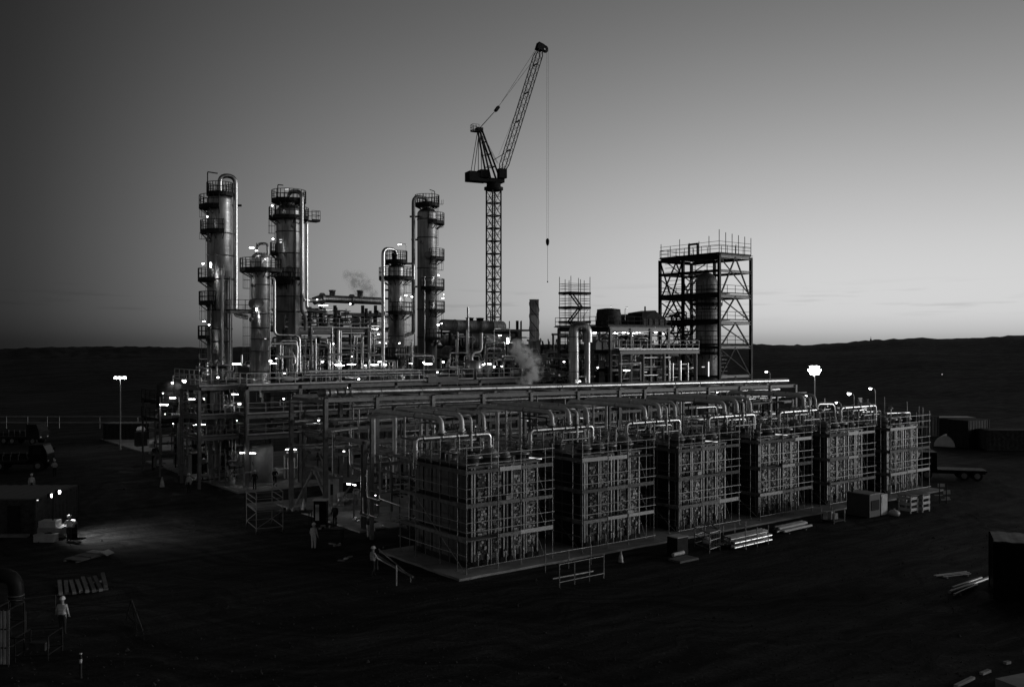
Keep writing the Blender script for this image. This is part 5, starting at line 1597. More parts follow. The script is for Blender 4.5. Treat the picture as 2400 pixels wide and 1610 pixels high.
pt = thing('pallet_stack', at(336, 1040, z=.13), 'pale sacks on a dark stand at the corner of the left slab', 'sacks')
p = at(330, 1045, z=.13)
box(pt, 'stand', (p.x - .7, p.y - .5, .13), (p.x + .7, p.y + .5, 2.0), 'dark')
lathe(pt, 'sack', (p.x, p.y, 2.0), [(.001, 0), (.5, .05), (.6, .35), (.4, .65), (.001, .75)], 'white', 12)
for k, (u, v) in enumerate(((452, 1100),)):
    t = thing('control_kiosk', at(470, 1108, z=0), 'small dark kiosk with a pale side panel left of the deck module', 'kiosk')
    p = at(470, 1110, z=0)
    box(t, 'body', (p.x - 1.1, p.y - .6, 0), (p.x + 1.0, p.y + .7, 2.2), 'dark')
    box(t, 'roof', (p.x - 1.2, p.y - .7, 2.2), (p.x + 1.1, p.y + .8, 2.3), 'steel')
    box(t, 'side_panel', (p.x - 1.18, p.y - .62, .1), (p.x - 1.1, p.y + .3, 2.1), 'tank')
# banks of valves along the foot of the deck module's left side
vb = thing('valve_skid', at(545, 1130, z=0), 'pipe and valve skid at the left foot of the deck module', 'skid')
p = at(560, 1136, z=.14)
clutter(vb, 22, p.x - 1.2, p.x + 1.4, p.y + .3, p.y + 3.5, .3, 3.2, 95, .05, .14, 'xyz', ('galv', 'steel', 'dark', 'pclad'))
lathe(vb, 'pot', (p.x - .6, p.y + .2, .14), [(.001, 0), (.3, 0), (.3, .5), (.15, .75), (.001, .8)], 'tank', 14)
for sx in (-1.2, 1.4):
    for sy in (.3, 3.5): bar(vb, 'post', (p.x + sx, p.y + sy, .14), (p.x + sx, p.y + sy, 3.2), .1, .1, 'steel')

# ================================================================ light masts
def mast(u, vb_, vt, d, label, heads, m='flood', r=.07, size=.28):
    p = at(u, vt, d=d)
    g = ground_z(p)
    t = thing('light_mast', (p.x, p.y, g), label, 'light mast', 'light masts')
    b = MB(); b.rod((0, 0, 0), (0, 0, p.z - g), r, 8, 0, r * .6); b.build(t, 'pole', 'galv', mtx=Matrix.Translation((p.x, p.y, g)))
    if len(heads) > 1: bar(t, 'cross_arm', p + RT * (heads[0] - .2), p + RT * (heads[-1] + .2), .1, .1, 'galv')
    for h in heads:
        c = p + RT * h
        hd = bar(t, 'lamp_head', c - FW * size * .2 + V(0, 0, size * .5), c + FW * size * .9 + V(0, 0, size * .7), size * 1.3, size * .9, 'steel')
        b = MB(); b.lathe([(.001, -.5), (.5, -.42), (.9, -.1), (1, .2), (.001, .3)], 12); b.build(hd, 'lit_lens', m, mtx=Matrix.Translation(c) @ Matrix.Scale(size, 4))
    return t
mast(282, 1030, 886, 120, 'tall mast with three lit floodlights left of the plant', (-.55, 0, .55), 'flood', .1, .26)
fm = mast(1909, 965, 872, 118, 'tall mast with the brightest floodlight, right of the steel tower', (0,), 'flood', .1, .42)
for k in range(6):  # ring of added lamp heads imitating the round glow of the floodlight
    glow_pt = at(1909, 868, d=118) + RT * math.cos(k * PI / 3) * .5 + V(0, 0, math.sin(k * PI / 3) * .45)
    hd = bar(fm, 'lamp_head', glow_pt + FW * .12, glow_pt + FW * .4, .4, .4, 'steel')
    b = MB(); b.lathe([(.001, -.5), (.5, -.42), (.9, -.1), (1, .2), (.001, .3)], 12); b.build(hd, 'lit_lens', 'flood', mtx=Matrix.Translation(glow_pt) @ Matrix.Scale(.36, 4))
def curved_lamp(u, v, vb_, y, label, side=-1, m='lamp2', r=.2):
    p = at(u, v, y=y)
    t = thing('lamp_post', (p.x, p.y, 6), label, 'lamp post', 'small lamp posts over the modules')
    bp = p - RT * side * .5
    b0 = V(bp.x, bp.y, 6.0)
    pipe(t, 'pole', [b0, V(bp.x, bp.y, p.z - .1), p + V(0, 0, .12)], .035, 'galv', 6, .4)
    bulb(t, p, r, m)
curved_lamp(1890, 926, 960, 12, 'small curved lamp post above the fourth and fifth modules')
curved_lamp(1990, 922, 960, 9, 'short lamp post with a wide lit head above the fifth module', -1, 'lamp2', .26)
curved_lamp(2040, 910, 960, 8, 'tall curved lamp post above the gap before the farthest module')
curved_lamp(1796, 871, 900, 33, 'bright lamp on a post right of the steel tower foot', -1, 'lamp2', .22)
curved_lamp(1960, 943, 980, 10, 'lamp at the elbow of the pipe loop over the fifth module', -1, 'lamp2', .15)
# pipe loops and poles above the last two modules
lp = thing('pipe_loop', (45, 9, 6.2), 'goalpost pipe loop standing over the fifth and farthest modules', 'pipe')
pipe(lp, 'pipe', [at(1914, 995, y=8), at(1914, 947, y=8), at(1953, 947, y=8), at(1958, 1000, y=8)], .16, 'pclad', 10, .5)
pipe(lp, 'pipe', [at(1960, 957, y=10), at(2042, 957, y=10)], .15, 'galv', 10)
pipe(lp, 'pipe', [at(2020, 966, y=6), at(2062, 964, y=6)], .11, 'pclad', 8); pipe(lp, 'pipe', [at(2075, 969, y=5), at(2132, 967, y=5), at(2133, 980, y=5)], .09, 'pclad', 8)
for u, v0, v1 in ((2073, 930, 970), (2034, 935, 965), (2126, 942, 1000), (2154, 952, 1000), (2163, 955, 1000)):
    tube(lp, 'pole', at(u, v1, y=7), at(u, v0, y=7), .04, 'galv', 6)
b = MB(); a = at(2020, 948, y=7); c1, c2, c3 = at(2012, 932, y=7), at(2021, 932, y=7), at(2017, 946, y=7)
b.add([c1, c2, c3, a] + [w_ + V(.05, .12, 0) for w_ in (c1, c2, c3, a)], [(0, 1, 3, 2), (4, 6, 7, 5), (0, 4, 5, 1), (1, 5, 7, 3), (2, 3, 7, 6), (0, 2, 6, 4)]); b.build(lp, 'funnel', 'white')
tube(lp, 'funnel_post', at(2018, 990, y=7), at(2018, 945, y=7), .06, 'galv', 6)
clutter(lp, 34, 36.5, 50.5, 8.5, 14, 5.5, 8.3, 131, .04, .12, 'xyz')
for s in range(4): clutter(lp, 8, 2 + s * 9, 7 + s * 9, 8, 14, 5.5, 8.2, 140 + s, .04, .1, 'xyz')
ibeam(lp, 'support', (36.5, 10, .2), (36.5, 10, 8.2), .2, .2); ibeam(lp, 'support', (50.4, 10, .2), (50.4, 10, 8.2), .2, .2)

# ================================================================ people
PEOPLE = {}
def person_mesh(pose, top, legs):
    key = (pose, top, legs)
    if key in PEOPLE: return PEOPLE[key]
    lean, head_fwd = 0, 0
    eL, eR, wL, wR = V(-.25, .0, 1.14), V(.25, .0, 1.14), V(-.25, .12, .92), V(.25, .12, .92)
    kL, kR, aL, aR = V(-.1, .03, .5), V(.1, .03, .5), V(-.11, 0, .09), V(.11, 0, .09)
    if pose == 'work': wL, wR, eL, eR = V(-.12, .42, 1.1), V(.12, .42, 1.12), V(-.27, .14, 1.16), V(.27, .14, 1.16)
    if pose == 'lean': lean, wL, wR, eL, eR = .28, V(-.14, .62, 1.16), V(.16, .6, 1.2), V(-.27, .34, 1.14), V(.27, .34, 1.16)
    if pose == 'step': kL, aL, kR, aR, wR, eR = V(-.1, .16, .52), V(-.11, .16, .1), V(.1, -.02, .5), V(.11, -.22, .13), V(.3, .34, 1.0), V(.28, .1, 1.16)
    if pose == 'folded': wL, wR, eL, eR = V(.1, .22, 1.2), V(-.1, .25, 1.22), V(-.28, .08, 1.14), V(.28, .08, 1.14)
    def bend(p):
        if p.z < .95 or not lean: return p
        return V(p.x, p.y + (p.z - .95) * lean * (p.y < .3), p.z - (p.z - .95) * .06)
    nodes = [(V(0, 0, .97), .15, .12), (V(0, 0, 1.12), .15, .115), (V(0, 0, 1.3), .175, .125), (V(0, 0, 1.43), .13, .1), (V(0, .005, 1.5), .065, .065), (V(0, .01, 1.56), .075, .085), (V(0, .015, 1.64), .085, .1), (V(0, .01, 1.73), .07, .085),
             (V(-.18, 0, 1.41), .075, .075), (eL, .05, .05), (wL, .035, .035), (V(.18, 0, 1.41), .075, .075), (eR, .05, .05), (wR, .035, .035),
             (V(-.095, 0, .9), .105, .105), (kL, .07, .07), (aL, .05, .05), (aL + V(-.01, .15, -.05), .045, .035), (V(.095, 0, .9), .105, .105), (kR, .07, .07), (aR, .05, .05), (aR + V(.01, .15, -.05), .045, .035)]
    ed = [(0, 1), (1, 2), (2, 3), (3, 4), (4, 5), (5, 6), (6, 7), (2, 8), (8, 9), (9, 10), (2, 11), (11, 12), (12, 13), (0, 14), (14, 15), (15, 16), (16, 17), (0, 18), (18, 19), (19, 20), (20, 21)]
    me = bpy.data.meshes.new('skeleton')
    pos = [bend(n[0]) for n in nodes]
    me.from_pydata([tuple(p) for p in pos], ed, [])
    o = bpy.data.objects.new('skeleton', me)
    COL.objects.link(o)
    o.modifiers.new('skin', 'SKIN')
    sv = me.skin_vertices[0].data
    for i, n in enumerate(nodes):
        sv[i].radius = (n[1], n[2]); sv[i].use_root = i == 0
    o.modifiers.new('sub', 'SUBSURF').levels = 2
    dg = bpy.context.evaluated_depsgraph_get()
    ev = o.evaluated_get(dg)
    m2 = ev.to_mesh()
    b = MB()
    vs = [v.co.copy() for v in m2.vertices]
    fs = [tuple(p.vertices) for p in m2.polygons]
    ev.to_mesh_clear()
    bpy.data.objects.remove(o)
    hands = [(pos[10], (pos[10] - pos[9]).normalized(), -1), (pos[13], (pos[13] - pos[12]).normalized(), 1)]
    neck = pos[4].z
    mi = []
    for f in fs:
        c = sum((vs[i] for i in f), Vector()) / len(f)
        near = min((c - pos[10]).length, (c - pos[13]).length)
        if c.z > neck - .01 and abs(c.x) < .14: k = 2
        elif near < .05: k = 2
        elif c.z < .16: k = 3
        elif c.z < 1.0 and near > .16: k = 1
        else: k = 0
        mi.append(k)
    b.add(vs, fs, 0, True)
    b.mi = mi
    # hands: palm, four fingers and a thumb, slightly curled
    for w_, d_, s in hands:
        sx = V(0, 1, 0).cross(d_).normalized() if abs(d_.y) < .9 else V(1, 0, 0)
        nn = d_.cross(sx)
        pm = w_ + d_ * .09
        b.rod(w_ - d_ * .02, pm, .034, 6, 2, .036)
        for j, ln in enumerate((.07, .082, .078, .06)):
            r0 = pm + sx * (-.03 + .02 * j)
            k1 = r0 + d_ * ln * .55 + nn * .008; k2 = k1 + d_ * ln * .35 + nn * .03
            b.rod(r0 - d_ * .01, k1, .0095, 5, 2); b.rod(k1, k2, .0085, 5, 2, .006)
        t0 = w_ + d_ * .04 + sx * .03 * s
        b.rod(t0, t0 + d_ * .04 + sx * .035 * s + nn * .02, .011, 5, 2); b.rod(t0 + d_ * .04 + sx * .035 * s + nn * .02, t0 + d_ * .075 + sx * .04 * s + nn * .035, .0095, 5, 2, .007)
    # face: nose, brow, mouth, ears
    hd = pos[6]
    fy = hd.y + .098
    b.rod((hd.x, fy - .02, hd.z + .02), (hd.x, fy + .02, hd.z - .025), .013, 5, 2)
    for s in (-1, 1):
        b.rod((s * .05 + hd.x, fy - .022, hd.z + .03), (s * .018 + hd.x, fy - .008, hd.z + .03), .009, 5, 3)
        b.rod((s * .084 + hd.x, hd.y - .01, hd.z - .03), (s * .094 + hd.x, hd.y - .02, hd.z + .03), .018, 5, 2)
    b.rod((hd.x - .028, fy - .018, hd.z - .055), (hd.x + .028, fy - .018, hd.z - .055), .008, 5, 3)
    body = b.mesh('person_body', top, legs, 'skin', 'boot')
    # vest: a shell just outside the torso, with two reflective bands
    vv = MB()
    tor = [i for i, f in enumerate(fs) if mi[i] == 0 and all(abs(vs[j].x) < .2 and .98 < vs[j].z < neck - .05 for j in f)]
    cen = {}
    used = {}
    out = []
    for i in tor:
        g = []
        for j in fs[i]:
            if j not in used:
                c = V(0, (vs[j].z - .95) * lean, vs[j].z)
                dv = (vs[j] - c); dv.z = 0
                used[j] = len(out)
                out.append(vs[j] + (dv.normalized() if dv.length > .01 else V(0, 0, 1)) * .018)
            g.append(used[j])
        z = sum(vs[j].z for j in fs[i]) / len(fs[i])
        vv.f.append(tuple(g)); vv.mi.append(1 if (1.06 < z < 1.11 or 1.22 < z < 1.27) else 0); vv.sm.append(True)
    vv.v = [tuple(p) for p in out]
    vest = vv.mesh('vest', 'hivis', 'reflect') if vv.f else None
    hb = MB()
    hb.lathe([(.125, 0), (.14, .005), (.128, .02), (.122, .06), (.1, .11), (.06, .14), (.001, .15)], 16, Matrix.Translation((hd.x, hd.y + .005, hd.z + .045)) @ Matrix.Diagonal((.95, 1.12, 1, 1)))
    hb.box((-.07, .1, 0), (.07, .175, .012), 0, Matrix.Translation((hd.x, hd.y, hd.z + .05)))
    hel = hb.mesh('helmet', 'helmet')
    PEOPLE[key] = (body, vest, hel)
    return PEOPLE[key]
def person(u, v, face, pose, label, top='overall', legs='cloth', vest=True, z=0.0, h=1.0):
    """face: camera-relative heading in degrees (0 right, 90 away, 180 left, 270 towards)"""
    p = at(u, v, z=z)
    body, vs_, hel = person_mesh(pose, top, legs)
    t = thing('person', p, label, 'person', 'site workers')
    mt = Matrix.Translation(p) @ Matrix.Rotation(cang(face) - PI / 2, 4, 'Z') @ Matrix.Scale(h, 4)
    put('body', body, mt, t)
    if vest and vs_: put('vest', vs_, mt, t)
    put('helmet', hel, mt, t)
    return t
person(735, 1289, 70, 'stand', 'person in pale overalls and helmet standing with back turned by the dark bench', 'overall', 'overall', False)
person(785, 1236, 250, 'stand', 'person in dark clothes and pale helmet beside the rack column', 'cloth', 'cloth', False, .12)
person(862, 1262, 20, 'lean', 'person leaning forward with raised arms at the low goalpost column', 'cloth', 'overall', False)
person(874, 1352, 40, 'step', 'person in hi-vis vest carrying nothing, stepping past the pole stack', 'overall', 'cloth', True)
person(146, 1488, 90, 'stand', 'person in hi-vis vest seen from behind, bottom left', 'overall', 'cloth', True)
person(443, 1155, 265, 'stand', 'person in hi-vis vest on the dark yard left of the deck module', 'overall', 'cloth', True)
person(128, 1118, 280, 'folded', 'person with folded arms and vest, far left beyond the cabin', 'overall', 'cloth', True)
person(74, 1156, 300, 'stand', 'person in pale coat standing just behind the cabin roof', 'overall', 'cloth', True)
person(162, 1268, 120, 'work', 'person bending over the drum beside the light tower', 'overall', 'cloth', True)
person(597, 1147, 270, 'stand', 'dark person standing before the pale tank', 'cloth', 'cloth', False, .14)
person(644, 1140, 300, 'work', 'person with white helmet at the lit pump set', 'cloth', 'cloth', False, .14)
person(1700, 912, 200, 'stand', 'person in vest on the lower floor of the steel tower', 'overall', 'cloth', True, 8.7) if False else None

# ================================================================ yard, left side
def G(u, v, z=0.0): return at(u, v, z=z)
def obox(par, name, c, size, m, rz=0.0, z0=0.0):
    """box standing at ground point c, turned by rz"""
    return put(name, unit('b', m), Matrix.Translation((c.x, c.y, z0)) @ Matrix.Rotation(rz, 4, 'Z') @ Matrix.Diagonal((size[0], size[1], size[2], 1)), par)
CR = -TH
def container(label, c, size, rz, m='corr', name='container', ribs=True, cat='container', roof=None):
    """steel box with corrugated walls, corner posts and roof"""
    t = thing(name, c, label, cat)
    F = Matrix.Translation((c.x, c.y, 0)) @ Matrix.Rotation(rz, 4, 'Z')
    lx, ly_, h = size
    b = MB()
    n = int(lx / .28)
    def wall(p0, p1, out):
        ln = (p1 - p0).length; k = max(3, int(ln / .14))
        vs = []
        for i in range(k + 1):
            o_ = out * (.03 if (i // 2) % 2 else 0)
            q_ = p0.lerp(p1, i / k) + o_
            vs += [V(q_.x, q_.y, .15), V(q_.x, q_.y, h - .06)]
        b.add(vs, [(2 * i, 2 * i + 2, 2 * i + 3, 2 * i + 1) for i in range(k)])
    X, Y = lx / 2, ly_ / 2
    for p0, p1, o_ in ((V(-X, -Y, 0), V(X, -Y, 0), V(0, -1, 0)), (V(X, -Y, 0), V(X, Y, 0), V(1, 0, 0)), (V(X, Y, 0), V(-X, Y, 0), V(0, 1, 0)), (V(-X, Y, 0), V(-X, -Y, 0), V(-1, 0, 0))): wall(p0, p1, o_)
    b.build(t, 'wall', m, mtx=F)
    b = MB()
    k = int(lx / .2)
    vs = []
    for i in range(k + 1):
        for s in (-Y, Y): vs.append((-X + lx * i / k, s, h + (.03 if (i // 2) % 2 else 0)))
    b.add(vs, [(2 * i, 2 * i + 2, 2 * i + 3, 2 * i + 1) for i in range(k)])
    b.box((-X, -Y, h - .1), (X, Y, h - .02))
    b.build(t, 'roof', roof or m, mtx=F)
    for sx in (-X, X):
        for sy in (-Y, Y):
            put('corner_post', unit('b', m), F @ Matrix.Translation((sx, sy, 0)) @ Matrix.Diagonal((.14, .14, h, 1)), t)
    for sy in (-Y, Y):
        put('bottom_rail', unit('b', m), F @ Matrix.Translation((0, sy, .02)) @ Matrix.Diagonal((lx - .14, .1, .16, 1)), t)
    return t, F
c = G(20, 1255)
cb, F = container('dark site cabin with a pale flat roof at the left edge', c - RT * 1.2 + FW * 3.3, (6.2, 6.6, 2.6), CR, 'rust', 'site_cabin', cat='cabin', roof='corr')
put('door', unit('b', 'dark'), F @ Matrix.Translation((1.6, -3.35, .15)) @ Matrix.Diagonal((.9, .06, 2.0, 1)), cb)
put('window', unit('b', 'glass'), F @ Matrix.Translation((-.6, -3.35, 1.1)) @ Matrix.Diagonal((1.2, .06, .9, 1)), cb)
bulb(cb, at(82, 1178, z=2.2), .07, 'dim')
tube_lamp(cb, at(86, 1172, z=2.5), .4, .4, 'dim')
put('step', unit('b', 'timber'), F @ Matrix.Translation((.3, -3.7, 0)) @ Matrix.Diagonal((5, .5, .18, 1)), cb)
# mobile light tower
lt = thing('light_tower', G(124, 1262), 'mobile light tower with lit lamp heads beside the site cabin', 'light tower')
c = G(124, 1262)
tp = at(124, 1156, d=(c - CAM).dot(FW))
obox(lt, 'trailer', c, (1.7, 1.0, .5), 'steel', CR, .35); obox(lt, 'engine_hood', c + RT * -.2, (1.2, .9, .45), 'tank', CR, .85)
for s in (-.65, .65):
    tube(lt, 'wheel', c + RT * .1 + FW * s + V(0, 0, .3), c + RT * .1 + FW * (s * 1.2) + V(0, 0, .3), .3, 'rubber', 14)
    tube(lt, 'outrigger', c + V(0, 0, .4), c + RT * s * 2.0 + V(0, 0, .05), .035, 'galv', 6)
bar(lt, 'mast', c + V(0, 0, .8), V(c.x, c.y, tp.z), .09, .09, 'dark')
bar(lt, 'cross_arm', V(c.x, c.y, tp.z) - RT * .3, V(c.x, c.y, tp.z) + RT * .45, .06, .06, 'dark')
for s, zz in ((.35, .1), (-.2, -.15)):
    hp = V(c.x, c.y, tp.z + zz) + RT * s
    h_ = bar(lt, 'lamp_head', hp - RT * .12, hp + RT * .1, .34, .3, 'dark')
    tube(h_, 'lit_lens', hp + RT * .1, hp + RT * .14 - V(0, 0, .0), .13, 'lamp2', 12)
b = MB(); b.rod((0, 0, 0), (0, 0, .02), .1, 10)
sl = bpy.data.lights.new('work_light', 'SPOT'); sl.energy = 750; sl.spot_size = rad(125); sl.spot_blend = 1.0; sl.shadow_soft_size = .15
so = bpy.data.objects.new('work_light', sl); COL.objects.link(so); so.parent = lt; so.matrix_parent_inverse = MW[lt].inverted()
lpz = V(c.x, c.y, tp.z + .1) + RT * .55
so.matrix_basis = Matrix.Translation(lpz) @ ((G(290, 1252) - lpz).to_track_quat('-Z', 'Y').to_matrix().to_4x4())
t = thing('oil_drum', G(170, 1262), 'dark upright drum with pale rags on top beside the light tower', 'drum')
c = G(170, 1262)
lathe(t, 'shell', c, [(.001, 0), (.32, 0), (.32, .4), (.34, .41), (.32, .43), (.32, .8), (.34, .81), (.32, .83), (.32, 1.15), (.001, 1.15)], 'black', 18)
lathe(t, 'rags', c + V(0, 0, 1.15), [(.001, 0), (.26, .02), (.22, .12), (.1, .2), (.001, .22)], 'white', 9)
for k, (u, v, s, lab) in enumerate(((108, 1268, (1.4, .7, .45), 'pale low box lying at the foot of the light tower'), (142, 1258, (.5, .5, .8), 'pale upright bucket box right of the light tower'))):
    t = thing('equipment_box', G(u, v), lab, 'box')
    obox(t, 'body', G(u, v), s, 'tank', CR + .3 * k); obox(t, 'lid', G(u, v), (s[0] * 1.04, s[1] * 1.04, .06), 'tank', CR + .3 * k, s[2])
    obox(t, 'handle', G(u, v), (.2, .05, .06), 'dark', CR + .3 * k, s[2] + .06)
# boards and pallets on the ground
def board_pile(label, u, v, n, ln, wd, th, rz, gap, m='timber', seed=0, name='board_pile', cat='boards'):
    rr = random.Random(seed)
    c = G(u, v)
    t = thing(name, c, label, cat)
    F = Matrix.Translation(c) @ Matrix.Rotation(rz, 4, 'Z')
    for s in (-.3, .3): put('bearer', unit('b', 'timber'), F @ Matrix.Translation((ln * s, 0, 0)) @ Matrix.Diagonal((.1, n * gap, .09, 1)), t)
    for k in range(n):
        put('board', unit('b', m), F @ Matrix.Translation((rr.uniform(-.2, .2) * ln * .2, (k - n / 2 + .5) * gap + rr.uniform(-.03, .03), .09 + rr.choice((0, 0, th)))) @ Matrix.Rotation(rr.uniform(-.03, .03), 4, 'Z') @ Matrix.Diagonal((ln * rr.uniform(.8, 1), wd, th, 1)), t)
    return t
board_pile('bundle of long timbers lying on the ground at the lower left', 192, 1378, 8, 3.4, .2, .16, cang(-62), .32, 'timber', 1, cat='timber')
board_pile('two sheet pallets lying flat below the lit patch of ground', 205, 1306, 3, 1.6, .7, .07, cang(-20), .95, 'plank', 2, cat='pallets')
t = thing('sheet_panel', G(248, 1302), 'pale sheet tilted on the end of the flat pallets', 'panel')
put('sheet', unit('b', 'tank'), Matrix.Translation(G(252, 1304) + V(0, 0, .25)) @ Matrix.Rotation(cang(-50), 4, 'Z') @ Matrix.Rotation(.25, 4, 'X') @ Matrix.Diagonal((1.2, .5, .04, 1)), t)
put('prop', unit('b', 'timber'), Matrix.Translation(G(252, 1304)) @ Matrix.Diagonal((.1, .1, .25, 1)), t)
# trestle barrier with long rail
t = thing('barrier', G(300, 1440), 'A-frame barrier with a long rail running left, lower left', 'barrier')
a, bq = G(296, 1450), G(320, 1478)
ap_ = (a + bq) / 2 + V(0, 0, 1.25)
for c0 in (a, a + RT * .45 - FW * .1, bq, bq + RT * .3):
    tube(t, 'leg', c0, ap_ + (c0 - ap_) * .02, .032, 'rust', 6)
bar(t, 'spreader', a + V(0, 0, .3), bq + V(0, 0, .3), .05, .05, 'rust')
l0 = G(60, 1480) + V(0, 0, 1.0)
tube(t, 'rail', ap_ - V(0, 0, .1), l0, .03, 'rust', 6)
tube(t, 'rail', G(130, 1440) + V(0, 0, 1.0), G(20, 1455) + V(0, 0, 1.0), .03, 'rust', 6)
for u, v in ((60, 1480), (20, 1455), (130, 1440)): tube(t, 'post', G(u, v), G(u, v) + V(0, 0, 1.02), .03, 'rust', 6)
t = thing('pipe_elbow', G(20, 1420), 'large ribbed pipe elbow lying at the left edge', 'pipe')
c = G(22, 1420)
pipe(t, 'elbow', [c - RT * 2.5 + V(0, 0, 1.6), c + RT * .35 + V(0, 0, 1.6), c + RT * .35 + V(0, 0, .1)], .38, 'dark', 18, .8)
for z in (.35, .55): tube(t, 'rib', c + RT * .35 + V(0, 0, z), c + RT * .35 + V(0, 0, z + .06), .41, 'steel', 18)
obox(t, 'cradle', c - RT * 1.5, (.3, .9, 1.25), 'timber', CR)
for k, (u0, v0, u1, v1, h, lab) in enumerate(((35, 1552, 112, 1548, 1.05, 'low pipe work-frame in the bottom left corner'), (-15, 1560, 19, 1562, 2.4, 'tall slatted steel stillage cut by the left edge'))):
    t = thing('stillage', G(u0, v0), lab, 'frame')
    a, bq = G(u0, v0), G(u1, v1)
    dp = FW * 1.3
    for c0 in (a, bq, a + dp, bq + dp): tube(t, 'leg', c0, c0 + V(0, 0, h), .035, 'dark', 6)
    for p0, p1 in ((a, bq), (a + dp, bq + dp), (a, a + dp), (bq, bq + dp)):
        for z in ((h, .25) if k == 0 else (h, h * .66, h * .33)): tube(t, 'rail', p0 + V(0, 0, z), p1 + V(0, 0, z), .03, 'dark', 6)
    if k == 0: obox(t, 'tool_box', (a + bq) / 2 + dp * .5, (.7, .4, .35), 'rust', CR, .3)
    else:
        for j in range(5): bar(t, 'slat', a.lerp(bq, j / 4) + V(0, 0, .1), a.lerp(bq, j / 4) + V(0, 0, h), .1, .03, 'steel')
t = thing('bollard', G(189, 1588), 'slim dark marker post with a white band, bottom left', 'bollard')
c = G(189, 1588)
lathe(t, 'post', c, [(.09, 0), (.06, .05), (.055, .98), (.045, 1.03), (.001, 1.05)], 'dark', 14)
tube(t, 'white_band', c + V(0, 0, .62), c + V(0, 0, .78), .058, 'white', 14); tube(t, 'reflector', c + V(0, 0, .97), c + V(0, 0, 1.03), .056, 'white', 14)
def cone(u, v, label, h=.75):
    t = thing('traffic_cone', G(u, v), label, 'cone', 'traffic cones')
    c = G(u, v)
    obox(t, 'base', c, (.42, .42, .05), 'rubber', .3)
    s = h / .75
    lathe(t, 'cone', c, [(.17 * s, .05), (.04 * s, h), (.001, h)], 'tank', 16)
    lathe(t, 'band', c, [(.132 * s, .3 * s), (.094 * s, .48 * s)], 'white', 16)
cone(380, 1142, 'traffic cone on the dark yard left of the worker in the vest', 1.0); cone(1455, 1318, 'pale traffic cone in front of the second module'); cone(712, 1197, 'pale cone-shaped cover at the foot of the rack end frame', 1.0)
# dark vehicles and stores at the far left
t = thing('tank_truck', G(45, 1105), 'dark truck parked at the far left edge', 'truck')
c = G(40, 1100); F = Matrix.Translation((c.x, c.y, 0)) @ Matrix.Rotation(CR + .12, 4, 'Z')
def fb(par, name, x0, y0, z0, x1, y1, z1, m, F): return put(name, unit('b', m), F @ Matrix.Translation(((x0 + x1) / 2, (y0 + y1) / 2, z0)) @ Matrix.Diagonal((x1 - x0, y1 - y0, z1 - z0, 1)), par)
def truck(t, F, L_=7.0, load='box', m='dark'):
    fb(t, 'chassis', -L_ / 2, -.5, .6, L_ / 2, .5, .85, 'black', F)
    b = MB()
    X = L_ / 2
    b.add([(X - 1.9, -1.15, .8), (X, -1.15, .8), (X, 1.15, .8), (X - 1.9, 1.15, .8), (X - 1.9, -1.1, 2.75), (X - .45, -1.1, 2.75), (X - .45, 1.1, 2.75), (X - 1.9, 1.1, 2.75), (X, -1.15, 1.7), (X, 1.15, 1.7)],
          [(3, 2, 1, 0), (0, 1, 8, 5, 4), (2, 3, 7, 6, 9), (1, 2, 9, 8), (8, 9, 6, 5), (4, 5, 6, 7), (3, 0, 4, 7)])
    cb_ = b.build(t, 'cab', m, mtx=F)
    b = MB()
    b.add([(X - .03, -1.0, 1.78), (X - .03, 1.0, 1.78), (X - .4, 1.0, 2.6), (X - .4, -1.0, 2.6)], [(0, 1, 2, 3)]); b.add([(X + .01, -1.0, 1.78), (X + .01, 1.0, 1.78), (X - .37, 1.0, 2.6), (X - .37, -1.0, 2.6)], [(0, 1, 2, 3)])
    b.build(cb_, 'windscreen', 'glass', mtx=F)
    for s in (-1, 1):
        fb(cb_, 'side_window', X - 1.5, s * 1.14 - .02, 1.75, X - .6, s * 1.14 + .02, 2.45, 'glass', F); fb(cb_, 'headlamp', X - .02, s * .8 - .15, .95, X + .03, s * .8 + .15, 1.1, 'white', F); fb(cb_, 'mirror', X - .15, s * 1.3 - .06, 1.8, X - .05, s * 1.3 + .06, 2.2, 'black', F)
        for x in (X - .95, -X + .9, -X + 2.1):
            p0, p1 = F @ V(x, s * .8, .5), F @ V(x, s * 1.15, .5)
            w_ = tube(t, 'wheel', p0, p1, .5, 'rubber', 18); tube(w_, 'rim', F @ V(x, s * 1.13, .5), F @ V(x, s * 1.17, .5), .28, 'steel', 12)
    if load == 'box':
        fb(t, 'load_bed', -X, -1.2, .85, X - 2.0, 1.2, 1.1, 'dark', F)
        for x in [-X + .05 + j * .8 for j in range(6)]:
            for s in (-1.18, 1.18): fb(t, 'stake', x, s - .03, 1.1, x + .06, s + .03, 1.75, 'steel', F)
        for s in (-1.18, 1.18): fb(t, 'side_board', -X, s - .02, 1.15, X - 2.05, s + .02, 1.6, m, F)
    else:
        fb(t, 'load_bed', -X, -1.2, .85, X - 2.0, 1.2, 1.05, 'black', F)
truck(t, F, 7.0, 'box', 'black')
t = thing('pickup_truck', G(30, 1040), 'dark box truck behind the parked truck at the left edge', 'truck')
c = G(55, 1040); truck(t, Matrix.Translation((c.x, c.y, 0)) @ Matrix.Rotation(CR - .1, 4, 'Z'), 6.0, 'box', 'dark')
c = G(290, 1033)
st_, F = container('long dark trailer box by the left light mast', c + FW * 2, (6.2, 2.5, 2.4), CR + .05, 'dark', 'trailer_box', cat='trailer', roof='steel')
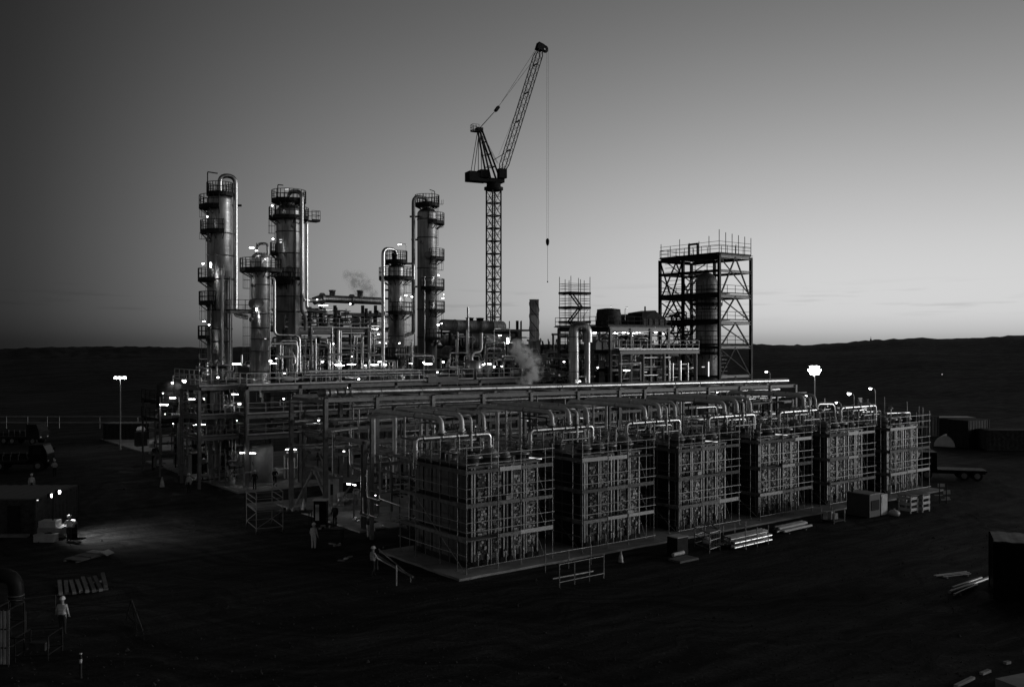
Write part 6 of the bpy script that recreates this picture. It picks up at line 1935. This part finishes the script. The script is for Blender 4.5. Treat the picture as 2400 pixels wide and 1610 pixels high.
# the wire fence along the left of the site
fn = thing('fence', G(200, 1010), 'thin post-and-rail fence along the back left of the yard', 'fence')
fp = [at(u, v, d=150) for u, v in ((-60, 1003), (15, 1001), (65, 999), (111, 998), (139, 996), (234, 993), (323, 990), (400, 986), (470, 984))]
fp = [V(p.x, p.y, 0) for p in fp]
for p in fp: tube(fn, 'post', p, p + V(0, 0, 2.0), .05, 'galv', 6)
for a, bq in zip(fp, fp[1:]):
    for z in (1.95, 1.0): tube(fn, 'rail', a + V(0, 0, z), bq + V(0, 0, z), .05, 'tank', 5)
# mobile scaffold with working platform
ms = thing('mobile_scaffold', G(600, 1240), 'small mobile scaffold tower on the yard in front of the deck module', 'scaffold tower')
a, bq = G(578, 1232), G(601, 1252)
e1, e2 = (bq - a), None
e2 = V(e1.y, -e1.x, 0).normalized() * -1.9
if e2.dot(RT) < 0: e2 = -e2
for c0 in (a, bq, bq + e2, a + e2):
    tube(ms, 'standard', c0 + V(0, 0, .12), c0 + V(0, 0, 3.0), .03, 'steel', 6); tube(ms, 'wheel', c0 + V(-.04, 0, .1), c0 + V(.04, 0, .1), .1, 'rubber', 10)
for p0, p1 in ((a, bq), (bq, bq + e2), (a, a + e2), (a + e2, bq + e2)):
    for z in (.4, 1.6, 2.1, 2.5, 2.95): tube(ms, 'ledger', p0 + V(0, 0, z), p1 + V(0, 0, z), .024, 'steel', 6)
tube(ms, 'brace', a + V(0, 0, .4), bq + V(0, 0, 1.55), .022, 'steel', 6); tube(ms, 'brace', bq + V(0, 0, .4), bq + e2 + V(0, 0, 1.55), .022, 'steel', 6)
for k in range(3):
    f0, f1 = k / 3 + .02, (k + 1) / 3 - .02
    bar(ms, 'platform_board', a.lerp(bq, (f0 + f1) / 2) + V(0, 0, 1.68), a.lerp(bq, (f0 + f1) / 2) + e2 + V(0, 0, 1.68), e1.length / 3 - .03, .05, 'plank')
# benches, cabinet, trolley by the rack end frame
t = thing('work_bench', G(690, 1230), 'dark steel work bench between the mobile scaffold and the rack end frame', 'bench')
c = G(690, 1228)
obox(t, 'bench_top', c, (2.6, 1.0, .08), 'dark', CR, .92)
for sx in (-1.2, 1.2):
    for sy in (-.42, .42): tube(t, 'leg', c + RT * sx + FW * sy, c + RT * sx + FW * sy + V(0, 0, .92), .04, 'dark', 6)
for k in range(5): lathe(t, 'tool', c + RT * (-1 + k * .45) + FW * .1 * (k % 2) + V(0, 0, 1.0), [(.001, 0), (.12, 0), (.09, .2), (.05, .3), (.001, .3)], ('steel', 'galv', 'tank')[k % 3], 10)
t = thing('switch_cabinet', G(752, 1226), 'dark switch cabinet with a pale door panel between the rack columns', 'cabinet')
c = G(752, 1226, .12)
obox(t, 'case', c, (.95, .7, 1.75), 'black', CR, .12); obox(t, 'door_panel', c - FW * .36 - RT * .2, (.28, .03, 1.2), 'tank', CR, .4); obox(t, 'hood', c, (1.1, .85, .08), 'white', CR, 1.87)
t = thing('tool_table', G(765, 1262), 'long dark table heaped with tools in front of the standing worker', 'table')
c = G(768, 1268)
obox(t, 'table_top', c, (2.3, 1.1, .1), 'dark', CR + .2, .8)
for sx in (-1, 1):
    for sy in (-.4, .4): tube(t, 'leg', c + RT * sx + FW * sy, c + RT * sx + FW * sy + V(0, 0, .82), .05, 'dark', 6)
rr = random.Random(4)
for k in range(7): obox(t, 'tool', c + RT * rr.uniform(-.9, .9) + FW * rr.uniform(-.35, .35), (rr.uniform(.1, .4), rr.uniform(.08, .25), rr.uniform(.06, .22)), rr.choice(('steel', 'tank', 'dark')), rr.uniform(0, 3), .9)
t = thing('pump_skid', G(830, 1215), 'lit pump skid under the tube lamp behind the rack end frame', 'skid')
c = G(815, 1192, .12)
obox(t, 'bed', c, (3.0, 1.5, .3), 'steel', 0, .12)
for k in range(9): obox(t, 'pump_part', c + V(rr.uniform(-1.2, 1.2), rr.uniform(-.5, .5), 0), (.35, .35, rr.uniform(.4, 1.2)), rr.choice(('galv', 'tank', 'white')), rr.uniform(0, 1), .42)
drum(t, 'motor', c + V(-.9, -.2, .8), c + V(.2, -.2, .8), .3, 'galv', 14, 2)
for sx in (-1.4, -.6): obox(t, 'screen', c + V(sx, .9, 0), (.5, .08, 2.4), 'tank', 0, .12)
# loose poles by the near worker
t = thing('pole_stack', G(930, 1345), 'scaffold poles propped on a stake beside the stepping worker', 'poles')
for k, (a, bq) in enumerate((((888, 1320), (948, 1350)), ((884, 1330), (952, 1356)), ((886, 1334), (968, 1364)))):
    tube(t, 'pole', G(*a) + V(0, 0, .9 - k * .12), G(*bq) + V(0, 0, .3), .04 if k < 2 else .07, 'tube', 6)
tube(t, 'stake', G(929, 1372), G(929, 1372) + V(0, 0, 1.15), .05, 'tank', 6); tube(t, 'stake', G(885, 1335), G(885, 1335) + V(0, 0, .95), .05, 'timber', 6); tube(t, 'stake', G(962, 1364), G(962, 1364) + V(0, 0, .32), .05, 'timber', 6)
rr = random.Random(17)
for k, (u, v, lab) in enumerate(((790, 1276, 'pale clips scattered on the ground by the tool table'), (810, 1310, 'flat patch of pale offcuts on the dark ground left of the near worker'), (903, 1285, 'small pale offcut at the slab edge left of the nearest scaffold'))):
    t = thing('offcuts', G(u, v), lab, 'scrap')
    for j in range(4 if k < 2 else 1): obox(t, 'offcut', G(u + rr.uniform(-12, 12), v + rr.uniform(-4, 4)), (rr.uniform(.2, .7), rr.uniform(.08, .3), rr.uniform(.03, .1)), rr.choice(('tank', 'plank')), rr.uniform(0, 3))

# ================================================================ yard, right side
def guard_frame(label, u0, v0, u1, v1, h, n, low=True):
    t = thing('guard_rail', G(u0, v0), label, 'barrier')
    a, bq = G(u0, v0), G(u1, v1)
    for k in range(n + 1): tube(t, 'post', a.lerp(bq, k / n), a.lerp(bq, k / n) + V(0, 0, h + (.15 if k in (0, n) else 0)), .035, 'tube', 6)
    for z in ((h, .3) if low else (h,)): tube(t, 'rail', a + V(0, 0, z), bq + V(0, 0, z), .03, 'tube', 6)
    return t, a, bq
t, a, bq = guard_frame('tube guard frame with a loose pole, front of the first gap', 1311, 1377, 1415, 1355, 1.3, 3)
tube(t, 'loose_pole', G(1295, 1358) + V(0, 0, .05), G(1390, 1340) + V(0, 0, .05), .06, 'tube', 6)
guard_frame('short guard rail at the nearest module\'s right corner', 1278, 1342, 1385, 1322, 1.1, 2, False)
t = thing('crate', G(1588, 1305), 'dark crate with a white tube lying beside it before the third module', 'crate')
c = G(1588, 1298)
obox(t, 'crate_body', c, (1.0, .9, 1.15), 'dark', 0); obox(t, 'lid', c, (1.06, .96, .05), 'tank', 0, 1.15)
obox(t, 'pallet', G(1602, 1312), (1.7, 1.0, .12), 'timber', 0)
tube(t, 'white_tube', G(1577, 1309) + V(0, 0, .25), G(1602, 1303) + V(0, 0, .25), .12, 'white', 12)
t = thing('wire_trestle', G(1650, 1290), 'wire stillage on legs in front of the third module', 'stillage')
a = G(1628, 1281); bq = G(1663, 1296); cc = G(1687, 1288)
dd = a + (cc - bq)
for p in (a, bq, cc, dd): tube(t, 'leg', p, p + V(0, 0, 1.35), .04, 'tube', 6)
for p0, p1 in ((a, bq), (bq, cc), (cc, dd), (dd, a)):
    for z in (.25, .8, 1.3): tube(t, 'rail', p0 + V(0, 0, z), p1 + V(0, 0, z), .03, 'tube', 6)
for j in range(1, 6): tube(t, 'wire', bq.lerp(cc, j / 6) + V(0, 0, .25), bq.lerp(cc, j / 6) + V(0, 0, 1.3), .012, 'tube', 5)
pipe(t, 'bent_pipe', [a + V(0, 0, 1.35), dd.lerp(cc, .4) + V(0, 0, 1.6), cc + V(0, 0, 1.2)], .05, 'galv', 8, .5)
lathe(t, 'sack', (a + cc) / 2 + V(0, 0, .3), [(.001, 0), (.3, .05), (.33, .25), (.15, .45), (.001, .5)], 'white', 10)
def pipe_stack(label, u0, v0, u1, v1, n, layers, dz, posts=True, m='pclad', seed=0):
    rr = random.Random(seed)
    a, bq = G(u0, v0), G(u1, v1)
    t = thing('pipe_stack', (a + bq) / 2, label, 'pipes')
    d_ = (bq - a).normalized(); s_ = V(-d_.y, d_.x, 0)
    for f in (.2, .8): bar(t, 'bearer', a.lerp(bq, f) - s_ * .2 + V(0, 0, .05), a.lerp(bq, f) + s_ * (n * .3) + V(0, 0, .05), .1, .1, 'timber')
    for ly_ in range(layers):
        for k in range(n - ly_):
            o_ = s_ * (k * .27 + ly_ * .13) + V(0, 0, .2 + ly_ * dz)
            j = d_ * rr.uniform(-.3, .3)
            tube(t, 'tube', a + o_ + j, bq + o_ + j, .09, rr.choice((m, 'tube', 'galv')), 10)
    if posts:
        for f in (.2, .5, .8):
            for s in (-.18, n * .28): tube(t, 'post', a.lerp(bq, f) + s_ * s, a.lerp(bq, f) + s_ * s + V(0, 0, 1.3), .035, 'tube', 6)
pipe_stack('rack of long bright tubes between posts before the fourth module', 1725, 1290, 1812, 1270, 6, 3, .26, True, 'pclad', 1)
pipe_stack('low bundle of bright tubes before the gap after the fourth module', 1832, 1253, 1897, 1238, 4, 2, .22, False, 'white', 2)
t = thing('bin', G(1950, 1222), 'small open stillage with rubbish between pipe bundle and generator', 'stillage')
c = G(1952, 1222)
obox(t, 'floor', c, (1.5, 1.2, .1), 'dark', 0, .1)
for sx in (-.7, .7):
    for sy in (-.55, .55): tube(t, 'post', c + V(sx, sy, 0), c + V(sx, sy, 1.0), .04, 'galv', 6)
for k in range(5): obox(t, 'scrap', c + V(rr.uniform(-.5, .5), rr.uniform(-.4, .4), 0), (.4, .3, rr.uniform(.2, .6)), rr.choice(('steel', 'rust', 'tank')), rr.uniform(0, 2), .2)
gn = thing('generator', G(2050, 1210), 'boxy generator with a pale end hood, right of the module row', 'generator')
c = G(2048, 1213)
obox(gn, 'body', c + V(0, .9, 0), (1.5, 2.0, 1.75), 'corr', 0, .1); obox(gn, 'end_hood', c + V(1.25, .6, 0), (.9, 1.5, 1.6), 'tank', 0, .15)
obox(gn, 'roof', c + V(0, .9, 0), (1.6, 2.1, .07), 'steel', 0, 1.85)
obox(gn, 'sign_panel', c + V(1.25, -.17, 0), (.7, .03, .5), 'white', 0, 1.1); obox(gn, 'louvre', c + V(0, -.12, 0), (1.1, .04, .8), 'black', 0, .6); tube(gn, 'exhaust', c + V(-.6, 1.5, 1.9), c + V(-.6, 1.5, 2.4), .07, 'dark', 8)
cs = thing('open_crates', G(2140, 1198), 'pair of open pale crates right of the generator', 'crates')
for k, (u, v) in enumerate(((2128, 1200), (2156, 1197))):
    c = G(u, v)
    for sx in (-.5, .5):
        for sy in (-.5, .5): bar(cs, 'corner_post', c + V(sx, sy, 0), c + V(sx, sy, 1.4), .09, .09, 'tank')
    for z in (.3, .75, 1.2):
        bar(cs, 'slat', c + V(-.55, -.55, z), c + V(.55, -.55, z), .04, .22, 'tank'); bar(cs, 'slat', c + V(-.55, -.5, z), c + V(-.55, .5, z), .04, .22, 'tank')
    obox(cs, 'lid', c, (1.2, 1.2, .06), 'plank', 0, 1.4)
for k, (u, v, lab) in enumerate(((2114, 1164, 'white sack lying on top of the ground by the crates'), (2096, 1196, 'small pale rubble bag between generator and crates'))):
    t = thing('sack', G(u, v + 12), lab, 'sack'); lathe(t, 'bag', G(u, v + 12), [(.001, 0), (.4, .03), (.45, .25), (.3, .42), (.08, .46)], 'white' if k == 0 else 'tank', 12)
    lathe(t, 'tie', G(u, v + 12), [(.08, .46), (.05, .5), (.1, .56), (.001, .57)], 'tank', 8)
sg = thing('sign_boards', G(2210, 1172), 'cluster of white sign boards on a dark stand, right', 'signs')
for k, (u, v, w_, h_) in enumerate(((2206, 1137, .6, .28), (2219, 1154, .6, .32), (2200, 1160, .7, .07), (2217, 1171, .8, .1), (2220, 1166, .4, .14))):
    p = at(u, v, d=(G(2210, 1178) - CAM).dot(FW))
    bar(sg, 'board', p - RT * w_ / 2, p + RT * w_ / 2 + V(0, 0, .05 * (k % 2)), .04, h_, 'white')
for u in (2202, 2218): 
    p = G(u, 1180); tube(sg, 'post', p, V(p.x, p.y, 1.75), .04, 'dark', 6)
tr = thing('flatbed_truck', G(2230, 1120), 'dark flatbed truck parked beyond the farthest module', 'truck')
c = G(2225, 1122); truck(tr, Matrix.Translation((c.x, c.y, 0)) @ Matrix.Rotation(PI - .25 + CR, 4, 'Z'), 6.5, 'flat', 'black')
t = thing('arched_cover', G(2218, 1042), 'pale arched canvas cover on the ground, far right', 'cover')
c = G(2218, 1045)
b = MB(); n = 10
vs = []
for xx in (-1.8, 1.8):
    for j in range(n + 1):
        a_ = PI * j / n; vs.append((xx, 1.3 * math.cos(a_), 1.5 * math.sin(a_)))
b.add(vs, [(j, j + 1, n + 2 + j, n + 1 + j) for j in range(n)] + [tuple(range(n, -1, -1)), tuple(range(n + 1, 2 * n + 2))], 0)
b.build(t, 'canvas', 'white', mtx=Matrix.Translation(c) @ Matrix.Rotation(CR + 1.0, 4, 'Z'))
for xx in (-1.82, 1.82): tube(t, 'hoop_base', Matrix.Translation(c) @ Matrix.Rotation(CR + 1.0, 4, 'Z') @ V(xx, -1.4, .03), Matrix.Translation(c) @ Matrix.Rotation(CR + 1.0, 4, 'Z') @ V(xx, 1.4, .03), .04, 'dark', 6)
c = G(2178, 1024)
container('small pale store cabin behind the farthest module', c + FW * 1.5, (2.6, 2.6, 3.0), CR + .3, 'rust', 'store_cabin', cat='cabin')
c = G(2372, 1058)
container('pale corrugated container at the right edge beyond the yard', c + FW * 2 + RT * 1.5, (8.5, 2.6, 2.6), CR - .05, 'rust', 'shipping_container')
c = G(2305, 1056)
cc_, F = container('dark shed with a pale roof edge left of the corrugated container', c + FW * 4, (4.2, 3.0, 3.7), CR + .5, 'dark', 'shed', cat='shed', roof='rust')
wl = thing('site_office', G(2257, 1020), 'low dark site office with four lit windows, far right', 'office')
c = G(2257, 1024) + FW * 3
obox(wl, 'body', c, (5.2, 2.6, 2.6), 'dark', CR); obox(wl, 'roof', c, (5.4, 2.8, .12), 'steel', CR, 2.6)
for k in range(4): obox(wl, 'window', c - FW * 1.31 + RT * (-1 + k * .62), (.4, .04, .55), 'dim', CR, 1.2)
_a, _b = RT * .92 - FW * .39, RT * .39 + FW * .92
container('black ribbed-roof container cut by the right edge, lower right', G(2331, 1404) + _a * 3.0 + _b * 1.5, (6.0, 3.0, 3.1), math.atan2(_a.y, _a.x), 'black', 'dark_container', roof='dark')
t = thing('pipe_pile', G(2270, 1380), 'loose pile of dull pipes on the ground by the black container', 'pipes')
for k, (a, bq, r_) in enumerate((((2226, 1392), (2320, 1358), .1), ((2232, 1386), (2300, 1362), .07), ((2236, 1398), (2290, 1374), .06))):
    tube(t, 'tube', G(*a) + V(0, 0, .12 + .1 * (k == 1)), G(*bq) + V(0, 0, .12 + .1 * (k == 1)), r_, 'galv', 8)
bar(t, 'bearer', G(2252, 1395) + V(0, 0, .03), G(2247, 1372) + V(0, 0, .03), .1, .07, 'timber')
board_pile('thin bright strips lying left of the black container', 2236, 1350, 3, 2.6, .05, .03, cang(20), .2, 'white', 6, 'metal_strips', 'strips')
kb = thing('kerb_line', G(2300, 1580), 'broken line of pale kerb stones in the bottom right corner', 'kerb')
for u0, v0, u1, v1 in ((2240, 1610, 2281, 1590), (2300, 1581, 2319, 1573), (2355, 1556, 2366, 1553)):
    bar(kb, 'kerb_stone', G(u0, v0) + V(0, 0, .04), G(u1, v1) + V(0, 0, .04), .16, .12, 'conc')
t = thing('concrete_block', G(2390, 1600), 'corner of a flat concrete block at the bottom right', 'block')
obox(t, 'block', G(2410, 1612), (2.2, 1.2, .35), 'conc', CR + .4); obox(t, 'lifting_eye', G(2410, 1612), (.1, .05, .1), 'steel', CR + .4, .35)

# tiny mast on the right-hand ridge
p = at(2041, 800, d=428); g = ground_z(p)
t = thing('ridge_mast', (p.x, p.y, g), 'tiny stub mast on the ridge line at right', 'mast')
lathe(t, 'mast', (p.x, p.y, g - .3), [(.5, 0), (.45, 1.6), (.2, 2.4), (.001, 2.5)], 'black', 8); tube(t, 'aerial', (p.x, p.y, g + 2), (p.x, p.y, g + 3), .08, 'black', 5)
# far lamp on the hillside
t = thing('hill_lamp', at(2208, 914, d=260), 'single tiny lamp on the dark hillside at right', 'lamp post')
p = at(2208, 914, d=240); g = ground_z(p)
tube(t, 'pole', V(p.x, p.y, g), V(p.x, p.y, max(p.z, g + .8)), .05, 'dark', 6); bulb(t, V(p.x, p.y, max(p.z, g + .8)), .16, 'dim')

# loose stones and clods over the yard
rr = random.Random(55)
b = MB()
for k in range(2600):
    u, v = rr.uniform(-40, 2440), 1120 + 500 * rr.random() ** .8
    p = G(u, v)
    if 0 - 1 < p.x < 54 and -.9 < p.y: continue
    if p.y > 14 and p.x > 0: continue
    r_ = rr.uniform(.03, .09) * (2 if rr.random() < .06 else 1)
    vs_ = [p + V(rr.uniform(.6, 1.2) * r_ * math.cos(a_), rr.uniform(.6, 1.2) * r_ * math.sin(a_), -.02) for a_ in (0, 1.26, 2.5, 3.8, 5.0)] + [p + V(rr.uniform(-.3, .3) * r_, rr.uniform(-.3, .3) * r_, r_ * rr.uniform(.4, .9))]
    b.add(vs_, [(i_, (i_ + 1) % 5, 5) for i_ in range(5)])
tag(b.build(None, 'rubble', 'rust'), 'loose stones and clods scattered over the dark yard', 'rubble', None, 'stuff')
# ================================================================ steam
def steam(name, label, blobs, dens, seed):
    """drifting steam: a closed billowing hull filled with thin patchy vapour"""
    m = bpy.data.materials.new('steam_vapour')
    m.use_nodes = True
    t = m.node_tree
    t.nodes.clear()
    def n(k, **kw):
        q_ = t.nodes.new('ShaderNode' + k)
        for a, c_ in kw.items(): setattr(q_, a, c_)
        return q_
    o = n('OutputMaterial'); v = n('VolumePrincipled'); g_ = n('NewGeometry'); tx = n('TexNoise')
    v.inputs['Color'].default_value = (.97, .97, .97, 1); v.inputs['Anisotropy'].default_value = .2
    tx.inputs['Scale'].default_value = 1.5; tx.inputs['Detail'].default_value = 4; tx.inputs['Roughness'].default_value = .6
    t.links.new(g_.outputs['Position'], tx.inputs['Vector'])
    mr_ = n('MapRange'); mr_.inputs[1].default_value = .46; mr_.inputs[2].default_value = .72; mr_.inputs[4].default_value = dens
    t.links.new(tx.outputs[0], mr_.inputs[0])
    # thin towards the edge of each billow
    acc = None
    for c_, r_ in blobs:
        ds = n('VectorMath', operation='DISTANCE'); t.links.new(g_.outputs['Position'], ds.inputs[0]); ds.inputs[1].default_value = tuple(c_)
        k = n('MapRange'); k.inputs[1].default_value = r_; k.inputs[2].default_value = r_ * .1; k.interpolation_type = 'SMOOTHSTEP'
        t.links.new(ds.outputs['Value'], k.inputs[0])
        if acc is None: acc = k.outputs[0]
        else:
            mx = n('Math', operation='MAXIMUM'); t.links.new(acc, mx.inputs[0]); t.links.new(k.outputs[0], mx.inputs[1]); acc = mx.outputs[0]
    mu_ = n('Math', operation='MULTIPLY'); t.links.new(mr_.outputs[0], mu_.inputs[0]); t.links.new(acc, mu_.inputs[1])
    t.links.new(mu_.outputs[0], v.inputs['Density']); t.links.new(v.outputs[0], o.inputs['Volume'])
    M[name + str(seed)] = m
    lo = V(min(c_.x - r_ for c_, r_ in blobs), min(c_.y - r_ for c_, r_ in blobs), min(c_.z - r_ for c_, r_ in blobs))
    hi = V(max(c_.x + r_ for c_, r_ in blobs), max(c_.y + r_ for c_, r_ in blobs), max(c_.z + r_ for c_, r_ in blobs))
    ob = MB()
    cen = (lo + hi) / 2
    ob.box(lo - cen, hi - cen)
    so_ = ob.build(None, name, name + str(seed), mtx=Matrix.Translation(cen))
    tag(so_, label, 'steam', None, 'stuff')
steam('steam_plume', 'pale steam drifting up in front of the centre pipework', [(at(1236, 892, d=90), .9), (at(1250, 872, d=90), 1.2), (at(1244, 850, d=90), 1.3), (at(1226, 832, d=90), 1.3), (at(1214, 816, d=90), 1.1), (at(1222, 890, d=90), .7)], 9, 1)
steam('steam_cloud', 'small dark puff of vapour in the sky left of the middle columns', [(at(838, 660, d=125), 1.9), (at(855, 672, d=125), 1.8), (at(848, 688, d=125), 1.6), (at(872, 690, d=125), 1.3), (at(816, 646, d=125), 1.1)], 2.2, 2)
